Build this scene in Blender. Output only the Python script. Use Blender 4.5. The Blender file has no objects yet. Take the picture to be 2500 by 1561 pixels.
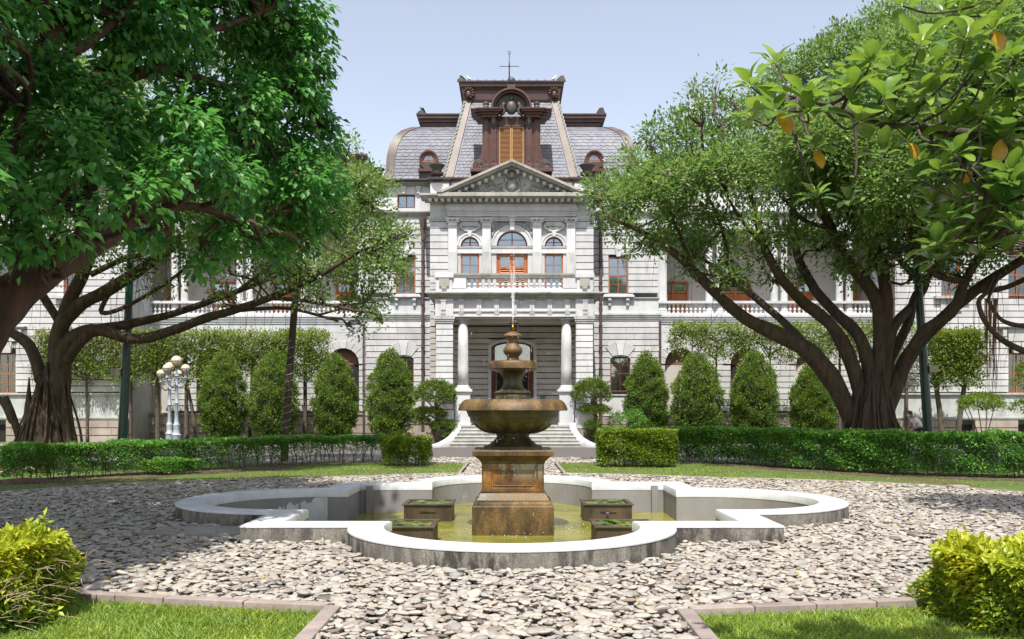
import bpy, math, random
import numpy as np
from mathutils import Vector, Matrix, noise as mnoise

R = math.radians
random.seed(7)
rng = np.random.default_rng(11)
sc = bpy.context.scene
COL = sc.collection

# ------------------------------------------------------------------ camera, sky, sun, exposure
F = 2200.0           # focal length in photograph pixels (photograph 2500 x 1561)
EYE = 1.73
CAMY = -15.1
cam_d = bpy.data.cameras.new('camera')
cam = bpy.data.objects.new('camera', cam_d)
COL.objects.link(cam)
cam.location = (0, CAMY, EYE)
cam.rotation_euler = (R(90), 0, 0)
cam_d.sensor_width = 36
cam_d.lens = 36 * F / 2500
cam_d.shift_y = 219.5 / 2500
cam_d.clip_end = 3000
sc.camera = cam

SUN_EL, SUN_AZ = 61.0, 185.0      # azimuth clockwise from +Y: behind the camera, a little to the left
world = bpy.data.worlds.new('World')
sc.world = world
world.use_nodes = True
wn = world.node_tree
for n in list(wn.nodes):
    wn.nodes.remove(n)
wo = wn.nodes.new('ShaderNodeOutputWorld')
wb = wn.nodes.new('ShaderNodeBackground')
ws = wn.nodes.new('ShaderNodeTexSky')
ws.sky_type = 'NISHITA'
ws.sun_disc = False
ws.sun_elevation = R(SUN_EL)
ws.sun_rotation = R(SUN_AZ)
ws.air_density = 1.0
ws.dust_density = 0.8
ws.ozone_density = 1.6
ws.altitude = 20
wb.inputs['Strength'].default_value = 0.112
wm = wn.nodes.new('ShaderNodeMix')
wm.data_type = 'RGBA'
wm.blend_type = 'MIX'
wm.inputs[0].default_value = 0.10
wm.inputs[7].default_value = (8.0, 6.5, 5.5, 1)        # thin bright summer haze over the whole sky
wt = wn.nodes.new('ShaderNodeMix')
wt.data_type = 'RGBA'
wt.blend_type = 'MULTIPLY'
wt.inputs[0].default_value = 1.0
wt.inputs[7].default_value = (1.22, 1.02, 0.87, 1)
wn.links.new(ws.outputs[0], wt.inputs[6])
wn.links.new(wt.outputs[2], wm.inputs[6])
wn.links.new(wm.outputs[2], wb.inputs[0])
wn.links.new(wb.outputs[0], wo.inputs[0])

sun_d = bpy.data.lights.new('sun', 'SUN')
sun_d.energy = 3.1
sun_d.angle = R(0.6)
sun_d.color = (1.0, 0.955, 0.88)
sun = bpy.data.objects.new('sun', sun_d)
COL.objects.link(sun)
az, el = R(SUN_AZ), R(SUN_EL)
sdir = Vector((math.sin(az) * math.cos(el), math.cos(az) * math.cos(el), math.sin(el)))
sun.rotation_euler = (-sdir).to_track_quat('-Z', 'Y').to_euler()
sun.location = (0, -40, 60)

sc.view_settings.view_transform = 'Standard'
sc.view_settings.look = 'None'
sc.view_settings.gamma = 1
sc.view_settings.exposure = 1.16
sc.view_settings.use_curve_mapping = False
sc.cycles.max_bounces = 7
sc.cycles.diffuse_bounces = 4
sc.cycles.transparent_max_bounces = 12
sc.cycles.caustics_reflective = False
sc.cycles.caustics_refractive = False
sc.cycles.use_denoising = True


# ------------------------------------------------------------------ small helpers
def PX(px, D): return (px - 1250.0) / F * D
def PZ(py, D): return EYE - (py - 1000.0) / F * D
def YD(D): return D + CAMY
def P(px, py, D): return (PX(px, D), YD(D), PZ(py, D))
def PQ(zx, zy, D): return P(zx * 1.0322, zy * 1.0322, D)     # coordinates read off the 2422 px wide view


def tag(o, label=None, cat=None, group=None, kind=None):
    if label: o['label'] = label
    if cat: o['category'] = cat
    if group: o['group'] = group
    if kind: o['kind'] = kind
    return o


def empty(name, loc, label=None, cat=None, group=None, rz=0.0):
    o = bpy.data.objects.new(name, None)
    COL.objects.link(o)
    o.location = loc
    o.rotation_euler = (0, 0, rz)
    o.empty_display_size = 0.3
    return tag(o, label, cat, group)


def wloc(o):
    v = Vector((0, 0, 0))
    while o is not None:
        v = v + o.location
        o = o.parent
    return v


class MB:
    def __init__(s):
        s.v = []
        s.f = []

    def add(s, vs, fs):
        b = len(s.v)
        s.v.extend([tuple(p) for p in vs])
        s.f.extend([tuple(b + i for i in f) for f in fs])
        return s

    def box(s, x0, x1, y0, y1, z0, z1):
        vs = [(x0, y0, z0), (x1, y0, z0), (x1, y1, z0), (x0, y1, z0), (x0, y0, z1), (x1, y0, z1), (x1, y1, z1), (x0, y1, z1)]
        return s.add(vs, [(0, 3, 2, 1), (4, 5, 6, 7), (0, 1, 5, 4), (1, 2, 6, 5), (2, 3, 7, 6), (3, 0, 4, 7)])

    def frust(s, cx, cy, levels, close=True):
        """square section: levels = [(z, halfx, halfy)]"""
        vs, fs = [], []
        for (z, hx, hy) in levels:
            vs += [(cx - hx, cy - hy, z), (cx + hx, cy - hy, z), (cx + hx, cy + hy, z), (cx - hx, cy + hy, z)]
        for i in range(len(levels) - 1):
            a = i * 4
            for k in range(4):
                k2 = (k + 1) % 4
                fs.append((a + k, a + k2, a + 4 + k2, a + 4 + k))
        if close:
            fs.append((3, 2, 1, 0))
            a = (len(levels) - 1) * 4
            fs.append((a, a + 1, a + 2, a + 3))
        return s.add(vs, fs)

    def lathe(s, cx, cy, prof, n=24, cap=True, a0=0.0):
        """prof = [(z, r)] bottom to top"""
        vs, fs = [], []
        for (z, r) in prof:
            for k in range(n):
                a = a0 + 2 * math.pi * k / n
                vs.append((cx + r * math.cos(a), cy + r * math.sin(a), z))
        for i in range(len(prof) - 1):
            for k in range(n):
                k2 = (k + 1) % n
                fs.append((i * n + k, i * n + k2, (i + 1) * n + k2, (i + 1) * n + k))
        if cap:
            fs.append(tuple(range(n - 1, -1, -1)))
            b = (len(prof) - 1) * n
            fs.append(tuple(b + k for k in range(n)))
        return s.add(vs, fs)

    def prism(s, pts, y0, y1):
        """polygon in X,Z (counter-clockwise seen from the front) extruded from y0 (front) to y1"""
        n = len(pts)
        vs = [(x, y0, z) for x, z in pts] + [(x, y1, z) for x, z in pts]
        fs = [tuple(range(n)), tuple(range(2 * n - 1, n - 1, -1))]
        for k in range(n):
            k2 = (k + 1) % n
            fs.append((k2, k, n + k, n + k2))
        return s.add(vs, fs)

    def slab(s, pts, z0, z1):
        """polygon in X,Y (ccw from above) extruded from z0 to z1"""
        n = len(pts)
        vs = [(x, y, z0) for x, y in pts] + [(x, y, z1) for x, y in pts]
        fs = [tuple(range(n - 1, -1, -1)), tuple(range(n, 2 * n))]
        for k in range(n):
            k2 = (k + 1) % n
            fs.append((k, k2, n + k2, n + k))
        return s.add(vs, fs)

    def tube(s, pts, rad, n=8, rough=0.0, sub=4, cap=True, flute=0.0):
        p = spline([Vector(q) for q in pts], sub)
        m = len(p)
        if not hasattr(rad, '__len__'): rad = [rad] * len(pts)
        rr = np.interp(np.linspace(0, len(pts) - 1, m), range(len(pts)), rad)
        vs, fs = [], []
        t = (p[1] - p[0]).normalized()
        u = t.orthogonal().normalized()
        ph = random.random() * 50
        for i in range(m):
            t2 = (p[min(i + 1, m - 1)] - p[max(i - 1, 0)])
            if t2.length < 1e-9: t2 = t
            t2.normalize()
            u = (u - t2 * u.dot(t2))
            if u.length < 1e-6: u = t2.orthogonal()
            u.normalize()
            w = t2.cross(u)
            for k in range(n):
                a = 2 * math.pi * k / n
                r = rr[i]
                if rough: r *= 1 + rough * mnoise.noise((math.cos(a) * 1.3 + ph, math.sin(a) * 1.3, i * 0.35))
                if flute: r *= 1 + flute * math.cos(a * 5 + ph)
                vs.append(p[i] + u * (math.cos(a) * r) + w * (math.sin(a) * r))
        for i in range(m - 1):
            for k in range(n):
                k2 = (k + 1) % n
                fs.append((i * n + k, i * n + k2, (i + 1) * n + k2, (i + 1) * n + k))
        if cap:
            fs.append(tuple(range(n - 1, -1, -1)))
            fs.append(tuple((m - 1) * n + k for k in range(n)))
        return s.add(vs, fs)

    def ball(s, c, r, n=10, m=6, sx=1, sy=1, sz=1):
        vs, fs = [(c[0], c[1], c[2] - r * sz)], []
        for i in range(1, m):
            a = -math.pi / 2 + math.pi * i / m
            for k in range(n):
                b = 2 * math.pi * k / n
                vs.append((c[0] + r * sx * math.cos(a) * math.cos(b), c[1] + r * sy * math.cos(a) * math.sin(b), c[2] + r * sz * math.sin(a)))
        vs.append((c[0], c[1], c[2] + r * sz))
        for k in range(n):
            fs.append((0, 1 + (k + 1) % n, 1 + k))
            for i in range(m - 2):
                a = 1 + i * n
                fs.append((a + k, a + (k + 1) % n, a + n + (k + 1) % n, a + n + k))
            a = 1 + (m - 2) * n
            fs.append((a + k, a + (k + 1) % n, len(vs) - 1))
        return s.add(vs, fs)

    def build(s, name, mat, parent=None, smooth=False, origin=None, bevel=0.0, angle=None):
        base = Vector(origin) if origin is not None else (wloc(parent) if parent is not None else Vector((0, 0, 0)))
        me = bpy.data.meshes.new(name)
        me.from_pydata([(x - base[0], y - base[1], z - base[2]) for x, y, z in s.v], [], s.f)
        if smooth: me.polygons.foreach_set('use_smooth', [True] * len(me.polygons))
        if angle is not None:
            me.polygons.foreach_set('use_smooth', [True] * len(me.polygons))
            me.set_sharp_from_angle(angle=R(angle))
        me.materials.append(mat)
        me.update()
        o = bpy.data.objects.new(name, me)
        COL.objects.link(o)
        if parent is not None:
            o.parent = parent
            if origin is not None: o.location = base - wloc(parent)
        elif origin is not None:
            o.location = base
        if bevel:
            b = o.modifiers.new('bevel', 'BEVEL')
            b.width = bevel
            b.segments = 2
            b.limit_method = 'ANGLE'
        return o


def spline(p, sub):
    if len(p) < 3 or sub < 2:
        return [a.copy() for a in p]
    out = []
    q = [p[0] * 2 - p[1]] + p + [p[-1] * 2 - p[-2]]
    for i in range(1, len(q) - 2):
        for j in range(sub):
            t = j / sub
            a, b, c, d = q[i - 1], q[i], q[i + 1], q[i + 2]
            out.append(0.5 * ((2 * b) + (c - a) * t + (2 * a - 5 * b + 4 * c - d) * t * t + (3 * b - a - 3 * c + d) * t ** 3))
    out.append(p[-1].copy())
    return out


def npmesh(name, V, Fc, mat, parent=None, attrs=None, smooth=False, origin=None):
    """V (n,3), Fc (m,k) int, face attributes {name: (m,)}"""
    base = np.array(origin if origin is not None else (wloc(parent) if parent is not None else (0, 0, 0)), float)
    me = bpy.data.meshes.new(name)
    n, m, k = len(V), len(Fc), Fc.shape[1]
    me.vertices.add(n)
    me.vertices.foreach_set('co', (V - base).astype(np.float32).ravel())
    me.loops.add(m * k)
    me.loops.foreach_set('vertex_index', Fc.astype(np.int32).ravel())
    me.polygons.add(m)
    me.polygons.foreach_set('loop_start', np.arange(0, m * k, k, dtype=np.int32))
    if attrs:
        for nm, arr in attrs.items():
            a = me.attributes.new(nm, 'FLOAT', 'FACE')
            a.data.foreach_set('value', arr.astype(np.float32))
    me.update(calc_edges=True)
    if smooth: me.polygons.foreach_set('use_smooth', np.ones(m, dtype=bool))
    me.materials.append(mat)
    o = bpy.data.objects.new(name, me)
    COL.objects.link(o)
    if parent is not None:
        o.parent = parent
        if origin is not None: o.location = Vector(base) - wloc(parent)
    elif origin is not None:
        o.location = base
    return o


def copy_thing(src, loc, rz=0.0, scale=None, label=None, group=None):
    c = src.copy()
    COL.objects.link(c)
    c.location = loc
    c.rotation_euler = (0, 0, rz)
    if scale: c.scale = scale
    if label: c['label'] = label
    if group: c['group'] = group
    for ch in list(src.children):
        d = ch.copy()
        COL.objects.link(d)
        d.parent = c
        for g in list(ch.children):
            e = g.copy()
            COL.objects.link(e)
            e.parent = d
    return c


# ------------------------------------------------------------------ materials
def newmat(name):
    m = bpy.data.materials.new(name)
    m.use_nodes = True
    nt = m.node_tree
    b = nt.nodes['Principled BSDF']
    return m, nt, b


def nd(nt, typ, **kw):
    n = nt.nodes.new(typ)
    for k, v in kw.items():
        if k.startswith('i_'):
            n.inputs[k[2:].replace('_', ' ')].default_value = v
        else:
            setattr(n, k, v)
    return n


def ramp(nt, fac, stops, interp='LINEAR'):
    r = nt.nodes.new('ShaderNodeValToRGB')
    r.color_ramp.interpolation = interp
    els = r.color_ramp.elements
    while len(els) > 1: els.remove(els[-1])
    els[0].position = stops[0][0]
    els[0].color = (*stops[0][1], 1)
    for p, c in stops[1:]:
        e = els.new(p)
        e.color = (*c, 1)
    nt.links.new(fac, r.inputs[0])
    return r.outputs[0]


def mixc(nt, fac, a, b, typ='MIX'):
    m = nt.nodes.new('ShaderNodeMix')
    m.data_type = 'RGBA'
    m.blend_type = typ
    for i, val in ((0, fac), (6, a), (7, b)):
        if hasattr(val, 'links'): nt.links.new(val, m.inputs[i])
        elif i == 0: m.inputs[0].default_value = val
        else: m.inputs[i].default_value = (*val, 1)
    return m.outputs[2]


def tnoise(nt, scale, detail=4, rough=0.55, vec=None, stretch=None, coord='Object'):
    tc = nd(nt, 'ShaderNodeTexCoord')
    n = nd(nt, 'ShaderNodeTexNoise')
    n.inputs['Scale'].default_value = scale
    n.inputs['Detail'].default_value = detail
    n.inputs['Roughness'].default_value = rough
    src = tc.outputs[coord]
    if coord == 'World':
        g = nd(nt, 'ShaderNodeNewGeometry')
        src = g.outputs['Position']
    if stretch:
        mp = nd(nt, 'ShaderNodeMapping')
        mp.inputs['Scale'].default_value = stretch
        nt.links.new(src, mp.inputs[0])
        src = mp.outputs[0]
    nt.links.new(src, n.inputs['Vector'])
    return n.outputs[0]


def wpos(nt, stretch=None):
    g = nd(nt, 'ShaderNodeNewGeometry')
    src = g.outputs['Position']
    if stretch:
        mp = nd(nt, 'ShaderNodeMapping')
        mp.inputs['Scale'].default_value = stretch
        nt.links.new(src, mp.inputs[0])
        src = mp.outputs[0]
    return src


def wnoise(nt, scale, detail=4, rough=0.55, stretch=None):
    n = nd(nt, 'ShaderNodeTexNoise')
    n.inputs['Scale'].default_value = scale
    n.inputs['Detail'].default_value = detail
    n.inputs['Roughness'].default_value = rough
    nt.links.new(wpos(nt, stretch), n.inputs['Vector'])
    return n.outputs[0]


def bump(nt, b, h, strength=0.3, dist=0.02):
    bp = nd(nt, 'ShaderNodeBump')
    bp.inputs['Strength'].default_value = strength
    bp.inputs['Distance'].default_value = dist
    nt.links.new(h, bp.inputs['Height'])
    nt.links.new(bp.outputs[0], b.inputs['Normal'])


def stone_mat(name, c1, c2, stain=(0.25, 0.25, 0.23), stain_amt=0.5, rough=0.8, rnd=0.12, scale=1.2, fine=18, bs=0.25, stretch=(1, 1, .25)):
    m, nt, b = newmat(name)
    base = ramp(nt, wnoise(nt, scale, 5), [(0.3, c1), (0.7, c2)])
    oi = nd(nt, 'ShaderNodeObjectInfo')
    lo, hi = 1 - rnd, 1 + rnd * 0.5
    vr = ramp(nt, oi.outputs['Random'], [(0, (lo, lo, lo)), (1, (hi, hi * .995, hi * .98))])
    base = mixc(nt, 1.0, base, vr, 'MULTIPLY')
    st = ramp(nt, wnoise(nt, 1.9, 7, 0.7, stretch), [(0.5, (0, 0, 0)), (0.72, (stain_amt,) * 3)])
    base = mixc(nt, st, base, stain)
    fn = wnoise(nt, fine, 6, 0.7)
    sp = ramp(nt, fn, [(0.35, (.86, .86, .86)), (0.6, (1.04, 1.04, 1.04))])
    base = mixc(nt, 0.7, base, sp, 'MULTIPLY')
    nt.links.new(base, b.inputs['Base Color'])
    b.inputs['Roughness'].default_value = rough
    bump(nt, b, fn, bs, 0.01)
    return m


def plain_mat(name, c, rough=0.6, metal=0.0, var=0.15, scale=6, bs=0.15):
    m, nt, b = newmat(name)
    n = wnoise(nt, scale, 5, 0.6)
    lo = tuple(x * (1 - var) for x in c)
    hi = tuple(min(1, x * (1 + var)) for x in c)
    nt.links.new(ramp(nt, n, [(0.3, lo), (0.7, hi)]), b.inputs['Base Color'])
    b.inputs['Roughness'].default_value = rough
    b.inputs['Metallic'].default_value = metal
    if bs: bump(nt, b, n, bs, 0.01)
    return m


def leaf_mat(name, dark, light, trans, tfac=0.35, rough=0.42, spec=0.5):
    """leaf colour from the face attribute 'v' (0 dark .. 1 light)"""
    m = bpy.data.materials.new(name)
    m.use_nodes = True
    nt = m.node_tree
    b = nt.nodes['Principled BSDF']
    out = nt.nodes['Material Output']
    at = nd(nt, 'ShaderNodeAttribute', attribute_name='v')
    c = ramp(nt, at.outputs['Fac'], [(0.0, dark), (1.0, light)])
    hv = ramp(nt, wnoise(nt, 1.7, 5, 0.7), [(0.32, (0.80, 0.93, 1.10)), (0.52, (1, 1, 1)), (0.70, (1.28, 1.06, 0.80))])
    c = mixc(nt, 1.0, c, hv, 'MULTIPLY')
    nt.links.new(c, b.inputs['Base Color'])
    b.inputs['Roughness'].default_value = rough
    b.inputs['Specular IOR Level'].default_value = spec
    tr = nd(nt, 'ShaderNodeBsdfTranslucent')
    tc = mixc(nt, 0.5, c, trans)
    nt.links.new(tc, tr.inputs[0])
    mx = nd(nt, 'ShaderNodeMixShader')
    mx.inputs[0].default_value = tfac
    nt.links.new(b.outputs[0], mx.inputs[1])
    nt.links.new(tr.outputs[0], mx.inputs[2])
    nt.links.new(mx.outputs[0], out.inputs[0])
    return m


M = {}
M['stone'] = stone_mat('pale_stone', (0.468, 0.469, 0.479), (0.597, 0.599, 0.605), (0.307, 0.313, 0.326), 0.68)
M['stone_white'] = stone_mat('white_stone', (0.544, 0.555, 0.577), (0.660, 0.673, 0.683), (0.314, 0.327, 0.333), 0.6)
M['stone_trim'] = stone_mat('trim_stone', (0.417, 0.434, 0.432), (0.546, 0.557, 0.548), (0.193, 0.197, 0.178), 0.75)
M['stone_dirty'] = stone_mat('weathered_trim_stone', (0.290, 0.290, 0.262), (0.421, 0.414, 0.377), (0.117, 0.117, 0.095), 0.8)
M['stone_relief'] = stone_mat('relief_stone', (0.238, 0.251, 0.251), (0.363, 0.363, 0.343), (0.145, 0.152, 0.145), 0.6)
M['stone_pink'] = stone_mat('pink_base_stone', (0.286, 0.231, 0.204), (0.408, 0.347, 0.306), (0.190, 0.163, 0.143), 0.5, fine=9, bs=0.8)
M['stone_porch'] = stone_mat('porch_stone', (0.389, 0.357, 0.335), (0.519, 0.486, 0.453), (0.324, 0.303, 0.280), 0.4)
M['backing'] = plain_mat('joint_mortar', (0.20, 0.19, 0.18), 0.9)
M['inner_plaster'] = plain_mat('porch_plaster', (0.472, 0.444, 0.406), 0.85, var=0.06, scale=2)
M['copper'] = stone_mat('weathered_copper', (0.054, 0.019, 0.014), (0.100, 0.036, 0.025), (0.084, 0.075, 0.059), 0.45, rough=0.5, rnd=0.05, scale=2.5)
M['copper_band'] = stone_mat('tan_copper_band', (0.094, 0.062, 0.053), (0.151, 0.113, 0.096), (0.170, 0.204, 0.184), 0.6, rough=0.5, rnd=0.05)
M['copper_dark'] = stone_mat('dark_copper', (0.035, 0.028, 0.026), (0.08, 0.065, 0.06), (0.09, 0.14, 0.12), 0.5, rough=0.5, rnd=0.05)
M['copper_crest'] = stone_mat('grey_brown_copper', (0.045, 0.026, 0.026), (0.085, 0.045, 0.04), (0.07, 0.06, 0.05), 0.5, rough=0.5, rnd=0.05, scale=2.5)
M['patina'] = stone_mat('patina_copper', (0.210, 0.252, 0.224), (0.308, 0.336, 0.301), (0.140, 0.112, 0.084), 0.4, rough=0.6, rnd=0.05)
M['slate'] = stone_mat('roof_slate', (0.177, 0.183, 0.223), (0.287, 0.296, 0.336), (0.127, 0.137, 0.159), 0.5, rough=0.68, rnd=0.2, scale=3)
M['wood'] = plain_mat('orange_wood', (0.360, 0.110, 0.030), 0.5, var=0.25, scale=9)
M['wood_dark'] = plain_mat('dark_red_wood', (0.13, 0.035, 0.02), 0.5, var=0.2, scale=9)
M['shutter'] = plain_mat('tan_shutter_wood', (0.400, 0.216, 0.096), 0.55, var=0.15, scale=8)
M['iron_pipe'] = plain_mat('brown_pipe', (0.091, 0.059, 0.056), 0.5, var=0.2)
M['curtain'] = plain_mat('curtain', (0.90, 0.92, 0.93), 0.9, var=0.06, scale=5)
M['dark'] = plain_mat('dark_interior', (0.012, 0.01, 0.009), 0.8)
M['brown_panel'] = plain_mat('brown_arch_panel', (0.20, 0.09, 0.06), 0.6)


def glass_mat():
    m = bpy.data.materials.new('window_glass')
    m.use_nodes = True
    nt = m.node_tree
    out = nt.nodes['Material Output']
    nt.nodes.remove(nt.nodes['Principled BSDF'])
    t = nd(nt, 'ShaderNodeBsdfTransparent')
    t.inputs[0].default_value = (0.97, 0.98, 0.99, 1)
    g = nd(nt, 'ShaderNodeBsdfGlossy')
    g.inputs['Roughness'].default_value = 0.03
    g.inputs[0].default_value = (0.8, 0.9, 1, 1)
    fr = nd(nt, 'ShaderNodeFresnel')
    fr.inputs[0].default_value = 2.3
    mx = nd(nt, 'ShaderNodeMixShader')
    nt.links.new(fr.outputs[0], mx.inputs[0])
    nt.links.new(t.outputs[0], mx.inputs[1])
    nt.links.new(g.outputs[0], mx.inputs[2])
    nt.links.new(mx.outputs[0], out.inputs[0])
    return m


M['glass'] = glass_mat()

# ------------------------------------------------------------------ pool geometry
PA, PC, PR, PW = 3.5, 3.4, 2.1, 0.45


def pool_outline(o, na=28, nc=1):
    k = max(-1, min(1, (PA - o - PC) / (PR - o)))
    th = math.acos(k)
    pts = []
    for q in range(4):
        base = q * math.pi / 2
        cx, cy = PC * math.cos(base), PC * math.sin(base)
        for i in range(na):
            a = base - th + 2 * th * i / (na - 1)
            pts.append((cx + (PR - o) * math.cos(a), cy + (PR - o) * math.sin(a)))
        c = base + math.pi / 4
        d = (PA - o) * math.sqrt(2)
        pts.append((d * math.cos(c), d * math.sin(c)))
    return pts


def pool_strip(profile, close_u=True):
    mb = MB()
    rings = [[(x, y, z) for x, y in pool_outline(o)] for o, z in profile]
    n = len(rings[0])
    vs = [p for r in rings for p in r]
    fs = []
    for i in range(len(rings) - 1):
        for k in range(n):
            k2 = (k + 1) % n
            fs.append((i * n + k, i * n + k2, (i + 1) * n + k2, (i + 1) * n + k))
    return mb.add(vs, fs)


def in_poly(x, y, poly):
    inside = np.zeros(len(x), bool)
    n = len(poly)
    j = n - 1
    for i in range(n):
        xi, yi = poly[i]
        xj, yj = poly[j]
        c = ((yi > y) != (yj > y)) & (x < (xj - xi) * (y - yi) / ((yj - yi) if yj != yi else 1e-9) + xi)
        inside ^= c
        j = i
    return inside


# lawns
ARC_R = [(1.36, 8.75), (2.6, 8.35), (4.55, 7.45), (6.6, 6.65), (8.35, 5.85), (9.7, 4.5), (10.4, 3.2), (11.6, 1.4), (13.5, -1.5), (17, -3.5), (24, -4)]
LAWN_R = ARC_R + [(24, 13.4), (1.36, 13.4)]
LAWN_L = [(-x, y) for x, y in LAWN_R]
FRONT_R = [(1.50, -7.60), (3.15, -7.33), (3.9, -7.2), (5.2, -6.8), (9, -5.5), (9, -14), (1.50, -14)]
FRONT_L = [(-1.58, -7.46), (-3.07, -7.18), (-4.03, -6.93), (-5.4, -6.5), (-9, -5.3), (-9, -14), (-1.58, -14)]

# ------------------------------------------------------------------ ground sheets
m, nt, b = newmat('soil')
nt.links.new(ramp(nt, wnoise(nt, 1.2, 8, 0.7), [(0.3, (0.05, 0.035, 0.022)), (0.7, (0.13, 0.085, 0.05))]), b.inputs['Base Color'])
b.inputs['Roughness'].default_value = 0.95
M['soil'] = m
m, nt, b = newmat('pebble_bed')
vo = nd(nt, 'ShaderNodeTexVoronoi')
vo.inputs['Scale'].default_value = 11
nt.links.new(wpos(nt), vo.inputs['Vector'])
c = ramp(nt, vo.outputs['Color'], [(0.1, (0.15, 0.15, 0.15)), (0.5, (0.26, 0.25, 0.23)), (0.9, (0.36, 0.34, 0.31))])
e = ramp(nt, vo.outputs['Distance'], [(0.25, (1, 1, 1)), (0.6, (0.15, 0.15, 0.15))])
nt.links.new(mixc(nt, 1.0, c, e, 'MULTIPLY'), b.inputs['Base Color'])
b.inputs['Roughness'].default_value = 0.9
M['bed'] = m
m, nt, b = newmat('asphalt')
nz = wnoise(nt, 60, 4, 0.7)
c = mixc(nt, 0.5, ramp(nt, wnoise(nt, 0.6, 5), [(0.3, (0.085, 0.075, 0.07)), (0.7, (0.12, 0.108, 0.10))]), ramp(nt, nz, [(0.3, (0.07, 0.06, 0.058)), (0.7, (0.15, 0.135, 0.125))]))
nt.links.new(c, b.inputs['Base Color'])
b.inputs['Roughness'].default_value = 0.85
bump(nt, b, nz, 0.3, 0.005)
M['asphalt'] = m
m, nt, b = newmat('lawn_base')
c = ramp(nt, wnoise(nt, 0.55, 6, 0.65), [(0.38, (0.10, 0.075, 0.03)), (0.5, (0.075, 0.115, 0.02)), (0.72, (0.11, 0.17, 0.025))])
nt.links.new(c, b.inputs['Base Color'])
b.inputs['Roughness'].default_value = 0.95
bump(nt, b, wnoise(nt, 30, 5), 0.6, 0.03)
M['lawn'] = m
M['kerb'] = stone_mat('pinkish_kerb_stone', (0.25, 0.20, 0.18), (0.37, 0.31, 0.28), (0.22, 0.19, 0.17), 0.6, rnd=0.15, scale=4, bs=0.5)


def ring_sheet(name, z, boundary, mat, off=0.1):
    """sheet from the pool outline out to a boundary function angle -> (x, y)"""
    inner = pool_outline(off)
    n = len(inner)
    mid = []
    out = []
    for (x, y) in inner:
        a = math.atan2(y, x)
        mid.append((7.5 * math.cos(a), 7.5 * math.sin(a)))
        out.append(boundary(a))
    vs = [(x, y, z) for x, y in inner + mid + out]
    fs = []
    for i in range(2):
        for k in range(n):
            k2 = (k + 1) % n
            fs.append((i * n + k, (i + 1) * n + k, (i + 1) * n + k2, i * n + k2))
    mb = MB().add(vs, fs)
    o = mb.build(name, mat)
    o['kind'] = 'structure'
    return o


ground = ring_sheet('ground', -0.05, lambda a: (900 * math.cos(a), 900 * math.sin(a)), M['soil'], 0.2)
ground['label'] = 'bare brown soil of the garden'


def bed_bound(a):
    c, s_ = math.cos(a), math.sin(a)
    t = min(26 / max(abs(c), 1e-6), (16.55 if s_ > 0 else 13.5) / max(abs(s_), 1e-6))
    return (t * c, t * s_)


bed = ring_sheet('pebble_bed', -0.018, bed_bound, M['bed'], 0.1)
bed['label'] = 'bed of flat river pebbles around the fountain pool'

for nm, poly in (('lawn', LAWN_L), ('lawn', LAWN_R)):
    pl = poly if poly is LAWN_R else poly[::-1]
    o = MB().slab(pl[::-1] if False else pl, -0.04, 0.03).build(nm, M['lawn'])
    o['kind'] = 'structure'
    o['label'] = 'lawn strip behind the pool on the %s side of the path' % ('right' if poly is LAWN_R else 'left')
for poly, sd in ((FRONT_L, 'left'), (FRONT_R, 'right')):
    o = MB().slab(poly if sd == 'left' else poly[::-1], -0.04, -0.012).build('front_lawn', M['lawn'])
    o['kind'] = 'structure'
    o['label'] = 'bright grass plot in the front %s corner of the garden' % sd
o = MB().box(-70, 70, 16.6, 26.6, -0.045, -0.012).build('road', M['asphalt'])
tag(o, 'reddish grey asphalt drive in front of the mansion steps', kind='structure')
for x0, x1, sd in ((-70, -4.4, 'left'), (4.4, 70, 'right')):
    o = MB().box(x0, x1, 26.75, 33.5, -0.04, 0.05).build('lawn', M['lawn'])
    tag(o, 'planted grass strip along the mansion wall, %s of the steps' % sd, kind='structure')
M['plaster_kerb'] = stone_mat('pale_kerb', (0.3, 0.28, 0.25), (0.4, 0.38, 0.35), rnd=0.1)
o = MB().box(-70, -3.6, 26.6, 26.75, -0.04, 0.12).box(3.6, 70, 26.6, 26.75, -0.04, 0.12).build('kerb', M['plaster_kerb'])
tag(o, 'pale kerb line along the far side of the drive', kind='structure')


# kerbs as separate stones
def kerb_line(pts, w, z0, z1, L, group_parent, side=1):
    n = 0
    for (a, c) in zip(pts[:-1], pts[1:]):
        a, c = Vector(a), Vector(c)
        d = c - a
        ln = d.length
        d.normalize()
        nrm = Vector((-d.y, d.x)) * side
        k = max(1, round(ln / L))
        for i in range(k):
            g = 0.006
            s0, s1 = a + d * (ln * i / k + g), a + d * (ln * (i + 1) / k - g)
            j = random.uniform(-.004, .004)
            q = [s0, s1, s1 + nrm * w, s0 + nrm * w]
            q = [(p.x, p.y) for p in q]
            if side < 0: q = q[::-1]
            MB().slab(q, z0, z1 + j).build('kerb_stone', M['kerb'], group_parent, bevel=0.008)
            n += 1


for poly, sd, s_ in ((FRONT_L, 'left', -1), (FRONT_R, 'right', 1)):
    k = empty('kerb', (poly[0][0], poly[0][1], 0))
    tag(k, 'pinkish stone edging of the front %s grass plot' % sd, kind='structure')
    pts = [poly[-1]] + poly[:5]
    kerb_line(pts, 0.13, -0.04, 0.075, 0.62, k, side=s_)
for poly, sd, s_ in ((LAWN_L, 'left', -1), (LAWN_R, 'right', 1)):
    k = empty('kerb', (poly[0][0], poly[0][1], 0))
    tag(k, 'narrow stone edging of the rear lawn on the %s' % sd, kind='structure')
    kerb_line([poly[-1]] + poly[:9], 0.09, -0.04, 0.055, 0.9, k, side=s_)

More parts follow.
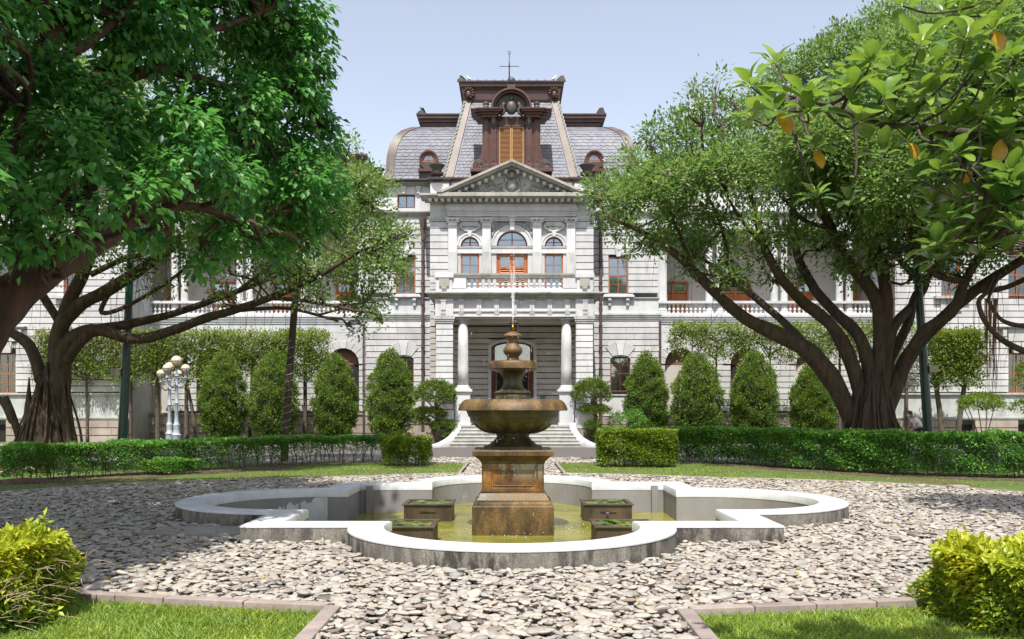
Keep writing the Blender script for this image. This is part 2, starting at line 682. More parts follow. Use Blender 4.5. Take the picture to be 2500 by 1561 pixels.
# ------------------------------------------------------------------ pebbles
m, nt, b = newmat('river_pebble')
oi = nd(nt, 'ShaderNodeObjectInfo')
c = ramp(nt, oi.outputs['Random'], [(0.0, (0.118, 0.106, 0.095)), (0.08, (0.236, 0.186, 0.149)), (0.2, (0.265, 0.251, 0.233)), (0.38, (0.361, 0.328, 0.278)), (0.52, (0.321, 0.286, 0.241)),
                                    (0.66, (0.396, 0.367, 0.318)), (0.8, (0.320, 0.305, 0.273)), (0.9, (0.383, 0.314, 0.244)), (0.96, (0.460, 0.430, 0.377)), (1.0, (0.205, 0.204, 0.198))])
mt = ramp(nt, wnoise(nt, 22, 4, 0.6), [(0.3, (0.84, 0.84, 0.84)), (0.7, (1.1, 1.1, 1.1))])
nt.links.new(mixc(nt, 1.0, c, mt, 'MULTIPLY'), b.inputs['Base Color'])
b.inputs['Roughness'].default_value = 0.62
M['pebble'] = m


def pebble_mesh(i):
    rg = random.Random(100 + i)
    mb = MB()
    mb.ball((0, 0, 0), 0.5, 10, 7)
    ph = rg.random() * 40
    vs = []
    for (x, y, z) in mb.v:
        k = 1 + 0.26 * mnoise.noise((x * 1.7 + ph, y * 1.7, z * 1.7))
        vs.append((x * k, y * k, z * k))
    me = bpy.data.meshes.new('pebble')
    me.from_pydata(vs, [], mb.f)
    me.polygons.foreach_set('use_smooth', [True] * len(me.polygons))
    me.materials.append(M['pebble'])
    return me


PEB = [pebble_mesh(i) for i in range(7)]
gx, gy = [], []
sp = 0.056
xs = np.arange(-15, 15, sp)
ys = np.arange(-9.5, 16.5, sp)
X, Y = np.meshgrid(xs, ys)
X = X.ravel() + rng.uniform(-.6, .6, X.size) * sp
Y = Y.ravel() + rng.uniform(-.6, .6, Y.size) * sp
D = Y - CAMY
keep = (np.abs(X) < 0.585 * D + 0.9)
keep &= ~((Y > 9.5) & (Y < 13.3) & (np.abs(X) > 1.5))
keep &= ~((D > 15) & (rng.random(X.size) < 0.22))
X, Y, D = X[keep], Y[keep], D[keep]
bad = in_poly(X, Y, pool_outline(-0.05))
for poly in (LAWN_L, LAWN_R, FRONT_L, FRONT_R):
    for dx_, dy_ in ((0, 0), (.07, 0), (-.07, 0), (0, .07), (0, -.07)):
        bad |= in_poly(X + dx_, Y + dy_, poly)
X, Y, D = X[~bad], Y[~bad], D[~bad]
n = len(X)
size = np.clip(rng.lognormal(math.log(0.077), 0.30, n), 0.045, 0.19)
scl = np.stack([size * rng.uniform(.95, 1.3, n), size * rng.uniform(.65, .95, n), size * rng.uniform(.24, .42, n)], 1)
rot = np.stack([rng.normal(0, .12, n), rng.normal(0, .12, n), rng.uniform(0, 6.28, n)], 1)
ed = rng.random(n) < 0.04
rot[ed, 0] += rng.normal(0, .7, ed.sum())
Z = rng.uniform(-0.02, 0.045, n) + scl[:, 2] * 0.2
idx = rng.integers(0, 7, n)
# the 300 that show largest become objects of their own
px = X / D * F + 1250
vis = (px > 5) & (px < 2495) & ((EYE / D * F + 1000) < 1556)
score = size / D * (Z > 0.0) * vis
top = np.argsort(-score)[:300]
for i in top:
    o = bpy.data.objects.new('pebble', PEB[idx[i]])
    COL.objects.link(o)
    o.parent = bed
    o.location = (X[i], Y[i], Z[i])
    o.rotation_euler = tuple(rot[i])
    o.scale = tuple(scl[i])
rest = np.ones(n, bool)
rest[top] = False
pts = np.stack([X, Y, Z], 1)[rest]
me = bpy.data.meshes.new('pebbles')
me.vertices.add(len(pts))
me.vertices.foreach_set('co', pts.astype(np.float32).ravel())
for nm, arr in (('rot', rot[rest]), ('scl', scl[rest])):
    a = me.attributes.new(nm, 'FLOAT_VECTOR', 'POINT')
    a.data.foreach_set('vector', arr.astype(np.float32).ravel())
a = me.attributes.new('idx', 'INT', 'POINT')
a.data.foreach_set('value', idx[rest].astype(np.int32))
pebs = bpy.data.objects.new('pebbles', me)
COL.objects.link(pebs)
pebs.parent = bed
tag(pebs, kind='stuff')


def instancer(o, meshes):
    ng = bpy.data.node_groups.new('scatter', 'GeometryNodeTree')
    ng.interface.new_socket('Geometry', in_out='INPUT', socket_type='NodeSocketGeometry')
    ng.interface.new_socket('Geometry', in_out='OUTPUT', socket_type='NodeSocketGeometry')
    gi = ng.nodes.new('NodeGroupInput')
    go = ng.nodes.new('NodeGroupOutput')
    ip = ng.nodes.new('GeometryNodeInstanceOnPoints')
    g2 = ng.nodes.new('GeometryNodeGeometryToInstance')
    for me_ in reversed(meshes):
        ob = bpy.data.objects.new(me_.name + '_shape', me_)
        oin = ng.nodes.new('GeometryNodeObjectInfo')
        oin.inputs['Object'].default_value = ob
        ng.links.new(oin.outputs['Geometry'], g2.inputs[0])

    def na(name, t):
        x = ng.nodes.new('GeometryNodeInputNamedAttribute')
        x.data_type = t
        x.inputs['Name'].default_value = name
        return x.outputs[0]
    ng.links.new(gi.outputs[0], ip.inputs['Points'])
    ng.links.new(g2.outputs[0], ip.inputs['Instance'])
    ip.inputs['Pick Instance'].default_value = True
    ng.links.new(na('idx', 'INT'), ip.inputs['Instance Index'])
    e2r = ng.nodes.new('FunctionNodeEulerToRotation')
    ng.links.new(na('rot', 'FLOAT_VECTOR'), e2r.inputs[0])
    ng.links.new(e2r.outputs[0], ip.inputs['Rotation'])
    ng.links.new(na('scl', 'FLOAT_VECTOR'), ip.inputs['Scale'])
    ng.links.new(ip.outputs[0], go.inputs[0])
    md = o.modifiers.new('scatter', 'NODES')
    md.node_group = ng


instancer(pebs, PEB)

# ------------------------------------------------------------------ pool basin
m, nt, b = newmat('white_plaster')
n1 = wnoise(nt, 3, 6, 0.65)
c = ramp(nt, n1, [(0.3, (0.47, 0.48, 0.49)), (0.6, (0.60, 0.61, 0.62))])
c = mixc(nt, ramp(nt, wnoise(nt, 2.2, 8, 0.75, (1, 1, .5)), [(0.52, (0, 0, 0)), (0.72, (0.5,) * 3)]), c, (0.33, 0.33, 0.31))
nt.links.new(c, b.inputs['Base Color'])
b.inputs['Roughness'].default_value = 0.55
bump(nt, b, n1, 0.15, 0.02)
M['coping'] = m
m, nt, b = newmat('stained_concrete')
c = ramp(nt, wnoise(nt, 2, 6, 0.7), [(0.3, (0.19, 0.172, 0.143)), (0.7, (0.30, 0.28, 0.24))])
st = ramp(nt, wnoise(nt, 7, 8, 0.75, (1, 1, .28)), [(0.46, (1, 1, 1)), (0.60, (0, 0, 0))])
big = ramp(nt, wnoise(nt, 1.1, 4, 0.6), [(0.35, (.25, .25, .25)), (0.58, (1.0,) * 3)])
c = mixc(nt, mixc(nt, 1.0, st, big, 'MULTIPLY'), c, (0.05, 0.044, 0.038))
sp = ramp(nt, wnoise(nt, 55, 3, 0.7), [(0.35, (.6, .6, .6)), (0.6, (1.15, 1.15, 1.15))])
nt.links.new(mixc(nt, 0.8, c, sp, 'MULTIPLY'), b.inputs['Base Color'])
b.inputs['Roughness'].default_value = 0.9
bump(nt, b, wnoise(nt, 40, 6, 0.75), 0.6, 0.01)
M['stained'] = m
m, nt, b = newmat('grey_pool_render')
c = ramp(nt, wnoise(nt, 1.5, 6, 0.65, (1, 1, .6)), [(0.3, (0.18, 0.17, 0.167)), (0.7, (0.26, 0.25, 0.245))])
pk = ramp(nt, wnoise(nt, 0.9, 9, 0.8, (1, 1, .3)), [(0.64, (0, 0, 0)), (0.67, (0.8,) * 3)])
c = mixc(nt, pk, c, (0.46, 0.47, 0.47))
nt.links.new(c, b.inputs['Base Color'])
b.inputs['Roughness'].default_value = 0.8
M['pool_inner'] = m

pool = empty('pool_basin', (0, 0, 0), 'quatrefoil fountain pool with squared corners and a white rounded rim', 'pool')
pool_strip([(0.0, -0.12), (0.0, 0.212)]).build('outer_wall', M['stained'], pool, angle=35)
pool_strip([(-.006, .205), (-.006, 0.222), (0.004, 0.234), (0.03, 0.242), (0.42, 0.242), (0.446, 0.235), (0.456, 0.218), (0.456, 0.105)]).build('coping', M['coping'], pool, angle=35)
pool_strip([(0.45, 0.12), (0.45, -0.55)]).build('inner_wall', M['pool_inner'], pool, angle=35)
# small piers on the rear inner wall
for sx in (-1, 1):
    MB().box(sx * 2.86 - .06, sx * 2.86 + .06, 2.93, 3.06, -0.55, 0.20).build('wall_rib', M['pool_inner'], pool)

# peeled patch of old white lime on the inner wall, left rear
rs = random.Random(15)
mbp = MB()
r_ = PR - PW - .005
nn = 26
cols_ = []
for i in range(nn + 1):
    a = R(91 + 34 * i / nn)
    x, y = -PC + r_ * math.cos(a), r_ * math.sin(a)
    t_ = i / nn
    top = .10 - .10 * rs.random() * (t_ > .25) - .16 * t_ * t_
    bot = -.36 + .34 * max(0, t_ - .55) + .10 * rs.random() * (t_ > .4)
    if t_ > .93: top, bot = (top + bot) / 2 + .02, (top + bot) / 2
    cols_.append([(x, y, bot), (x, y, top)])
for i in range(nn):
    if rs.random() < .12 and i > 12: continue
    (a, b_), (c, d) = cols_[i], cols_[i + 1]
    mbp.add([a, c, d, b_], [(0, 1, 2, 3), (3, 2, 1, 0)][:1])
mbp.build('peeled_patch', stone_mat('old_lime', (.40, .41, .41), (.55, .56, .56), (.2, .19, .18), .7), pool)

m, nt, b = newmat('pond_water')
n1 = wnoise(nt, 1.1, 5, 0.6)
c = ramp(nt, n1, [(0.3, (0.12, 0.13, 0.018)), (0.6, (0.27, 0.255, 0.035)), (0.75, (0.36, 0.32, 0.07))])
nt.links.new(c, b.inputs['Base Color'])
b.inputs['Roughness'].default_value = 0.07
b.inputs['IOR'].default_value = 1.33
bump(nt, b, wnoise(nt, 9, 5, 0.6), 0.4, 0.04)
M['water'] = m
wmb = MB().add([(x, y, -0.34) for x, y in pool_outline(0.44)], [tuple(range(len(pool_outline(0.44))))])
water = wmb.build('water', M['water'])
tag(water, 'shallow murky olive green water in the pool', kind='structure')

# low slab outside the left corner
ds = MB().slab([(-5.0, -3.05), (-3.62, -3.05), (-3.62, -2.3), (-4.75, -2.3)], -0.05, 0.075).build('drain_slab', stone_mat('drain_slab_stone', (0.22, 0.21, 0.19), (0.33, 0.32, 0.29), (0.25, 0.2, 0.12), 0.5), bevel=0.01)
tag(ds, 'low concrete slab against the front left corner of the pool', 'slab')

# ------------------------------------------------------------------ fountain
FX, FY = 0.015, 0.35
m, nt, b = newmat('wet_brown_stone')
n1 = wnoise(nt, 2.6, 8, 0.7, (1, 1, .45))
c = ramp(nt, n1, [(0.30, (0.028, 0.020, 0.009)), (0.43, (0.070, 0.045, 0.018)), (0.56, (0.155, 0.092, 0.028)), (0.68, (0.22, 0.15, 0.07)), (0.8, (0.33, 0.26, 0.14))])
n2 = wnoise(nt, 38, 4, 0.8)
c = mixc(nt, 0.75, c, ramp(nt, n2, [(0.38, (.45, .45, .45)), (0.62, (1.25, 1.2, 1.1))]), 'MULTIPLY')
nt.links.new(c, b.inputs['Base Color'])
nt.links.new(ramp(nt, n1, [(0.3, (.3,) * 3), (0.7, (.68,) * 3)]), b.inputs['Roughness'])
bump(nt, b, wnoise(nt, 30, 5, 0.75), 0.5, 0.012)
M['wet'] = m
m, nt, b = newmat('mossy_wet_stone')
n1 = wnoise(nt, 2.2, 7, 0.7, (2.2, 2.2, .3))
c = ramp(nt, n1, [(0.32, (0.014, 0.012, 0.005)), (0.47, (0.045, 0.038, 0.012)), (0.62, (0.085, 0.07, 0.025)), (0.74, (0.19, 0.16, 0.08))])
nt.links.new(c, b.inputs['Base Color'])
b.inputs['Roughness'].default_value = 0.42
bump(nt, b, wnoise(nt, 34, 5, 0.75), 0.5, 0.01)
M['moss'] = m
m, nt, b = newmat('streaked_die_stone')
n1 = wnoise(nt, 2.3, 7, 0.7)
c = ramp(nt, n1, [(0.32, (0.05, 0.027, 0.010)), (0.5, (0.15, 0.072, 0.018)), (0.68, (0.33, 0.15, 0.03))])
st = ramp(nt, wnoise(nt, 5.0, 7, 0.7, (1, 1, .16)), [(0.50, (0, 0, 0)), (0.56, (1, 1, 1))])
g = nd(nt, 'ShaderNodeSeparateXYZ')
nt.links.new(wpos(nt), g.inputs[0])
zr = ramp(nt, g.outputs['Z'], [(0.52, (0, 0, 0)), (0.78, (0.9,) * 3)])   # pale lime run-off in the upper part
c = mixc(nt, mixc(nt, 1.0, st, zr, 'MULTIPLY'), c, (0.34, 0.31, 0.22))
c = mixc(nt, 0.6, c, ramp(nt, wnoise(nt, 36, 4, 0.8), [(0.38, (.5, .5, .5)), (0.62, (1.2, 1.2, 1.1))]), 'MULTIPLY')
nt.links.new(c, b.inputs['Base Color'])
b.inputs['Roughness'].default_value = 0.3
bump(nt, b, wnoise(nt, 30, 5, 0.75), 0.45, 0.01)
M['die'] = m
SF = F / 15.45


def fz(cy):      # crop rows (750 + c/3.024 in the photograph) to height
    return EYE - (750 + cy / 3.024 - 1000) / SF


def fr(c): return c / 3.024 / SF


fount = empty('fountain', (FX, FY, -0.34), 'brown wet stone tiered fountain on a square pedestal in the pool', 'fountain')
hw = 0.672
MB().frust(FX, FY, [(-0.55, hw, hw), (0.13, hw, hw), (0.15, hw - .012, hw - .012)]).build('plinth', M['wet'], fount, bevel=0.012)
MB().frust(FX, FY, [(0.15, .655, .655), (0.17, .652, .652), (0.205, .60, .60), (0.23, .60, .60), (0.30, .56, .56), (0.34, .535, .535), (0.355, .535, .535)]).build('base_moulding', M['wet'], fount)
die = MB().frust(FX, FY, [(0.355, .49, .49), (0.83, .49, .49)])
dieo = die.build('die', M['die'], fount)
for rz in range(4):      # raised frame round the sunk panel on each face
    a = rz * math.pi / 2
    fm = MB()
    def bxr(u0, u1, z0, z1, d0, d1):
        c_, s_ = math.cos(a), math.sin(a)
        vs = []
        for (u, dd, z) in [(u0, d0, z0), (u1, d0, z0), (u1, d1, z0), (u0, d1, z0), (u0, d0, z1), (u1, d0, z1), (u1, d1, z1), (u0, d1, z1)]:
            x, y = u, -dd
            vs.append((FX + x * c_ - y * s_, FY + x * s_ + y * c_, z))
        fm.add(vs, [(0, 1, 2, 3), (7, 6, 5, 4), (4, 5, 1, 0), (5, 6, 2, 1), (6, 7, 3, 2), (7, 4, 0, 3)])
    for (u0, u1, z0, z1) in ((-.49, -.355, .36, .83), (.355, .49, .36, .83), (-.355, .355, .72, .83), (-.355, .355, .36, .43)):
        bxr(u0, u1, z0, z1, .488, .518)
    for (u0, u1, z0, z1) in ((-.33, .33, .455, .47), (-.33, .33, .68, .695), (-.33, -.315, .47, .68), (.315, .33, .47, .68)):
        bxr(u0, u1, z0, z1, .488, .503)
    fm.build('panel_frame', M['die'], dieo, bevel=0.008)
MB().frust(FX, FY, [(0.83, .52, .52), (0.85, .535, .535), (0.87, .535, .535), (0.885, .55, .55), (0.93, .60, .60), (0.955, .63, .63), (0.965, .665, .665), (1.045, .67, .67), (1.06, .655, .655)]).build('pedestal_cap', M['wet'], fount, bevel=0.006)
MB().lathe(FX, FY, [(1.06, .50), (1.10, .50), (1.12, .47), (1.14, .40), (1.17, .37), (1.20, .33), (1.24, .29), (1.275, .275), (1.30, .29), (1.33, .29)], 40).build('foot', M['moss'], fount, angle=40)
big = [(1.33, .26), (1.35, .40), (1.38, .50), (1.44, .61), (1.50, .68), (1.555, .725), (1.60, .745), (1.605, .765), (1.62, .765), (1.68, .79), (1.705, .80), (1.71, .93), (1.718, .94), (1.745, .935), (1.80, .915), (1.85, .88), (1.885, .84), (1.90, .80), (1.895, .72), (1.87, .66), (1.83, .5)]
MB().lathe(FX, FY, big[:12], 64, cap=False).build('large_bowl', M['moss'], fount, angle=35)
mbb = MB().lathe(FX, FY, big[11:], 64, cap=False)
mbb.build('bowl_lip', M['wet'], fount, angle=50)
# lobes under the large bowl
lb = MB()
for k in range(14):
    a = 2 * math.pi * (k + .5) / 14
    lb.tube([(FX + r * math.cos(a), FY + r * math.sin(a), z) for z, r in ((1.36, .26), (1.41, .40), (1.48, .485), (1.54, .535), (1.595, .555))], [.045, .095, .135, .155, .15], 12, sub=3)
lb.build('bowl_gadroon', M['moss'], fount, smooth=True)
MB().lathe(FX, FY, [(1.84, .31), (1.86, .315), (1.985, .31), (2.0, .30), (2.005, .325), (2.02, .325), (2.035, .30), (2.045, .28), (2.06, .24), (2.10, .19), (2.16, .165), (2.24, .16), (2.30, .185), (2.34, .215), (2.37, .26), (2.385, .31)], 40).build('neck', M['moss'], fount, angle=40)
MB().lathe(FX, FY, [(2.385, .31), (2.40, .37), (2.415, .405), (2.425, .425), (2.50, .422), (2.54, .412), (2.553, .40), (2.55, .33), (2.54, .2)], 48, cap=False).build('small_bowl', M['wet'], fount, angle=50)
MB().lathe(FX, FY, [(2.52, .15), (2.565, .16), (2.58, .16), (2.585, .105), (2.63, .10), (2.66, .125), (2.70, .158), (2.74, .168), (2.78, .155), (2.83, .115), (2.88, .09), (2.93, .085), (2.96, .10)], 32).build('vase', M['wet'], fount, angle=50)
MB().lathe(FX, FY, [(2.955, .10), (2.96, .13), (2.975, .165), (2.99, .168), (3.01, .15), (3.035, .115), (3.055, .06), (3.065, .02)], 32).build('finial_cap', M['wet'], fount, smooth=True)
M['brass'] = plain_mat('nozzle_brass', (0.35, 0.17, 0.04), 0.3, 0.6)
MB().lathe(FX, FY, [(3.06, .022), (3.13, .018), (3.135, .026), (3.15, .026), (3.155, .016), (3.20, .022)], 12).build('nozzle', M['brass'], fount, smooth=True)
mb = MB()
for k in range(5):
    a = k * 1.2566
    mb.tube([(FX, FY, 3.17), (FX + .03 * math.cos(a), FY + .03 * math.sin(a), 3.19), (FX + .045 * math.cos(a), FY + .045 * math.sin(a), 3.235)], .006, 6)
mb.build('nozzle_head', M['copper_dark'], fount, smooth=True)

# water thrown up by the nozzle and dripping from the bowls
m = bpy.data.materials.new('splashing_water')
m.use_nodes = True
nt = m.node_tree
out = nt.nodes['Material Output']
b = nt.nodes['Principled BSDF']
b.inputs['Base Color'].default_value = (0.95, 0.97, 1, 1)
b.inputs['Roughness'].default_value = 0.15
tp = nd(nt, 'ShaderNodeBsdfTransparent')
mx = nd(nt, 'ShaderNodeMixShader')
mx.inputs[0].default_value = 0.30
nt.links.new(tp.outputs[0], mx.inputs[1])
nt.links.new(b.outputs[0], mx.inputs[2])
nt.links.new(mx.outputs[0], out.inputs[0])
M['spray'] = m
mb = MB()
rs = random.Random(5)
for k in range(15):
    a = rs.random() * 6.28
    sprd = rs.uniform(0.02, 0.17)
    h = rs.uniform(0.95, 1.25)
    pts = []
    for i in range(7):
        t = i / 6
        pts.append((FX + sprd * t * math.cos(a), FY + sprd * t * math.sin(a), 3.22 + h * (1 - (1 - t) ** 2) * 0.98))
    cut = rs.uniform(.55, 1.0)
    pts = pts[:max(3, int(7 * cut))]
    mb.tube(pts, [0.0045] + [0.0028] * (len(pts) - 2) + [0.0012], 4, sub=2)
for k in range(260):         # drops
    a = rs.random() * 6.28
    rr = abs(rs.gauss(0.12, 0.14))
    z = 3.2 + rs.random() ** .6 * 1.55 - rr * 0.6
    r_ = rs.uniform(.0025, .006)
    mb.ball((FX + rr * math.cos(a), FY + rr * math.sin(a), z), r_, 5, 4, sz=rs.uniform(1, 2.6))
for k in range(260):
    a = rs.random() * 6.28
    rr = rs.choice([rs.uniform(.18, .45), rs.uniform(.86, 1.0), rs.uniform(.3, 1.1)])
    z = rs.uniform(-.3, 3.0)
    r_ = rs.uniform(.002, .0045)
    mb.ball((FX + rr * math.cos(a), FY + rr * math.sin(a), z), r_, 4, 3, sz=rs.uniform(2, 9))
for k in range(160):         # splashes on the bowls and where it lands
    a = rs.random() * 6.28
    rr, z0 = rs.choice([(.36, 1.90), (.24, 2.56), (1.25, -.33), (1.0, -.33), (.8, -.33)])
    rr += rs.gauss(0, .05)
    mb.ball((FX + rr * math.cos(a), FY + rr * math.sin(a), z0 + abs(rs.gauss(0, .03))), rs.uniform(.004, .010), 5, 4)
o = mb.build('fountain_spray', M['spray'], origin=(FX, FY, 3.2))
tag(o, 'thin jets and drops of water thrown up above the fountain', 'water', kind='stuff')

# ------------------------------------------------------------------ lily planters
M['planter_stone'] = stone_mat('dark_planter_stone', (0.030, 0.022, 0.012), (0.085, 0.058, 0.030), (0.15, 0.12, 0.07), .5, rough=.55, rnd=.1, scale=3)
M['lily'] = leaf_mat('lily_leaf', (0.03, 0.10, 0.015), (0.14, 0.26, 0.03), (0.3, 0.45, 0.05), 0.2, 0.3)


def planter(x, y, label, flower=None, seed=0, pads=22):
    rs = random.Random(seed)
    w, z0, z1 = 0.44, -0.45, -0.045
    t = empty('planter_box', (x, y, -0.34), label, 'planter', 'planter boxes in the pool')
    mb = MB()
    wl = .055
    for (a, b_, c_, d_) in ((-w, w, -w, -w + wl), (-w, w, w - wl, w), (-w, -w + wl, -w + wl, w - wl), (w - wl, w, -w + wl, w - wl)):
        mb.box(x + a, x + b_, y + c_, y + d_, z0, z1)
    mb.build('box_wall', M['planter_stone'], t, bevel=0.006)
    mb = MB()
    e = .03
    for (a, b_, c_, d_) in ((-w - e, w + e, -w - e, -w + wl), (-w - e, w + e, w - wl, w + e), (-w - e, -w + wl, -w + wl, w - wl), (w - wl, w + e, -w + wl, w - wl)):
        mb.box(x + a, x + b_, y + c_, y + d_, z1 - .002, z1 + .03)
    mb.build('box_rim', M['planter_stone'], t, bevel=0.008)
    for sx in (-1, 1):
        for k in range(3):
            MB().box(x + sx * (w - .05 - .05 * k) - .012, x + sx * (w - .05 - .05 * k) + .012, y - w - .02, y - w + .005, -.40, -.08).build('corner_rib', M['planter_stone'], t)
    MB().box(x - .15, x + .15, y - w - .018, y - w + .004, -.17, -.145).build('front_moulding', M['moss'], t)
    MB().box(x - w + wl, x + w - wl, y - w + wl, y + w - wl, -.12, -.055).build('box_water', M['water'], t)
    for k in range(pads):
        a = rs.random() * 6.28
        r_ = rs.uniform(.05, .10)
        px_, py_ = x + rs.uniform(-.33, .33), y + rs.uniform(-.33, .33)
        tilt = rs.uniform(-.08, .3)
        vs = [(px_, py_, -.045 + k * .0015)]
        nn = 12
        for i in range(nn):
            b_ = a + 5.9 * i / (nn - 1)
            vs.append((px_ + r_ * math.cos(b_), py_ + r_ * math.sin(b_), -.045 + k * .0015 + tilt * r_ * math.sin(b_ + a) + .004 * rs.random()))
        fcs = np.array([(0, i, i + 1) for i in range(1, nn)])
        npmesh('lily_pad', np.array(vs), fcs, M['lily'], t, {'v': np.full(len(fcs), rs.random())})
    if flower:
        mb = MB()
        fx_, fy_, fz_ = x + flower[0], y + flower[1], flower[2]
        for k in range(12):
            a = k * 6.28 / 12
            L = .05
            mb.add([(fx_, fy_, fz_), (fx_ + L * .5 * math.cos(a - .2), fy_ + L * .5 * math.sin(a - .2), fz_ + .02), (fx_ + L * math.cos(a), fy_ + L * math.sin(a), fz_ + .035), (fx_ + L * .5 * math.cos(a + .2), fy_ + L * .5 * math.sin(a + .2), fz_ + .02)], [(0, 1, 2, 3)])
        mb.build('lily_flower', plain_mat('violet_petal', (0.38, 0.2, 0.75), 0.5), t)
        MB().tube([(fx_, fy_ + .0, fz_), (fx_, fy_ + .02, fz_ - .08)], .006, 5).build('flower_stem', M['lily'], t)
    return t


planter(-1.56, 2.0, 'mossy square stone planter of lily pads, left rear of the pedestal', seed=1, pads=14)
planter(1.78, 2.0, 'mossy square stone planter with a violet water lily, right rear of the pedestal', (-.02, -.50, -.20), seed=2, pads=20)
planter(-1.62, -1.2, 'dark stone lily planter behind the front rim, left of the pedestal', seed=3, pads=24)
planter(1.70, -1.2, 'dark stone lily planter behind the front rim, right of the pedestal', seed=4, pads=30)

# ------------------------------------------------------------------ the mansion
class Pl:
    """a facade plane at distance D; px/py are read off the photograph"""
    def __init__(s, D, cx=1250.0):
        s.D, s.cx = D, cx
        s.s = F / D

    def x(s, off): return (s.cx - 1250 + off) / s.s      # offset from the plane's own centre line
    def X(s, px): return (px - 1250) / s.s
    def Z(s, py): return EYE - (py - 1000) / s.s
    def Y(s, d=0.0): return s.D + CAMY + d


house = empty('mansion', (0, YD(47), 0), 'grand pale stone mansion with mansard roofs, pediment and columned entrance porch', 'mansion')
CUBE = {}


def cube_mesh(mat):
    if mat.name not in CUBE:
        mb = MB().box(-.5, .5, -.5, .5, -.5, .5)
        me = bpy.data.meshes.new('stone_block')
        me.from_pydata(mb.v, [], mb.f)
        me.materials.append(mat)
        CUBE[mat.name] = me
    return CUBE[mat.name]


def block(name, mat, parent, x0, x1, y0, y1, z0, z1):
    o = bpy.data.objects.new(name, cube_mesh(mat))
    COL.objects.link(o)
    o.parent = parent
    pw = wloc(parent)
    o.location = Vector(((x0 + x1) / 2, (y0 + y1) / 2, (z0 + z1) / 2)) - pw
    o.scale = (abs(x1 - x0), abs(y1 - y0), abs(z1 - z0))
    return o


GAP = 0.042


def courses(parent, mat, x0, x1, y0, y1, z0, z1, rows, openings=(), L=2.2, seg_gap=0.012):
    """rows of stone blocks between x0..x1; openings = [(ox0, ox1, oz0, oz1)]"""
    h = (z1 - z0) / rows
    for r in range(rows):
        a, c = z0 + r * h + GAP / 2, z0 + (r + 1) * h - GAP / 2
        segs = [(x0, x1)]
        for (p, q, u, w) in openings:
            if min(c, w) - max(a, u) > 0.02:
                ns = []
                for (s0, s1) in segs:
                    if q <= s0 or p >= s1: ns.append((s0, s1)); continue
                    if p - s0 > .05: ns.append((s0, p))
                    if s1 - q > .05: ns.append((q, s1))
                segs = ns
        for (s0, s1) in segs:
            n = max(1, round((s1 - s0) / L))
            off = (0.5 / n) * (r % 2) if n > 1 else 0
            cuts = [s0] + [s0 + (s1 - s0) * ((k + off) / n) for k in range(1 if off == 0 else 0, n)] + [s1]
            for u0, u1 in zip(cuts[:-1], cuts[1:]):
                if u1 - u0 < .05: continue
                block('stone_block', mat, parent, u0 + (seg_gap if u0 > s0 else 0), u1, y0 + random.uniform(0, .006), y1, a, c)


def pane_obj(parent, x0, x1, y, z0, z1):
    return block('pane', M['glass'], parent, x0, x1, y, y + .012, z0, z1)


def window(parent, x0, x1, z0, z1, y, cols=2, rows=(0.5,), mat=None, fw=0.07, curtain=True, depth=0.10, name='window', sub=2):
    """frame (a part) with panes and curtain as its sub-parts; rows = transom heights 0..1; sub = lights per row"""
    mat = mat or M['wood']
    mb = MB()
    mb.box(x0, x0 + fw, y, y + depth, z0, z1)
    mb.box(x1 - fw, x1, y, y + depth, z0, z1)
    mb.box(x0 + fw, x1 - fw, y + .002, y + depth, z1 - fw, z1)
    mb.box(x0 + fw, x1 - fw, y + .002, y + depth, z0, z0 + fw)
    ia, ib, ja, jb = x0 + fw, x1 - fw, z0 + fw, z1 - fw
    tr = [ja] + [z0 + (z1 - z0) * t for t in rows] + [jb]
    for t in rows:
        z = z0 + (z1 - z0) * t
        mb.box(ia, ib, y + .01, y + depth - .01, z - .035, z + .035)
    for c in range(1, cols):
        x = ia + (ib - ia) * c / cols
        mb.box(x - .02, x + .02, y + .015, y + depth - .015, ja, jb)
    for a, c in zip(tr[:-1], tr[1:]):
        for k in range(1, sub):
            z = a + (c - a) * k / sub
            mb.box(ia, ib, y + .02, y + depth - .02, z - .012, z + .012)
    f = mb.build(name, mat, parent)
    for a, c in zip(tr[:-1], tr[1:]):
        for k in range(cols):
            u0, u1 = ia + (ib - ia) * k / cols, ia + (ib - ia) * (k + 1) / cols
            pane_obj(f, u0, u1, y + depth * .5, a, c)
    if curtain:
        n = 18
        for s0, s1 in ((ia, ia + (ib - ia) * .46), (ib - (ib - ia) * .46, ib)):
            vs, fs = [], []
            for i in range(n + 1):
                x = s0 + (s1 - s0) * i / n
                yy = y + depth + .03 + .022 * math.sin(i * 1.9)
                vs += [(x, yy, z0 + .02), (x, yy, z1 - .02)]
            for i in range(n):
                fs.append((2 * i, 2 * i + 2, 2 * i + 3, 2 * i + 1))
            MB().add(vs, fs).build('curtain', M['curtain'], f, smooth=True)
    return f


def arch_pts(cx, zs, r, n=14, sq=1.0, a0=0.0, a1=math.pi):
    return [(cx + r * math.cos(a0 + (a1 - a0) * i / n), zs + r * sq * math.sin(a0 + (a1 - a0) * i / n)) for i in range(n + 1)]


def arch_ring(mb, cx, zs, r0, r1, y0, y1, n=16, sq=1.0):
    a, b_ = arch_pts(cx, zs, r0, n, sq), arch_pts(cx, zs, r1, n, sq if sq == 1 else (r0 * sq + r1 - r0) / r1)
    for i in range(n):
        vs = [(a[i][0], y0, a[i][1]), (b_[i][0], y0, b_[i][1]), (b_[i + 1][0], y0, b_[i + 1][1]), (a[i + 1][0], y0, a[i + 1][1])]
        vs += [(x, y1, z) for x, _, z in vs]
        mb.add(vs, [(0, 1, 2, 3), (7, 6, 5, 4), (1, 5, 6, 2), (0, 3, 7, 4)])
    return mb


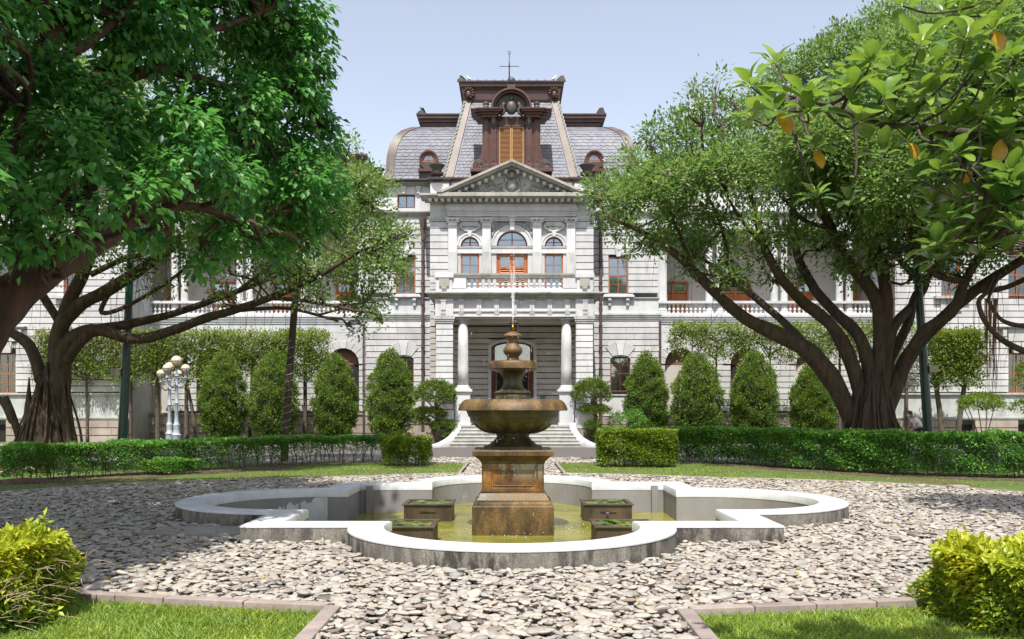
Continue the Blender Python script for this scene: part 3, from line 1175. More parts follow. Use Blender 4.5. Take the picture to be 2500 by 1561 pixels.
def arch_wall(mb, x0, x1, z0, z1, cx, r, zs, y0, y1, n=16, sq=1.0):
    """wall panel with an arched opening down to z0"""
    mb.box(x0, cx - r, y0, y1, z0, z1)
    mb.box(cx + r, x1, y0, y1, z0, z1)
    p = arch_pts(cx, zs, r, n, sq)
    for i in range(n):
        (xa, za), (xb, zb) = p[i], p[i + 1]
        vs = [(xb, y0, zb), (xa, y0, za), (xa, y0, z1), (xb, y0, z1)]
        vs += [(x, y1, z) for x, _, z in vs]
        mb.add(vs, [(0, 1, 2, 3), (7, 6, 5, 4), (0, 4, 5, 1)])
    return mb


def fan_window(parent, cx, zs, r, y, mat, sq=1.0, fw=.06, bars=1, curtain=True):
    mb = MB()
    arch_ring(mb, cx, zs, r - fw, r, y, y + .1, 14, sq)
    mb.box(cx - r, cx + r, y + .002, y + .1, zs - .03, zs + fw * .7)
    for k in range(bars):
        x = cx - r + 2 * r * (k + 1) / (bars + 1)
        h = math.sqrt(max(0, 1 - ((x - cx) / r) ** 2)) * r * sq
        mb.box(x - .03, x + .03, y + .01, y + .09, zs + .03, zs + h - fw)
    mb.box(cx - r * .85, cx + r * .85, y + .02, y + .08, zs + r * sq * .42, zs + r * sq * .42 + .025)
    f = mb.build('fanlight', mat, parent)
    a = arch_pts(cx, zs, r - fw * .5, 14, sq)
    MB().prism(a, y + .05, y + .062).build('pane', M['glass'], f)
    if curtain:
        MB().prism(a, y + .13, y + .14).build('curtain', M['curtain'], f)
    return f


def cornice(mb, x0, x1, yf, yb, z0, z1, proj, steps=3):
    """a moulded band: rises and steps out toward the front, returns at both ends"""
    for k in range(steps):
        p = proj * (k + 1) / steps
        a, c = z0 + (z1 - z0) * k / steps, z0 + (z1 - z0) * (k + 1) / steps
        mb.box(x0 - p, x1 + p, yf - p, yb, a, c)
    return mb


BAL = None


def baluster_mesh(h):
    global BAL
    if BAL is None:
        mb = MB()
        mb.lathe(0, 0, [(0, .5), (.1, .5), (.12, .3), (.2, .28), (.36, .5), (.45, .46), (.62, .26), (.78, .22), (.84, .36), (.88, .36), (.9, .5), (1, .5)], 10)
        me = bpy.data.meshes.new('baluster')
        me.from_pydata(mb.v, [], mb.f)
        me.polygons.foreach_set('use_smooth', [True] * len(me.polygons))
        me.set_sharp_from_angle(angle=R(45))
        me.materials.append(M['stone_white'])
        BAL = me
    return BAL


def balusters(parent, x0, x1, y, z0, z1, n, w=.2):
    me = baluster_mesh(1)
    for k in range(n):
        o = bpy.data.objects.new('baluster', me)
        COL.objects.link(o)
        o.parent = parent
        o.location = Vector((x0 + (x1 - x0) * (k + .5) / n, y, z0)) - wloc(parent)
        o.scale = (w, w, z1 - z0)


# ---- porch ----------------------------------------------------------
A = Pl(43.0, 1256.0)
C = Pl(47.0, 1249.5)
ZF = 0.95                     # porch floor
yA = A.Y()
porch = MB().box(A.x(-197), A.x(197), yA - .12, C.Y(-.05), 0.0, ZF - .002).build('porch_floor', M['stone_dirty'], house)
for s_ in (-1, 1):
    # base blocks of rough pink stone
    pb = MB().box(A.x(s_ * 171) - .56, A.x(s_ * 171) + .56, yA - .14, yA + .9, -.02, ZF - .004).build('porch_base', M['backing'], house)
    courses(pb, M['stone_pink'], A.x(s_ * 171) - .60, A.x(s_ * 171) + .60, yA - .20, yA - .10, 0.0, ZF - .12, 2, L=.7)
    block('base_cap', M['stone_trim'], pb, A.x(s_ * 171) - .62, A.x(s_ * 171) + .62, yA - .22, yA + .2, ZF - .12, ZF + .02)
    # corner pier
    x0, x1 = sorted((A.x(s_ * 150.5), A.x(s_ * 191.5)))
    pier = MB().box(x0 + .03, x1 - .03, yA + .03, yA + .75, ZF, A.Z(787)).build('porch_pier', M['backing'], house)
    zb = A.Z(963)
    block('pier_plinth', M['stone_white'], pier, x0 - .05, x1 + .05, yA - .05, yA + .8, ZF + .02, A.Z(1000) if False else ZF + .75)
    courses(pier, M['stone_white'], x0, x1, yA, yA + .78, ZF + .78, A.Z(789), 14)
    mb = MB()
    cornice(mb, x0, x1, yA, yA + .8, A.Z(789), A.Z(774.5), .10, 3)
    mb.build('pier_capital', M['stone_trim'], pier)
    # column with its pedestal
    cxp = A.x(-126.5) if s_ < 0 else A.x(128)
    yc = yA + .38
    col = MB().lathe(cxp, yc, [(A.Z(944), .262), (A.Z(900), .26), (A.Z(850), .25), (A.Z(789), .222)], 28).build('column', M['stone'], house, smooth=True)
    mb = MB().box(cxp - .40, cxp + .40, yc - .40, yc + .40, ZF + .002, ZF + .14).box(cxp - .35, cxp + .35, yc - .35, yc + .35, ZF + .14, A.Z(957))
    mb.box(cxp - .45, cxp + .45, yc - .45, yc + .45, A.Z(957), A.Z(951))
    mb.build('column_pedestal', M['stone_white'], col, bevel=.015)
    mb = MB().box(cxp - .36, cxp + .36, yc - .36, yc + .36, A.Z(951), A.Z(948.5))
    mb.lathe(cxp, yc, [(A.Z(948.5), .35), (A.Z(946), .355), (A.Z(944.5), .30), (A.Z(943), .31), (A.Z(941), .265)], 28)
    mb.build('column_base', M['stone_white'], col, angle=40)
    mb = MB().lathe(cxp, yc, [(A.Z(790), .225), (A.Z(786), .225), (A.Z(785), .25), (A.Z(782), .25), (A.Z(779.5), .30)], 28).box(cxp - .33, cxp + .33, yc - .33, yc + .33, A.Z(779.5), A.Z(775))
    mb.build('column_capital', M['stone_trim'], col, angle=40)
# entablature
ent = MB()
ent.box(A.x(-194), A.x(194), yA + .0, yA + .8, A.Z(774), A.Z(759.5))
ent.box(A.x(-194), A.x(194), yA + .02, yA + .8, A.Z(759.5), A.Z(731))
for (a, c, p) in ((761.5, 757.5, .06), (774, 771.5, .03)):
    ent.box(A.x(-195) - p, A.x(195) + p, yA - p, yA + .1, A.Z(a), A.Z(c))
for s_ in (-1, 1):
    xa, xb = sorted((A.x(s_ * 149), A.x(s_ * 193)))
    ent.box(xa, xb, yA - .10, yA + .1, A.Z(774), A.Z(731))
    ent.box(A.x(s_ * 193) - .4, A.x(s_ * 193) + .4, yA + .8, C.Y(), A.Z(774), A.Z(731)) if False else None
    xs0, xs1 = sorted((A.x(s_ * 194), A.x(s_ * 194) - s_ * .75))
    ent.box(xs0, xs1, yA + .8, C.Y(0), A.Z(774), A.Z(731))
enta = ent.build('entablature', M['stone'], house, bevel=.008)
for k in range(9):
    xk = A.x(-173 + 43.2 * k)
    pr = .10 if k in (0, 8) else 0
    mb = MB()
    for j in (-1, 0, 1):
        mb.box(xk + j * .075 - .03, xk + j * .075 + .03, yA - .07 - pr, yA + .05, A.Z(757.5), A.Z(736))
    mb.box(xk - .14, xk + .14, yA - .09 - pr, yA + .05, A.Z(736), A.Z(732))
    for j in range(5):
        mb.box(xk - .11 + .047 * j, xk - .08 + .047 * j, yA - .05 - pr, yA + .02, A.Z(767), A.Z(762))
    mb.build('triglyph', M['stone_white'], enta)
mb = MB()
cornice(mb, A.x(-196), A.x(196), yA, C.Y(), A.Z(731), A.Z(715), .36, 4)
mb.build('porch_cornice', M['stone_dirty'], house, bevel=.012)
# ceiling and floor of the balcony
MB().box(A.x(-190), A.x(190), yA + .2, C.Y(-.01), A.Z(777) + .03, A.Z(772)).build('porch_ceiling', M['inner_plaster'], house)
MB().box(A.x(-180), A.x(180), yA + .8, yA + 1.15, A.Z(783), A.Z(777) + .03).build('ceiling_beam', M['inner_plaster'], house)
# balustrade
bal = MB().box(A.x(-189), A.x(189), yA + .02, yA + .34, A.Z(715), A.Z(704)).build('balustrade', M['stone_white'], house, bevel=.01)
mb = MB()
cornice(mb, A.x(-181), A.x(181), yA + .02, yA + .34, A.Z(679), A.Z(672), .05, 2)
mb.box(A.x(-181) - .07, A.x(181) + .07, yA - .05, yA + .40, A.Z(672), A.Z(668))
mb.build('top_rail', M['stone_dirty'], bal)
for s_ in (-1, 1):
    xa, xb = sorted((A.x(s_ * 152), A.x(s_ * 191)))
    mb = MB().box(xa, xb, yA - .06, yA + .42, A.Z(714.5), A.Z(679))
    mb.box(xa - .07, xb + .07, yA - .13, yA + .49, A.Z(679), A.Z(668.5))
    mb.box(xa - .03, xb + .03, yA - .10, yA + .46, A.Z(668.5), A.Z(665.5))
    mb.build('corner_pedestal', M['stone_white'], bal, bevel=.01)
    MB().box((xa + xb) / 2 - .24, (xa + xb) / 2 + .24, yA - .13, yA - .05, A.Z(700), A.Z(681)).box((xa + xb) / 2 - .12, (xa + xb) / 2 + .12, yA - .15, yA - .05, A.Z(706), A.Z(699)).build('carved_block', M['stone_dirty'], bal)
    xa, xb = sorted((A.x(s_ * 118), A.x(s_ * 152)))
    MB().box(xa, xb, yA + .0, yA + .36, A.Z(704), A.Z(679.5)).build('pedestal_panel', M['stone_white'], bal, bevel=.01)
    # side balustrades back to the wall
    MB().box(A.x(s_ * 187) - .14, A.x(s_ * 187) + .14, yA + .42, C.Y(), A.Z(715), A.Z(704)).box(A.x(s_ * 187) - .16, A.x(s_ * 187) + .16, yA + .42, C.Y(), A.Z(679), A.Z(669)).build('side_rail', M['stone_white'], bal)
    for k in range(9):
        o = bpy.data.objects.new('baluster', baluster_mesh(1))
        COL.objects.link(o)
        o.parent = bal
        o.location = Vector((A.x(s_ * 187), yA + .7 + .38 * k, A.Z(704))) - wloc(bal)
        o.scale = (.2, .2, A.Z(679) - A.Z(704))
balusters(bal, A.x(-118), A.x(118), yA + .18, A.Z(704), A.Z(679), 17, .21)

# porch lantern bracket above the fountain head is the hanging lantern
ML = plain_mat('lantern_iron', (0.03, 0.04, 0.035), 0.5)
hl = empty('hanging_lantern', (A.x(-2), yA + 1.8, A.Z(777)), 'dark metal lantern hanging from the porch ceiling', 'lantern')
mb = MB().lathe(A.x(-2), yA + 1.8, [(A.Z(777), .30), (A.Z(779), .33), (A.Z(782), .25), (A.Z(784), .08), (A.Z(787), .06)], 20)
mb.build('canopy', ML, hl, smooth=True)
MB().lathe(A.x(-2), yA + 1.8, [(A.Z(803), .05), (A.Z(800), .14), (A.Z(792), .17), (A.Z(787), .08)], 12).build('glass_bowl', M['glass'], hl, smooth=True)

# steps with curved cheek walls
NS = 6
steps = empty('entrance_steps', (A.x(2), YD(41.4), 0), 'flight of pale stone entrance steps between two curved white cheek walls', 'steps')
yb, yt = YD(41.35), yA - .13
for k in range(NS):
    w = 2.98 - (2.98 - 2.50) * k / (NS - 1)
    z = ZF * (k + 1) / NS
    y0 = yb + (yt - yb) * k / NS
    MB().box(A.x(2) - w, A.x(2) + w, y0, yt + .02 - k * .002, -.01 if k == 0 else ZF * k / NS + .001, z - .035).build('step', M['stone_dirty'], steps)
    MB().box(A.x(2) - w - .02, A.x(2) + w + .02, y0 - .035, yt + .01 - k * .002, z - .034, z).build('tread', M['stone_trim'], steps, bevel=.008)
for s_ in (-1, 1):
    mb = MB()
    n = 12
    vs, fs = [], []
    for i in range(n + 1):
        t = i / n
        xc = A.x(2) + s_ * (2.60 + .12 + 1.05 * (1 - t) ** 2.2)
        y = yb - .22 + (yt - yb + .22) * t
        z = .06 + (ZF + .10 - .06) * (t ** 1.25 if t < 1 else 1)
        wd = .17
        vs += [(xc - wd, y, -.02), (xc + wd, y, -.02), (xc + wd, y, z), (xc + wd - .05, y, z + .05), (xc - wd + .05, y, z + .05), (xc - wd, y, z)]
    for i in range(n):
        a = i * 6
        for k in range(6):
            k2 = (k + 1) % 6
            fs.append((a + k, a + 6 + k, a + 6 + k2, a + k2))
    fs.append((0, 1, 2, 3, 4, 5))
    fs.append(tuple(n * 6 + 5 - k for k in range(6)))
    MB().add(vs, fs).build('cheek_wall', M['stone'], steps, angle=40)

# ---- centre bay -------------------------------------------------------
yC = C.Y()


def centre_bay():
    w = MB().box(C.x(-199.5), C.x(199.5), yC + .40, yC + 3, 0, C.Z(494)).build('centre_wall', M['backing'], house)
    # porch back wall, ground floor
    dz0, dz1 = ZF, C.Z(835)
    dx = 59 / C.s
    cxd = C.x(1.5)
    courses(w, M['stone_porch'], C.x(-199.5), C.x(199.5), yC, yC + .42, ZF + .9, C.Z(797) - .02, 14, [(cxd - dx, cxd + dx, 0, C.Z(838))], L=1.7)
    block('skirting_stone', M['stone_trim'], w, C.x(-199), cxd - dx, yC - .05, yC + .42, ZF + .005, ZF + .80)
    block('skirting_stone', M['stone_trim'], w, cxd + dx, C.x(199), yC - .05, yC + .42, ZF + .005, ZF + .80)
    mb = MB().box(C.x(-197), cxd - dx, yC - .1, yC + .4, ZF + .80, ZF + .89).box(cxd + dx, C.x(197), yC - .1, yC + .4, ZF + .80, ZF + .89)
    mb.build('dado_band', M['stone_white'], w)
    # door surround with a flat segmental arch
    zs = C.Z(850)
    mb = MB().box(cxd - dx, cxd - dx + .16, yC - .06, yC + .25, ZF, zs).box(cxd + dx - .16, cxd + dx, yC - .06, yC + .25, ZF, zs)
    arch_ring(mb, cxd, zs, dx - .16, dx, yC - .06, yC + .25, 18, .30)
    mb.build('door_surround', M['stone_white'], house)
    mb = MB()
    arch_wall(mb, cxd - dx, cxd + dx, zs, C.Z(829), cxd, dx - .01, zs, yC + .01, yC + .4, 18, .30)
    mb.build('door_spandrel', M['stone_porch'], w)
    mb = MB()
    arch_wall(mb, cxd - dx + .16, cxd + dx - .16, ZF, zs + .45, cxd, dx - .34, zs, yC + .15, yC + .25, 16, .28)
    df = mb.build('door_frame', M['wood_dark'], house)
    mb = MB().box(cxd - dx + .3, cxd + dx - .3, yC + .16, yC + .24, C.Z(893), C.Z(888)).box(cxd - .04, cxd + .04, yC + .17, yC + .23, C.Z(893), zs + .3)
    mb.build('transom_bar', M['wood_dark'], df)
    pane_obj(df, cxd - dx + .3, cxd + dx - .3, yC + .2, C.Z(888), zs + .28)
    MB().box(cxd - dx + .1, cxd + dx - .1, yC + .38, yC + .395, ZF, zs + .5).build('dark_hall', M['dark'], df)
    for s_ in (-1, 1):   # door leaves folded open
        xx = cxd + s_ * (dx - .42)
        lf = MB().box(xx - .04, xx + .04, yC - .55, yC + .14, ZF + .02, C.Z(893)).build('door_leaf', M['wood_dark'], df)

    # ground floor corners and first floor side piers
    zt = C.Z(541)
    for s_ in (-1, 1):
        xa, xb = sorted((C.x(s_ * 156), C.x(s_ * 199.5)))
        courses(w, M['stone'], xa, xb, yC - .02, yC + .42, C.Z(713 + 12), C.Z(541), 11, L=3)
        xa2, xb2 = sorted((C.x(s_ * 190), C.x(s_ * 199.5)))
        courses(w, M['stone'], xa, xb, yC - .021, yC + .42, C.Z(797), C.Z(726), 4, L=3)
        # plain frieze block
        block('frieze_block', M['stone'], w, xa, xb, yC - .02, yC + .42, C.Z(530) + .02, C.Z(498))
    mb = MB()
    cornice(mb, C.x(-200), C.x(200), yC - .03, yC + .4, C.Z(540.5), C.Z(529.5), .10, 3)
    mb.build('string_moulding', M['stone_trim'], house)
    # wall between the piers
    mb = MB()
    zb, zim0, zim1, ztop = C.Z(728), C.Z(618.5), C.Z(602), C.Z(534)
    pil = [(-154.8, -133.8), (-72, -51.2), (51.2, 72), (133.8, 154.8)]
    for (xl, xr, cc, r, win) in ((-156, -60, -102.3, 22.6, 22.6), (-61, 61, 0.8, 37.5, 38.5), (60, 156, 103, 22.6, 22.6)):
        arch_wall(mb, C.x(xl), C.x(xr), zim1 + .0, C.Z(541), C.x(cc), r / C.s, C.Z(600.5), yC + .1, yC + .42, 16)
        mb.box(C.x(xl), C.x(cc - win), yC + .1, yC + .42, zb, zim1)
        mb.box(C.x(cc + win), C.x(xr), yC + .1, yC + .42, zb, zim1)
    wall2 = mb.build('upper_wall', M['stone'], house)
    for (xl, xr, cc, r, ro) in ((-134, -72, -102.3, 22.6, 30.5), (-51, 51, 0.8, 37.5, 49.5), (72, 134, 103, 22.6, 30.5)):
        mb = MB()
        arch_ring(mb, C.x(cc), C.Z(600.5), r / C.s, ro / C.s, yC + .0, yC + .2, 22)
        arch_ring(mb, C.x(cc), C.Z(600.5), (ro - 2) / C.s, (ro + 1.5) / C.s, yC - .04, yC + .1, 22)
        mb.build('archivolt', M['stone_white'], wall2)
        mb = MB()
        cornice(mb, C.x(xl), C.x(xr), yC + .05, yC + .4, C.Z(606.5), C.Z(602.5), .07, 2)
        mb.box(C.x(xl), C.x(xr), yC + .03, yC + .4, C.Z(618.5), C.Z(606.5))
        mb.build('impost_band', M['stone_white'], wall2)
        mb = MB()
        kw = 5 if cc != 0.8 else 7
        t0 = 600.5 - ro - (4 if cc != 0.8 else 18)
        mb.prism([(C.x(cc - kw * .7), C.Z(600.5 - r)), (C.x(cc + kw * .7), C.Z(600.5 - r)), (C.x(cc + kw), C.Z(t0)), (C.x(cc - kw), C.Z(t0))], yC - .14, yC + .1)
        if cc == 0.8:
            mb.box(C.x(cc - 8.5), C.x(cc + 8.5), yC - .2, yC + .1, C.Z(t0), C.Z(t0 - 3))
            mb.ball((C.x(cc), yC - .15, C.Z(t0 + 7)), .09, 8, 6)
        mb.build('keystone', M['stone_white'], wall2)
        f = fan_window(house, C.x(cc), C.Z(600.5), r / C.s, yC + .22, M['wood_dark'], bars=1 if cc != 0.8 else 1)
    for (a, c) in pil:
        yp = yC - .12
        xa, xb = C.x(a), C.x(c)
        pl = MB().box(xa, xb, yp, yC + .15, C.Z(617), C.Z(559)).build('pilaster', M['stone_white'], house, bevel=.01)
        MB().box(xa - .02, xb + .02, yp - .02, yC + .15, C.Z(728), C.Z(617.3)).build('pilaster_foot', M['stone_trim'], pl, bevel=.01)
        xm = (xa + xb) / 2
        hw = (xb - xa) / 2
        z0, z1 = C.Z(559), C.Z(534.5)
        mb = MB().frust(xm, yp + .14, [(z0, hw, .14), (z0 + .05, hw + .03, .17), (z0 + .07, hw, .14), (z1 - .12, hw + .02, .18)])
        mb.box(xm - hw - .14, xm + hw + .14, yp - .12, yC + .1, z1 - .07, z1)
        for j in (-1, 1):      # volutes
            for rr, dz in ((.085, 0), (.05, 0)):
                n = 12
                mb.tube([(xm + j * (hw + .02), yp - .14, z1 - .155), (xm + j * (hw + .02), yp + .05, z1 - .155)], rr if rr > .06 else rr, 10, sub=1)
            mb.ball((xm + j * (hw + .02), yp - .15, z1 - .155), .035, 6, 4)
        for row, (zz, nn) in enumerate(((z0 + .10, 5), (z0 + .22, 4))):     # acanthus leaves
            for j in range(nn):
                u = xm - hw + 2 * hw * (j + .5) / nn
                mb.tube([(u, yp - .02, zz - .05), (u, yp - .06, zz + .06), (u, yp - .12, zz + .10)], [.03, .045, .02], 5, sub=2)
        mb.ball((xm, yp - .12, z1 - .10), .05, 6, 4)
        mb.build('pilaster_capital', M['stone_white'], pl, angle=50)
    # windows and the balcony door
    for cc in (-102.3, 103):
        window(house, C.x(cc - 22.6), C.x(cc + 22.6), C.Z(718), C.Z(620), yC + .16, 2, (), M['wood'], .085, sub=4)
    cc = .8
    dr = MB().box(C.x(cc - 38.5), C.x(cc - 35), yC + .18, yC + .3, zb, C.Z(620)).box(C.x(cc + 35), C.x(cc + 38.5), yC + .18, yC + .3, zb, C.Z(620)).box(C.x(cc - 35), C.x(cc + 35), yC + .18, yC + .3, C.Z(623), C.Z(620)).build('balcony_door', M['wood'], house)
    for s_ in (-1, 1):
        xa, xb = sorted((C.x(cc), C.x(cc + s_ * 35)))
        mb = MB().box(xa + .01, xa + .14, yC + .2, yC + .28, zb, C.Z(623)).box(xb - .14, xb - .01, yC + .2, yC + .28, zb, C.Z(623))
        for (za, zc) in ((C.Z(655), C.Z(650)), (C.Z(626), C.Z(623.2)), (zb, C.Z(720))):
            mb.box(xa + .14, xb - .14, yC + .2, yC + .28, za, zc)
        mb.build('door_leaf', M['wood'], dr)
        pane_obj(dr, xa + .14, xb - .14, yC + .24, C.Z(650), C.Z(626))
        MB().box(xa + .14, xb - .14, yC + .34, yC + .35, C.Z(650), C.Z(626)).build('door_curtain', M['curtain'], dr)
        for k in range(12):
            z = C.Z(655) - .02 - k * .115
            MB().add([(xa + .14, yC + .21, z - .09), (xb - .14, yC + .21, z - .09), (xb - .14, yC + .27, z), (xa + .14, yC + .27, z), (xa + .14, yC + .22, z - .1), (xb - .14, yC + .22, z - .1), (xb - .14, yC + .28, z - .01), (xa + .14, yC + .28, z - .01)],
                     [(0, 1, 2, 3), (7, 6, 5, 4), (0, 4, 5, 1), (2, 6, 7, 3)]).build('slat', M['wood'], dr)
    # carved garlands over the side windows and leaf relief over the arch
    for cc in (-102.3, 103):
        mb = MB()
        xm = C.x(cc)
        mb.box(xm - .42, xm + .42, yC + .0, yC + .12, C.Z(553), C.Z(541.5))
        mb.box(xm - .25, xm + .25, yC - .05, yC + .05, C.Z(566), C.Z(555))
        for k in range(15):
            t = -1 + 2 * k / 14
            mb.ball((xm + .44 * t, yC - .02, C.Z(556) - .20 + .20 * (t * t)), .065, 7, 5)
        for j in (-1, 1):
            mb.tube([(xm + j * .40, yC - .0, C.Z(545)), (xm + j * .50, yC - .04, C.Z(552)), (xm + j * .44, yC - .03, C.Z(560))], [.04, .06, .03], 6)
            mb.ball((xm + j * .47, yC - .03, C.Z(552)), .07, 7, 5)
        mb.build('garland_relief', M['stone_trim'], wall2, angle=60)
    mb = MB()
    rs = random.Random(3)
    for j in (-1, 1):
        for k in range(11):
            a = R(25 + 58 * k / 10)
            r0 = 51 / C.s
            x, z = C.x(.8) + j * r0 * math.cos(a), C.Z(600.5) + r0 * math.sin(a)
            for q in range(3):
                b_ = R(60 + 38 * q - 20 + rs.uniform(-12, 12))
                L = rs.uniform(.22, .42)
                x2, z2 = x + j * L * math.cos(b_), z + L * math.sin(b_)
                x2 = max(C.x(-50), min(C.x(51), x2))
                z2 = min(C.Z(543), z2)
                mb.tube([(x, yC + .08, z), ((x + x2) / 2, yC - .0, (z + z2) / 2), (x2, yC + .06, z2)], [.02, .04, .012], 5, sub=2)
    mb.build('leaf_relief', M['stone_relief'], wall2, smooth=True)
    # entablature below the pediment
    mb = MB()
    mb.box(C.x(-157), C.x(157), yC - .22, yC + .4, C.Z(530), C.Z(523))
    cornice(mb, C.x(-157), C.x(157), yC - .2, yC + .4, C.Z(524), C.Z(521), .06, 1)
    # pulvinated frieze
    n = 7
    vs, fs = [], []
    for i in range(n + 1):
        t = i / n
        b_ = .10 * math.sin(t * math.pi)
        z = C.Z(521) + (C.Z(500) - C.Z(521)) * t
        vs += [(C.x(-156) - b_, yC - .18 - b_, z), (C.x(156) + b_, yC - .18 - b_, z), (C.x(156) + b_, yC + .4, z), (C.x(-156) - b_, yC + .4, z)]
    for i in range(n):
        for k in range(4):
            k2 = (k + 1) % 4
            fs.append((4 * i + k, 4 * i + k2, 4 * i + 4 + k2, 4 * i + 4 + k))
    mb.add(vs, fs)
    mb.build('frieze', M['stone'], house, angle=50)
    mb = MB()
    mb.box(C.x(-200), C.x(200), yC - .2, yC + .5, C.Z(499.5), C.Z(496.5))
    mb.box(C.x(-200), C.x(200), yC - .22, yC + .5, C.Z(496.5), C.Z(490))
    mb.box(C.x(-214), C.x(214), yC - .72, yC + .6, C.Z(490), C.Z(486))
    mb.box(C.x(-222), C.x(222), yC - .84, yC + .6, C.Z(486), C.Z(481))
    mb.box(C.x(-178), C.x(178), yC - .93, yC + .6, C.Z(489), C.Z(480))
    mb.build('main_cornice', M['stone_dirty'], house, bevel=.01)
    for k in range(27):
        x = C.x(-198 + 15.23 * k)
        block('dentil', M['stone_white'], house, x - .085, x + .085, yC - .62, yC - .2, C.Z(496), C.Z(490.2))
    # pediment
    hw_, z0, za = 180 / C.s, C.Z(480) + .002, C.Z(401)
    ped = MB().prism([(C.x(0) - hw_ + .3, z0), (C.x(0) + hw_ - .3, z0), (C.x(0), za - .28)], yC - .15, yC + .4).build('pediment', M['stone'], house)
    for s_ in (-1, 1):
        L = math.hypot(hw_, za - z0)
        ux, uz = hw_ / L, (za - z0) / L
        nx, nz = -uz, ux
        th = [(0, .12, .75, .98), (.12, .22, .68, .86), (.22, .36, .38, .44)]
        mb = MB()
        for (t0, t1, _, pr) in th:
            p = []
            for (al, pe) in ((0, t0), (0, t1), (1, t1), (1, t0)):
                # start at eave, end on the centre line
                x = -hw_ + (hw_) * al
                z = z0 + (za - z0) * al - pe / ux
                if al == 0 and z < z0: x += (z0 - z) * ux / uz; z = z0
                p.append((C.x(0) + s_ * (x), z))
            if s_ < 0: p = p[::-1]
            mb.prism(p, yC - pr, yC + .3)
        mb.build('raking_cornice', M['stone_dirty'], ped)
        for k in range(10):
            t = .12 + .80 * k / 9
            x = -hw_ + hw_ * t
            z = z0 + (za - z0) * t - .40
            if z < z0 + .08: continue
            block('modillion', M['stone_white'], ped, C.x(0) - s_ * x - .08, C.x(0) - s_ * x + .08, yC - .62, yC - .14, z - .07, z + .09)
    mb = MB()
    rs = random.Random(9)
    xm, ym = C.x(.5), yC - .2
    mb.ball((xm, ym - .08, C.Z(457)), .26, 14, 9, sy=.6, sz=1.1)
    mb.ball((xm, ym - .12, C.Z(431)), .14, 10, 7, sz=1.3)
    for j in (-1, 1):
        mb.tube([(xm + j * .18, ym, C.Z(474)), (xm + j * .40, ym - .08, C.Z(468)), (xm + j * .42, ym - .1, C.Z(455)), (xm + j * .28, ym - .1, C.Z(444)), (xm + j * .38, ym - .06, C.Z(438)), (xm + j * .22, ym - .05, C.Z(432))], [.08, .09, .06, .08, .06, .04], 7)
        mb.tube([(xm + j * .1, ym, C.Z(425)), (xm + j * .2, ym - .05, C.Z(430)), (xm + j * .1, ym - .05, C.Z(440))], [.05, .06, .04], 6)
        # scrolling foliage tapering to the corner
        for k in range(52):
            t = rs.random() ** .8
            x = j * (.55 + 1.95 * t)
            hmax = (1 - t) * .55 + .10
            z = C.Z(478) + .04 + rs.random() * hmax
            a = rs.uniform(.3, 2.4)
            L = rs.uniform(.1, .22)
            mb.tube([(xm + x, ym + .04, z), (xm + x + j * L * .5 * math.cos(a), ym - .06, z + L * .5 * math.sin(a)), (xm + x + j * L * math.cos(a + .6), ym - .0, z + L * math.sin(a + .6) * .8)], [.02, .045, .015], 5, sub=2)
            if k % 4 == 0: mb.ball((xm + x, ym - .03, z), .055, 6, 4)
        mb.tube([(xm + j * .5, ym, C.Z(474)), (xm + j * 1.0, ym - .05, C.Z(462)), (xm + j * 1.5, ym - .05, C.Z(470)), (xm + j * 2.0, ym - .05, C.Z(467)), (xm + j * 2.6, ym, C.Z(475))], [.05, .05, .045, .04, .02], 6)
    mb.build('tympanum_relief', M['stone_relief'], ped, angle=70)
    # attic blocks either side of the pediment
    Q = Pl(47.4, 1249.5)
    for s_ in (-1, 1):
        xa, xb = sorted((Q.x(s_ * 153), Q.x(s_ * 199)))
        ab = MB().box(xa, xb, Q.Y(0), Q.Y(2.5), Q.Z(480), Q.Z(446)).build('attic_block', M['stone_white'], house, bevel=.01)
        mb = MB()
        cornice(mb, xa, xb, Q.Y(0), Q.Y(2.5), Q.Z(446), Q.Z(434.5), .14, 3)
        mb.build('attic_coping', M['copper_dark'], ab)
        xa, xb = sorted((Q.x(s_ * 60), Q.x(s_ * 153)))
        ab = MB().box(xa, xb, Q.Y(.2), Q.Y(2.4), Q.Z(480), Q.Z(441.5)).build('attic_wall', M['patina'], house)
        mb = MB()
        cornice(mb, xa, xb, Q.Y(.2), Q.Y(2.4), Q.Z(441.5), Q.Z(432), .12, 3)
        mb.build('attic_coping', M['copper'], ab)


centre_bay()

# ---- mansard tower ------------------------------------------------------
T0 = Pl(48.6, 1248.5)
yT = T0.Y()
xc = T0.x(0)
z0, z1 = T0.Z(434), 18.88
b0, b1 = 165 / T0.s, 114 / (F / 50.3)
dep = 7.4                      # depth of the tower base
yT1 = yT + 1.7                 # front edge at the top
cyT = yT + dep / 2
ty1 = dep / 2 - 1.7


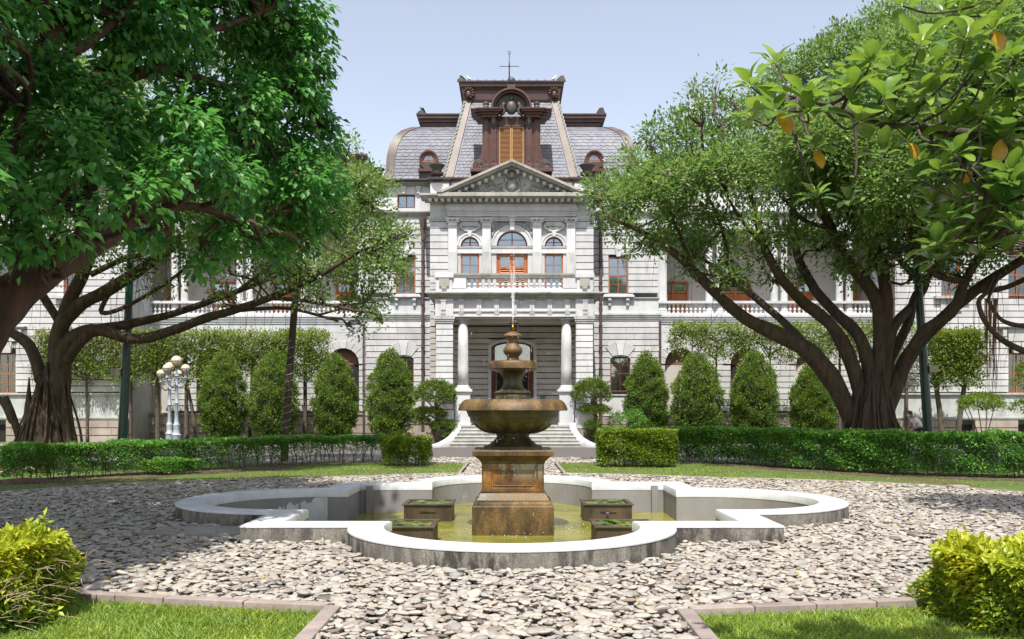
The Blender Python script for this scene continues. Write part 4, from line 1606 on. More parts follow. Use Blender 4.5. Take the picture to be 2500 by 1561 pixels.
def tiles_on(mb, P00, P10, P01, P11, rows, w, rs, off_n, drop=0.03):
    """overlapping slates on the quad P00-P10 (bottom) .. P01-P11 (top)"""
    P00, P10, P01, P11, N = map(Vector, (P00, P10, P01, P11, off_n))
    for r in range(rows):
        t0, t1 = r / rows, (r + 1.25) / rows
        t1 = min(t1, 1.0)
        a0, a1 = P00.lerp(P01, t0), P10.lerp(P11, t0)
        c0, c1 = P00.lerp(P01, t1), P10.lerp(P11, t1)
        Lr = (a1 - a0).length
        n = max(2, int(Lr / w))
        sh = .5 if r % 2 else 0
        for k in range(-1 if sh else 0, n):
            u0, u1 = (k + sh) / n, (k + 1 + sh) / n
            u0, u1 = max(u0, 0), min(u1, 1)
            if u1 - u0 < .2 / n: continue
            g = .004 / Lr
            d = drop * rs.uniform(.75, 1.25)
            p0, p1 = a0.lerp(a1, u0 + g) + N * d, a0.lerp(a1, u1 - g) + N * d
            q0, q1 = c0.lerp(c1, u0 + g) + N * .004, c0.lerp(c1, u1 - g) + N * .004
            ed = (q0 - p0) * .16
            m0 = p0.lerp(p1, .5) - ed * .0
            vs = [p0 + ed, p0.lerp(p1, .25), p0.lerp(p1, .75), p1 + ed, q1, q0, p0 + ed - N * d, p0.lerp(p1, .25) - N * d, p0.lerp(p1, .75) - N * d, p1 + ed - N * d]
            mb.add(vs, [(0, 1, 2, 3, 4, 5), (6, 7, 1, 0), (7, 8, 2, 1), (8, 9, 3, 2)])


rs = random.Random(21)
tower = MB().frust(xc, cyT, [(z0, b0 - .02, dep / 2 - .02), (z1, b1 - .02, ty1 - .02)]).build('tower_roof', M['slate'], house)
nf = Vector((0, -(z1 - z0), 1.7)).normalized()
mb = MB()
tiles_on(mb, (xc - b0 + .55, yT, z0), (xc + b0 - .55, yT, z0), (xc - b1 + .42, yT1, z1), (xc + b1 - .42, yT1, z1), 24, .23, rs, nf, .035)
tag(mb.build('slate', M['slate'], tower), kind='stuff')
for s_ in (-1, 1):
    nsd = Vector((s_ * (z1 - z0), 0, (b0 - b1))).normalized()
    mb = MB()
    tiles_on(mb, (xc + s_ * b0, yT + .4, z0), (xc + s_ * b0, yT + dep - .4, z0), (xc + s_ * b1, yT1 + .3, z1), (xc + s_ * b1, cyT + ty1 - .3, z1), 18, .5, rs, nsd, .035)
    tag(mb.build('slate', M['slate'], tower), kind='stuff')
    # hip bands
    a = Vector((xc + s_ * b0, yT, z0))
    c = Vector((xc + s_ * b1, yT1, z1))
    inn = Vector((-s_ * .50, 0, 0))
    in2 = Vector((-s_ * .36, 0, 0))
    o1, o2 = nf * .07, nf * .02
    vs = [a + o1, a + inn + o1, c + in2 + o1, c + o1, a - nf * .02, a + inn - nf * .02, c + in2 - nf * .02, c - nf * .02]
    if s_ > 0: f_ = [(1, 0, 3, 2), (0, 4, 7, 3), (5, 1, 2, 6)]
    else: f_ = [(0, 1, 2, 3), (4, 0, 3, 7), (1, 5, 6, 2)]
    MB().add(vs, f_).build('hip_band', M['copper_band'], tower)
    # twisted cable on the arris
    mb = MB()
    nT = 60
    pts1, pts2 = [], []
    for i in range(nT + 1):
        t = i / nT
        p = (a + nf * .08).lerp(c + nf * .08, t)
        w_ = i * 1.0
        pts1.append(p + Vector((math.cos(w_), math.sin(w_), 0)) * .04)
        pts2.append(p - Vector((math.cos(w_), math.sin(w_), 0)) * .04)
    mb.tube(pts1, .042, 6, sub=1)
    mb.tube(pts2, .042, 6, sub=1)
    mb.build('rope_moulding', M['patina'], tower, smooth=True)
# copper crown of the tower
zc0 = z1
mb = MB()
lev = [(zc0 - .02, b1 + .05, ty1 + .05), (zc0 + .10, b1 + .10, ty1 + .10), (zc0 + .12, b1 + .02, ty1 + .02), (zc0 + .62, b1 + .06, ty1 + .06), (zc0 + .78, b1 + .16, ty1 + .16), (zc0 + .80, b1 + .24, ty1 + .24), (zc0 + 1.00, b1 + .27, ty1 + .27), (zc0 + 1.03, b1 + .33, ty1 + .33), (zc0 + 1.10, b1 + .33, ty1 + .33)]
mb.frust(xc, cyT, lev)
crown = mb.build('tower_crown', M['copper_crest'], house)
zt_ = zc0 + 1.10
for s_ in (-1, 1):
    for yy in (cyT - ty1 - .2, cyT + ty1 + .2):
        x = xc + s_ * (b1 + .15)
        mb = MB().prism([(x - .26, zt_ - .02), (x + .26, zt_ - .02), (x + .24 * 1, zt_ + .08), (x + s_ * .14, zt_ + .30), (x - s_ * .02, zt_ + .28), (x - .24, zt_ + .08)], yy - .08, yy + .08)
        mb.build('corner_acroterion', M['copper_dark'], crown)
    # leaf ornament hanging at the corners
    x = xc + s_ * (b1 - .22)
    yy = cyT - ty1 - .12
    mb = MB().ball((x, yy - .05, zc0 + .36), .15, 10, 7, sz=1.5)
    for k in range(9):
        a = R(-60 + 30 * k)
        mb.tube([(x + .1 * math.cos(a), yy, zc0 + .45 + .1 * math.sin(a)), (x + .26 * math.cos(a), yy - .08, zc0 + .45 + .28 * math.sin(a)), (x + .38 * math.cos(a + .2), yy - .02, zc0 + .45 + .40 * math.sin(a + .2))], [.03, .055, .015], 5, sub=2)
    mb.build('leaf_ornament', M['copper'], crown, smooth=True)
for k in range(13):
    x = xc - b1 - .2 + (2 * b1 + .4) * k / 12
    block('roof_stud', M['copper_dark'], crown, x - .03, x + .03, cyT - ty1 - .3, cyT - ty1 - .24, zt_ - .01, zt_ + .06)
# weather vane
vx, vy = xc - .12, cyT - ty1 + .4
vn = MB().tube([(vx, vy, zt_), (vx, vy, zt_ + 1.95)], [.045, .02], 8, sub=1)
vn.ball((vx, vy, zt_ + .25), .10, 8, 6)
vn.ball((vx, vy, zt_ + 1.05), .06, 8, 6)
vn.tube([(vx - .55, vy, zt_ + 1.05), (vx + .55, vy, zt_ + 1.05)], .018, 6, sub=1)
vn.tube([(vx, vy - .55, zt_ + 1.05), (vx, vy + .55, zt_ + 1.05)], .018, 6, sub=1)
for j in (-1, 1):
    vn.tube([(vx, vy, zt_ + 1.65), (vx + j * .07, vy, zt_ + 1.8), (vx + j * .10, vy, zt_ + 1.92)], .012, 5)
vn.build('weather_vane', M['copper_dark'], house, smooth=True)

# dormer
Dm = Pl(48.35, 1249.0)
yD = Dm.Y(-.75)
S_ = F / (yD - CAMY)


def dx_(off): return xc + off / S_


def dz_(py): return EYE - (py - 1000) / S_


dorm = MB().box(dx_(-50), dx_(50), yD + .12, yD + 3.2, dz_(416), dz_(283)).build('dormer', M['copper'], house)
mb = MB()      # scrolled side wings
for s_ in (-1, 1):
    pts = [(dx_(s_ * 34), dz_(412)), (dx_(s_ * 94), dz_(412)), (dx_(s_ * 95), dz_(400)), (dx_(s_ * 90), dz_(392)), (dx_(s_ * 80), dz_(388)), (dx_(s_ * 74), dz_(375)), (dx_(s_ * 71), dz_(350)), (dx_(s_ * 71), dz_(300)), (dx_(s_ * 34), dz_(300))]
    if s_ < 0: pts = pts[::-1]
    w_ = MB().prism(pts, yD + .05, yD + 1.2).build('scroll_wing', M['copper'], dorm)
    for r_ in (.24, .16, .08):
        c_ = [(dx_(s_ * 81) + r_ * math.cos(t), yD + .02, dz_(402) + r_ * math.sin(t)) for t in np.linspace(0, 6.0, 12)]
        MB().tube(c_, .028, 6, sub=1).build('volute', M['copper_band'], w_, smooth=True)
    # pilasters and consoles
    for (a, c, yy) in ((36, 50, -.08), (56, 68, .0)):
        xa, xb = sorted((dx_(s_ * a), dx_(s_ * c)))
        MB().box(xa, xb, yD + yy, yD + .1, dz_(408), dz_(290)).box(xa - .04, xb + .04, yD + yy - .05, yD + .1, dz_(412), dz_(402)).box(xa + .08, xb - .08, yD + yy - .025, yD + .1, dz_(395), dz_(320)).build('dormer_pilaster', M['copper'], dorm, bevel=.01)
    xm = dx_(s_ * 43)
    MB().box(xm - .10, xm + .10, yD - .2, yD + .1, dz_(305), dz_(285)).tube([(xm, yD - .18, dz_(288)), (xm, yD - .22, dz_(300)), (xm, yD - .12, dz_(314))], [.10, .08, .05], 6).build('console', M['copper_dark'], dorm)
    # entablature blocks stepping out
    xa, xb = sorted((dx_(s_ * 34), dx_(s_ * 82)))
    mb = MB()
    for k, (za, zc, p) in enumerate(((290, 284, .05), (284, 279, .14), (279, 274, .28), (274, 271, .36))):
        mb.box(xa - (p if s_ < 0 else 0), xb + (p if s_ > 0 else 0), yD - .1 - p, yD + 1.0, dz_(za), dz_(zc))
        xm2 = dx_(s_ * 52)
        mb.box(xm2 - .33 - p, xm2 + .33 + p, yD - .22 - p, yD + .1, dz_(za) + .002, dz_(zc) + .002)
    mb.build('dormer_cornice', M['copper_dark'] if k < 0 else M['copper'], dorm)
    xm3 = dx_(s_ * 62)
    MB().lathe(xm3, yD + .1, [(dz_(271), .24), (dz_(268), .24), (dz_(266), .13), (dz_(263), .18), (dz_(260), .17), (dz_(257), .13), (dz_(252), .17), (dz_(249), .15), (dz_(247), .05)], 14).build('finial', M['copper_dark'], dorm, angle=50)
# segmental hood
mb = MB()
cz = dz_(271)
arch_ring(mb, dx_(0), cz, .87, .98, yD - .30, yD + 1.4, 22)
arch_ring(mb, dx_(0), cz, .98, 1.08, yD - .46, yD + 1.4, 22)
mb.build('arched_hood', M['copper'], dorm, angle=35)
MB().prism(arch_pts(dx_(0), cz, .875, 18), yD - .04, yD + .2).build('hood_panel', M['copper_dark'], dorm)
mb = MB().box(dx_(0) - .20, dx_(0) + .20, yD - .3, yD + .5, cz + 1.04, cz + 1.30)
mb.lathe(dx_(0), yD + .1, [(cz + 1.30, .22), (cz + 1.34, .24), (cz + 1.38, .13), (cz + 1.44, .20), (cz + 1.60, .24), (cz + 1.72, .20), (cz + 1.80, .08)], 14)
mb.build('hood_finial', M['copper_dark'], dorm, angle=50)
mb = MB().ball((dx_(0), yD - .12, cz + .12), .30, 12, 8, sy=.6, sz=1.25)
mb.ball((dx_(0), yD - .12, cz + .60), .13, 9, 6)
mb.ball((dx_(0), yD - .18, cz - .42), .10, 9, 6)
for s_ in (-1, 1):
    mb.tube([(dx_(0) + s_ * .28, yD - .1, cz + .55), (dx_(0) + s_ * .45, yD - .14, cz + .25), (dx_(0) + s_ * .38, yD - .14, cz - .1), (dx_(0) + s_ * .55, yD - .16, cz - .3), (dx_(0) + s_ * .68, yD - .1, cz - .42)], [.05, .09, .08, .07, .04], 7)
    for k in range(6):
        a = R(100 - 38 * k)
        mb.tube([(dx_(0) + s_ * .4, yD - .08, cz + .1), (dx_(0) + s_ * (.4 + .2 * math.cos(a)), yD - .16, cz + .1 + .2 * math.sin(a)), (dx_(0) + s_ * (.4 + .33 * math.cos(a + .3)), yD - .08, cz + .1 + .33 * math.sin(a + .3))], [.03, .05, .02], 5, sub=2)
mb.build('hood_cartouche', M['copper_dark'], dorm, smooth=True)
# louvred shutters
for s_ in (-1, 1):
    xa, xb = sorted((dx_(s_ * .5), dx_(s_ * 30)))
    za, zb_ = dz_(402), dz_(311)
    f = .055
    sh = MB().box(xa, xa + f, yD - .02, yD + .11, za, zb_).box(xb - f, xb, yD - .02, yD + .11, za, zb_).box(xa + f, xb - f, yD - .018, yD + .11, zb_ - f, zb_).box(xa + f, xb - f, yD - .018, yD + .11, za, za + f).build('shutter', M['shutter'], dorm)
    nl = 28
    for k in range(nl):
        z = za + f + (zb_ - za - 2 * f) * (k + .1) / nl
        hh = (zb_ - za - 2 * f) / nl
        MB().add([(xa + f, yD - .01, z), (xb - f, yD - .01, z), (xb - f, yD + .07, z + hh * .9), (xa + f, yD + .07, z + hh * .9), (xa + f, yD + .0, z - .012), (xb - f, yD + .0, z - .012), (xb - f, yD + .08, z + hh * .9 - .012), (xa + f, yD + .08, z + hh * .9 - .012)],
                 [(0, 1, 2, 3), (7, 6, 5, 4), (0, 4, 5, 1), (2, 6, 7, 3)]).build('slat', M['shutter'], sh)
MB().box(dx_(-34), dx_(-30.5), yD - .06, yD + .1, dz_(405), dz_(306)).box(dx_(30.5), dx_(34), yD - .06, yD + .1, dz_(405), dz_(306)).box(dx_(-34), dx_(34), yD - .06, yD + .1, dz_(310.5), dz_(306)).build('shutter_frame', M['copper'], dorm)
MB().box(dx_(-100), dx_(100), yD - .1, yD + 1.6, dz_(420), dz_(412)).build('dormer_sill', M['copper'], dorm, bevel=.01)

# ---- side pavilions -------------------------------------------------------
W = Pl(48.3, 1250.0)
yW = W.Y()
# roof curve: (inset, z)
CURVE = [(0, 14.15), (.14, 14.5), (.20, 15.1), (.24, 15.6), (.36, 16.2), (.60, 16.78), (.95, 17.2), (1.45, 17.55), (2.1, 17.75), (2.9, 17.85)]
pb_win = []


def pavilion(s_):
    xo, xi = W.X(1250 + s_ * 358), W.X(1250 + s_ * 200)
    x0, x1 = sorted((xo, xi))
    w = MB().box(x0 + .02, x1 - .02, yW + .40, yW + 9, 0, W.Z(448)).build('pavilion_wall', M['backing'], house)
    # windows: ground floor, first floor, attic (edges measured on the right hand side)
    gx = sorted((W.X(1250 + s_ * 240), W.X(1250 + s_ * 289)))
    fx = sorted((W.X(1250 + s_ * 235.5), W.X(1250 + s_ * 284)))
    ax = sorted((W.X(1250 + s_ * 237), W.X(1250 + s_ * 280)))
    gz = (W.Z(957), W.Z(866))
    fz_ = (W.Z(718.5), W.Z(627))
    az_ = (W.Z(508.5), W.Z(475))
    st = M['stone']
    courses(w, st, x0, x1, yW, yW + .42, W.Z(962), W.Z(800), 11, [(gx[0], gx[1], gz[0], gz[1])], L=2.0)
    courses(w, st, x0, x1, yW, yW + .42, W.Z(716), W.Z(545), 11, [(fx[0], fx[1], fz_[0], fz_[1])], L=2.0)
    # plain zones
    block('wall_band', M['stone_white'], w, x0, x1, yW + .0, yW + .42, W.Z(800) + .02, W.Z(783))
    block('wall_band', M['stone_white'], w, x0, x1, yW + .005, yW + .42, W.Z(766), W.Z(729))
    block('wall_band', M['stone_white'], w, x0, x1, yW + .0, yW + .42, W.Z(545) + .02, W.Z(531))
    for (u0, u1) in ((x0, ax[0]), (ax[1], x1)):
        block('wall_band', M['stone_white'], w, u0, u1, yW + .005, yW + .42, W.Z(517), W.Z(456))
    block('wall_band', M['stone_white'], w, ax[0], ax[1], yW + .005, yW + .42, W.Z(517), az_[0])
    block('wall_band', M['stone_white'], w, ax[0], ax[1], yW + .005, yW + .42, az_[1], W.Z(456))
    mb = MB()
    cornice(mb, x0, x1, yW, yW + .4, W.Z(783), W.Z(766), .16, 4)
    mb.build('string_course', M['stone_trim'], w)
    mb = MB()
    cornice(mb, x0, x1, yW, yW + .4, W.Z(731), W.Z(727), .08, 2)
    mb.build('sill_course', M['stone_trim'], w)
    mb = MB()
    cornice(mb, x0, x1, yW, yW + .4, W.Z(531), W.Z(517), .20, 4)
    mb.build('attic_course', M['stone_dirty'], w)
    mb = MB()
    cornice(mb, x0, x1, yW, yW + .4, W.Z(970), W.Z(963), .10, 2)
    mb.build('base_course', M['stone_trim'], w)
    block('wall_band', M['stone'], w, x0, x1, yW - .04, yW + .42, W.Z(1016), W.Z(970))
    courses(w, M['stone_pink'], x0 - .05, x1 + .05, yW - .12, yW + .3, 0.0, W.Z(1017), 3, L=1.1)
    # window joinery
    window(house, gx[0], gx[1], gz[0], gz[1] - .12, yW + .12, 2, (.52,), M['wood_dark'], .075)
    mb = MB()
    gm, gr = (gx[0] + gx[1]) / 2, (gx[1] - gx[0]) / 2
    arch_wall(mb, gx[0] - .0, gx[1] + .0, gz[1] - .22, gz[1] + .12, gm, gr - .001, gz[1] - .22, yW + .0, yW + .2, 12, .22)
    mb.build('window_arch', M['stone'], w)
    for j in (-1, 0, 1):       # keystone and flared voussoirs
        kx = gm + j * .0
    MB().prism([(gm - .12, gz[1] - .03), (gm + .12, gz[1] - .03), (gm + .24, W.Z(834)), (gm - .24, W.Z(834))], yW - .07, yW + .1).build('keystone', M['stone_white'], w)
    for j in (-1, 1):
        p = [(gm + j * .14, gz[1] - .03), (gm + j * .42, gz[1] - .08), (gm + j * .80, W.Z(848)), (gm + j * .26, W.Z(834))]
        if j < 0: p = p[::-1]
        MB().prism(p, yW - .035, yW + .1).build('voussoir', M['stone'], w)
    window(house, fx[0], fx[1], fz_[0], fz_[1], yW + .12, 2, (.50,), M['wood'], .075)
    # projecting sill on brackets
    fm = (fx[0] + fx[1]) / 2
    mb = MB().box(fx[0] - .30, fx[1] + .30, yW - .24, yW + .1, W.Z(727) + .0, W.Z(722)).box(fx[0] - .24, fx[1] + .24, yW - .18, yW + .1, W.Z(722), W.Z(719))
    mb.build('window_sill', M['stone_white'], w, bevel=.01)
    for j in (-1, 1):
        xb = fm + j * .48
        MB().box(xb - .09, xb + .09, yW - .2, yW + .05, W.Z(735), W.Z(729)).box(xb - .07, xb + .07, yW - .12, yW + .05, W.Z(747), W.Z(735)).build('sill_bracket', M['stone_trim'], w)
    MB().prism([(fm - .10, fz_[1]), (fm + .10, fz_[1]), (fm + .2, W.Z(602)), (fm - .2, W.Z(602))], yW - .06, yW + .1).build('keystone', M['stone_white'], w)
    window(house, ax[0], ax[1], az_[0], az_[1], yW + .12, 2, (), M['wood_dark'], .075, sub=1)
    for xx in (fm - .1, ax[1] + .25 if s_ > 0 else ax[1] + .2):
        MB().frust(xx, yW - .05, [(W.Z(474), .08, .08), (W.Z(462), .11, .12), (W.Z(457), .15, .15)]).build('eave_bracket', M['stone_white'], w)
    mb = MB()
    cornice(mb, x0, x1, yW, yW + 9, W.Z(456), W.Z(448), .30, 3)
    mb.build('eave_cornice', M['stone_dirty'], w)
    mb = MB()
    cornice(mb, x0, x1, yW - .3, yW + 9, W.Z(448), W.Z(442), .15, 2)
    mb.build('gutter', M['copper_dark'], w)
    # roof
    rx0, rx1 = sorted((W.X(1250 + s_ * 321), W.X(1250 + s_ * 30)))
    ry0, ry1 = yW + .85, yW + 8.5
    lv = []
    vs, fs = [], []
    for (i_, z) in CURVE:
        a = rx0 + (i_ if s_ < 0 else 0)
        c = rx1 - (i_ if s_ > 0 else 0)
        vs += [(a, ry0 + i_, z), (c, ry0 + i_, z), (c, ry1 - i_, z), (a, ry1 - i_, z)]
    for i in range(len(CURVE) - 1):
        for k in range(4):
            k2 = (k + 1) % 4
            fs.append((4 * i + k, 4 * i + k2, 4 * i + 4 + k2, 4 * i + 4 + k))
    fs.append(tuple(4 * (len(CURVE) - 1) + k for k in range(4)))
    rf = MB().add(vs, fs).build('pavilion_roof', M['slate'], house, angle=60)
    mb, mb2 = MB(), MB()
    arc = 0
    for i in range(len(CURVE) - 1):
        (i0, za), (i1, zb_) = CURVE[i], CURVE[i + 1]
        L = math.hypot(i1 - i0, zb_ - za)
        rws = max(1, round(L / .19))
        N = Vector((0, -(zb_ - za), (i1 - i0))).normalized()
        a0 = rx0 + (i0 + .42 if s_ < 0 else 0)
        a1 = rx0 + (i1 + .42 if s_ < 0 else 0)
        c0 = rx1 - (i0 + .42 if s_ > 0 else 0)
        c1 = rx1 - (i1 + .42 if s_ > 0 else 0)
        tiles_on(mb, (a0, ry0 + i0, za), (c0, ry0 + i0, za), (a1, ry0 + i1, zb_), (c1, ry0 + i1, zb_), rws, .34, rs, N, .03)
        xe0 = (rx0 + i0) if s_ < 0 else (rx1 - i0)
        xe1 = (rx0 + i1) if s_ < 0 else (rx1 - i1)
        N2 = Vector((s_ * (zb_ - za), 0, (i1 - i0))).normalized()
        tiles_on(mb2, (xe0, ry0 + i0 + .3, za), (xe0, ry1 - i0 - .3, za), (xe1, ry0 + i1 + .3, zb_), (xe1, ry1 - i1 - .3, zb_), rws, .6, rs, N2, .03)
    tag(mb.build('slate', M['slate'], rf), kind='stuff')
    tag(mb2.build('slate', M['slate'], rf), kind='stuff')
    # curved hip
    vs, fs = [], []
    for (i_, z) in CURVE:
        xe = (rx0 + i_) if s_ < 0 else (rx1 - i_)
        vs += [(xe - s_ * .42, ry0 + i_ - .05, z + .03), (xe + s_ * .05, ry0 + i_ - .05, z + .03), (xe + s_ * .05, ry0 + i_ + .42, z + .03)]
    for i in range(len(CURVE) - 1):
        for k in range(2):
            q = (3 * i + k, 3 * i + k + 1, 3 * i + 3 + k + 1, 3 * i + 3 + k)
            fs.append(q if s_ > 0 else q[::-1])
    MB().add(vs, fs).build('hip_band', M['copper_band'], rf, angle=60)
    # flat top with its own copper cornice
    tx = sorted((xc + s_ * 5.05, xc + s_ * 1.9))
    mb = MB()
    for k, (za, zb_, p) in enumerate(((17.8, 17.95, .0), (17.95, 18.12, .04), (18.12, 18.3, .16), (18.3, 18.48, .30), (18.48, 18.55, .36))):
        mb.box(tx[0] - (p if s_ < 0 else 0), tx[1] + (p if s_ > 0 else 0), ry0 + 2.4 - p, ry1 - 2.4 + p, za, zb_)
    top = mb.build('roof_crest', M['copper_crest'], rf)
    xa = xc + s_ * 5.1
    MB().prism([(xa - .28, 18.54), (xa + .28, 18.54), (xa + .2, 18.68), (xa + s_ * .12, 18.92), (xa - s_ * .1, 18.88), (xa - .26, 18.63)], ry0 + 2.1, ry0 + 2.3).build('crest_horn', M['copper_dark'], rf)
    # round window
    wx = W.X(1250 + (-206.5 if s_ < 0 else 204))
    wz, wy = W.Z(381.5) - .0, ry0 - .10
    mb = MB()
    for (r0, r1, ya, yb_) in ((.34, .44, -.04, .5), (.44, .52, -.10, .6)):
        n = 24
        for k in range(n):
            a, c = 2 * math.pi * k / n, 2 * math.pi * (k + 1) / n
            q = [(wx + r * math.cos(t), wz + r * math.sin(t)) for r, t in ((r0, a), (r1, a), (r1, c), (r0, c))]
            v8 = [(x, wy + ya, z) for x, z in q] + [(x, wy + yb_, z) for x, z in q]
            mb.add(v8, [(0, 1, 2, 3), (1, 5, 6, 2), (0, 3, 7, 4)])
    oe = mb.build('round_window', M['copper'], rf, angle=30)
    MB().box(wx - .5, wx + .5, wy + .02, wy + .9, wz - 1.1, wz - .1).build('window_cheek', M['copper_dark'], rf)
    MB().box(wx - .56, wx + .56, wy - .16, wy + .5, wz - .66, wz - .50).build('window_ledge', M['copper'], rf)
    mb = MB()
    n = 24
    for k in range(n):
        a, c = 2 * math.pi * k / n, 2 * math.pi * (k + 1) / n
        q = [(wx + r * math.cos(t), wz + r * math.sin(t)) for r, t in ((.27, a), (.345, a), (.345, c), (.27, c))]
        mb.add([(x, wy + .05, z) for x, z in q] + [(x, wy + .12, z) for x, z in q], [(0, 1, 2, 3), (0, 3, 7, 4)])
    mb.box(wx - .02, wx + .02, wy + .06, wy + .1, wz - .28, wz + .28).box(wx - .28, wx + .28, wy + .06, wy + .1, wz - .02, wz + .02)
    mb.build('round_frame', M['wood'], rf)
    MB().prism([(wx + .29 * math.cos(t), wz + .29 * math.sin(t)) for t in np.linspace(0, 2 * math.pi, 20, endpoint=False)], wy + .08, wy + .09).build('pane', M['glass'], rf)
    MB().prism([(wx + .33 * math.cos(t), wz + .33 * math.sin(t)) for t in np.linspace(0, 2 * math.pi, 20, endpoint=False)], wy + .2, wy + .21).build('pane_backing', M['curtain'], rf)
    # urns on the parapet
    for (ux, uy) in ((W.X(1250 + s_ * 180), W.Y(-.9)), (W.X(1250 + s_ * 330), W.Y(.1))):
        zu = W.Z(432) - (.25 if abs(ux) > 6 else .32)
        MB().lathe(ux, uy, [(zu - .1, .34), (zu, .34), (zu + .03, .2), (zu + .1, .17), (zu + .16, .3), (zu + .22, .36), (zu + .26, .36), (zu + .30, .24), (zu + .45, .25), (zu + .58, .33), (zu + .66, .42), (zu + .70, .42), (zu + .71, .3)], 18).build('urn', M['copper_dark'], house, angle=45)
    return w


pavL, pavR = pavilion(-1), pavilion(1)


# drain pipes
def pipe(px, D, y0, y1, r=.085, head=True, parent=house):
    q = Pl(D)
    x, y = q.X(px), q.Y(-.14)
    mb = MB().tube([(x, y, q.Z(y1)), (x, y, q.Z(y0))], r, 10, sub=1)
    k = 0
    z = q.Z(y1) + .4
    while z < q.Z(y0) - .3:
        mb.tube([(x, y, z), (x, y, z + .07)], r * 1.35, 10, sub=1)
        z += 1.15
    if head: mb.frust(x, y, [(q.Z(y0) - .1, .10, .10), (q.Z(y0) + .15, .17, .15), (q.Z(y0) + .42, .19, .16)])
    mb.build('drain_pipe', M['iron_pipe'], parent, angle=40)


pipe(1033, 48.3, 555, 1078)
pipe(1466, 48.3, 555, 1078)
pipe(889, 48.25, 800, 1078, .06, False)
pipe(1611, 48.25, 785, 1078, .06, False)

# ---- wings with arcades ------------------------------------------------------
G = Pl(49.0, 1250.0)
yG = G.Y()


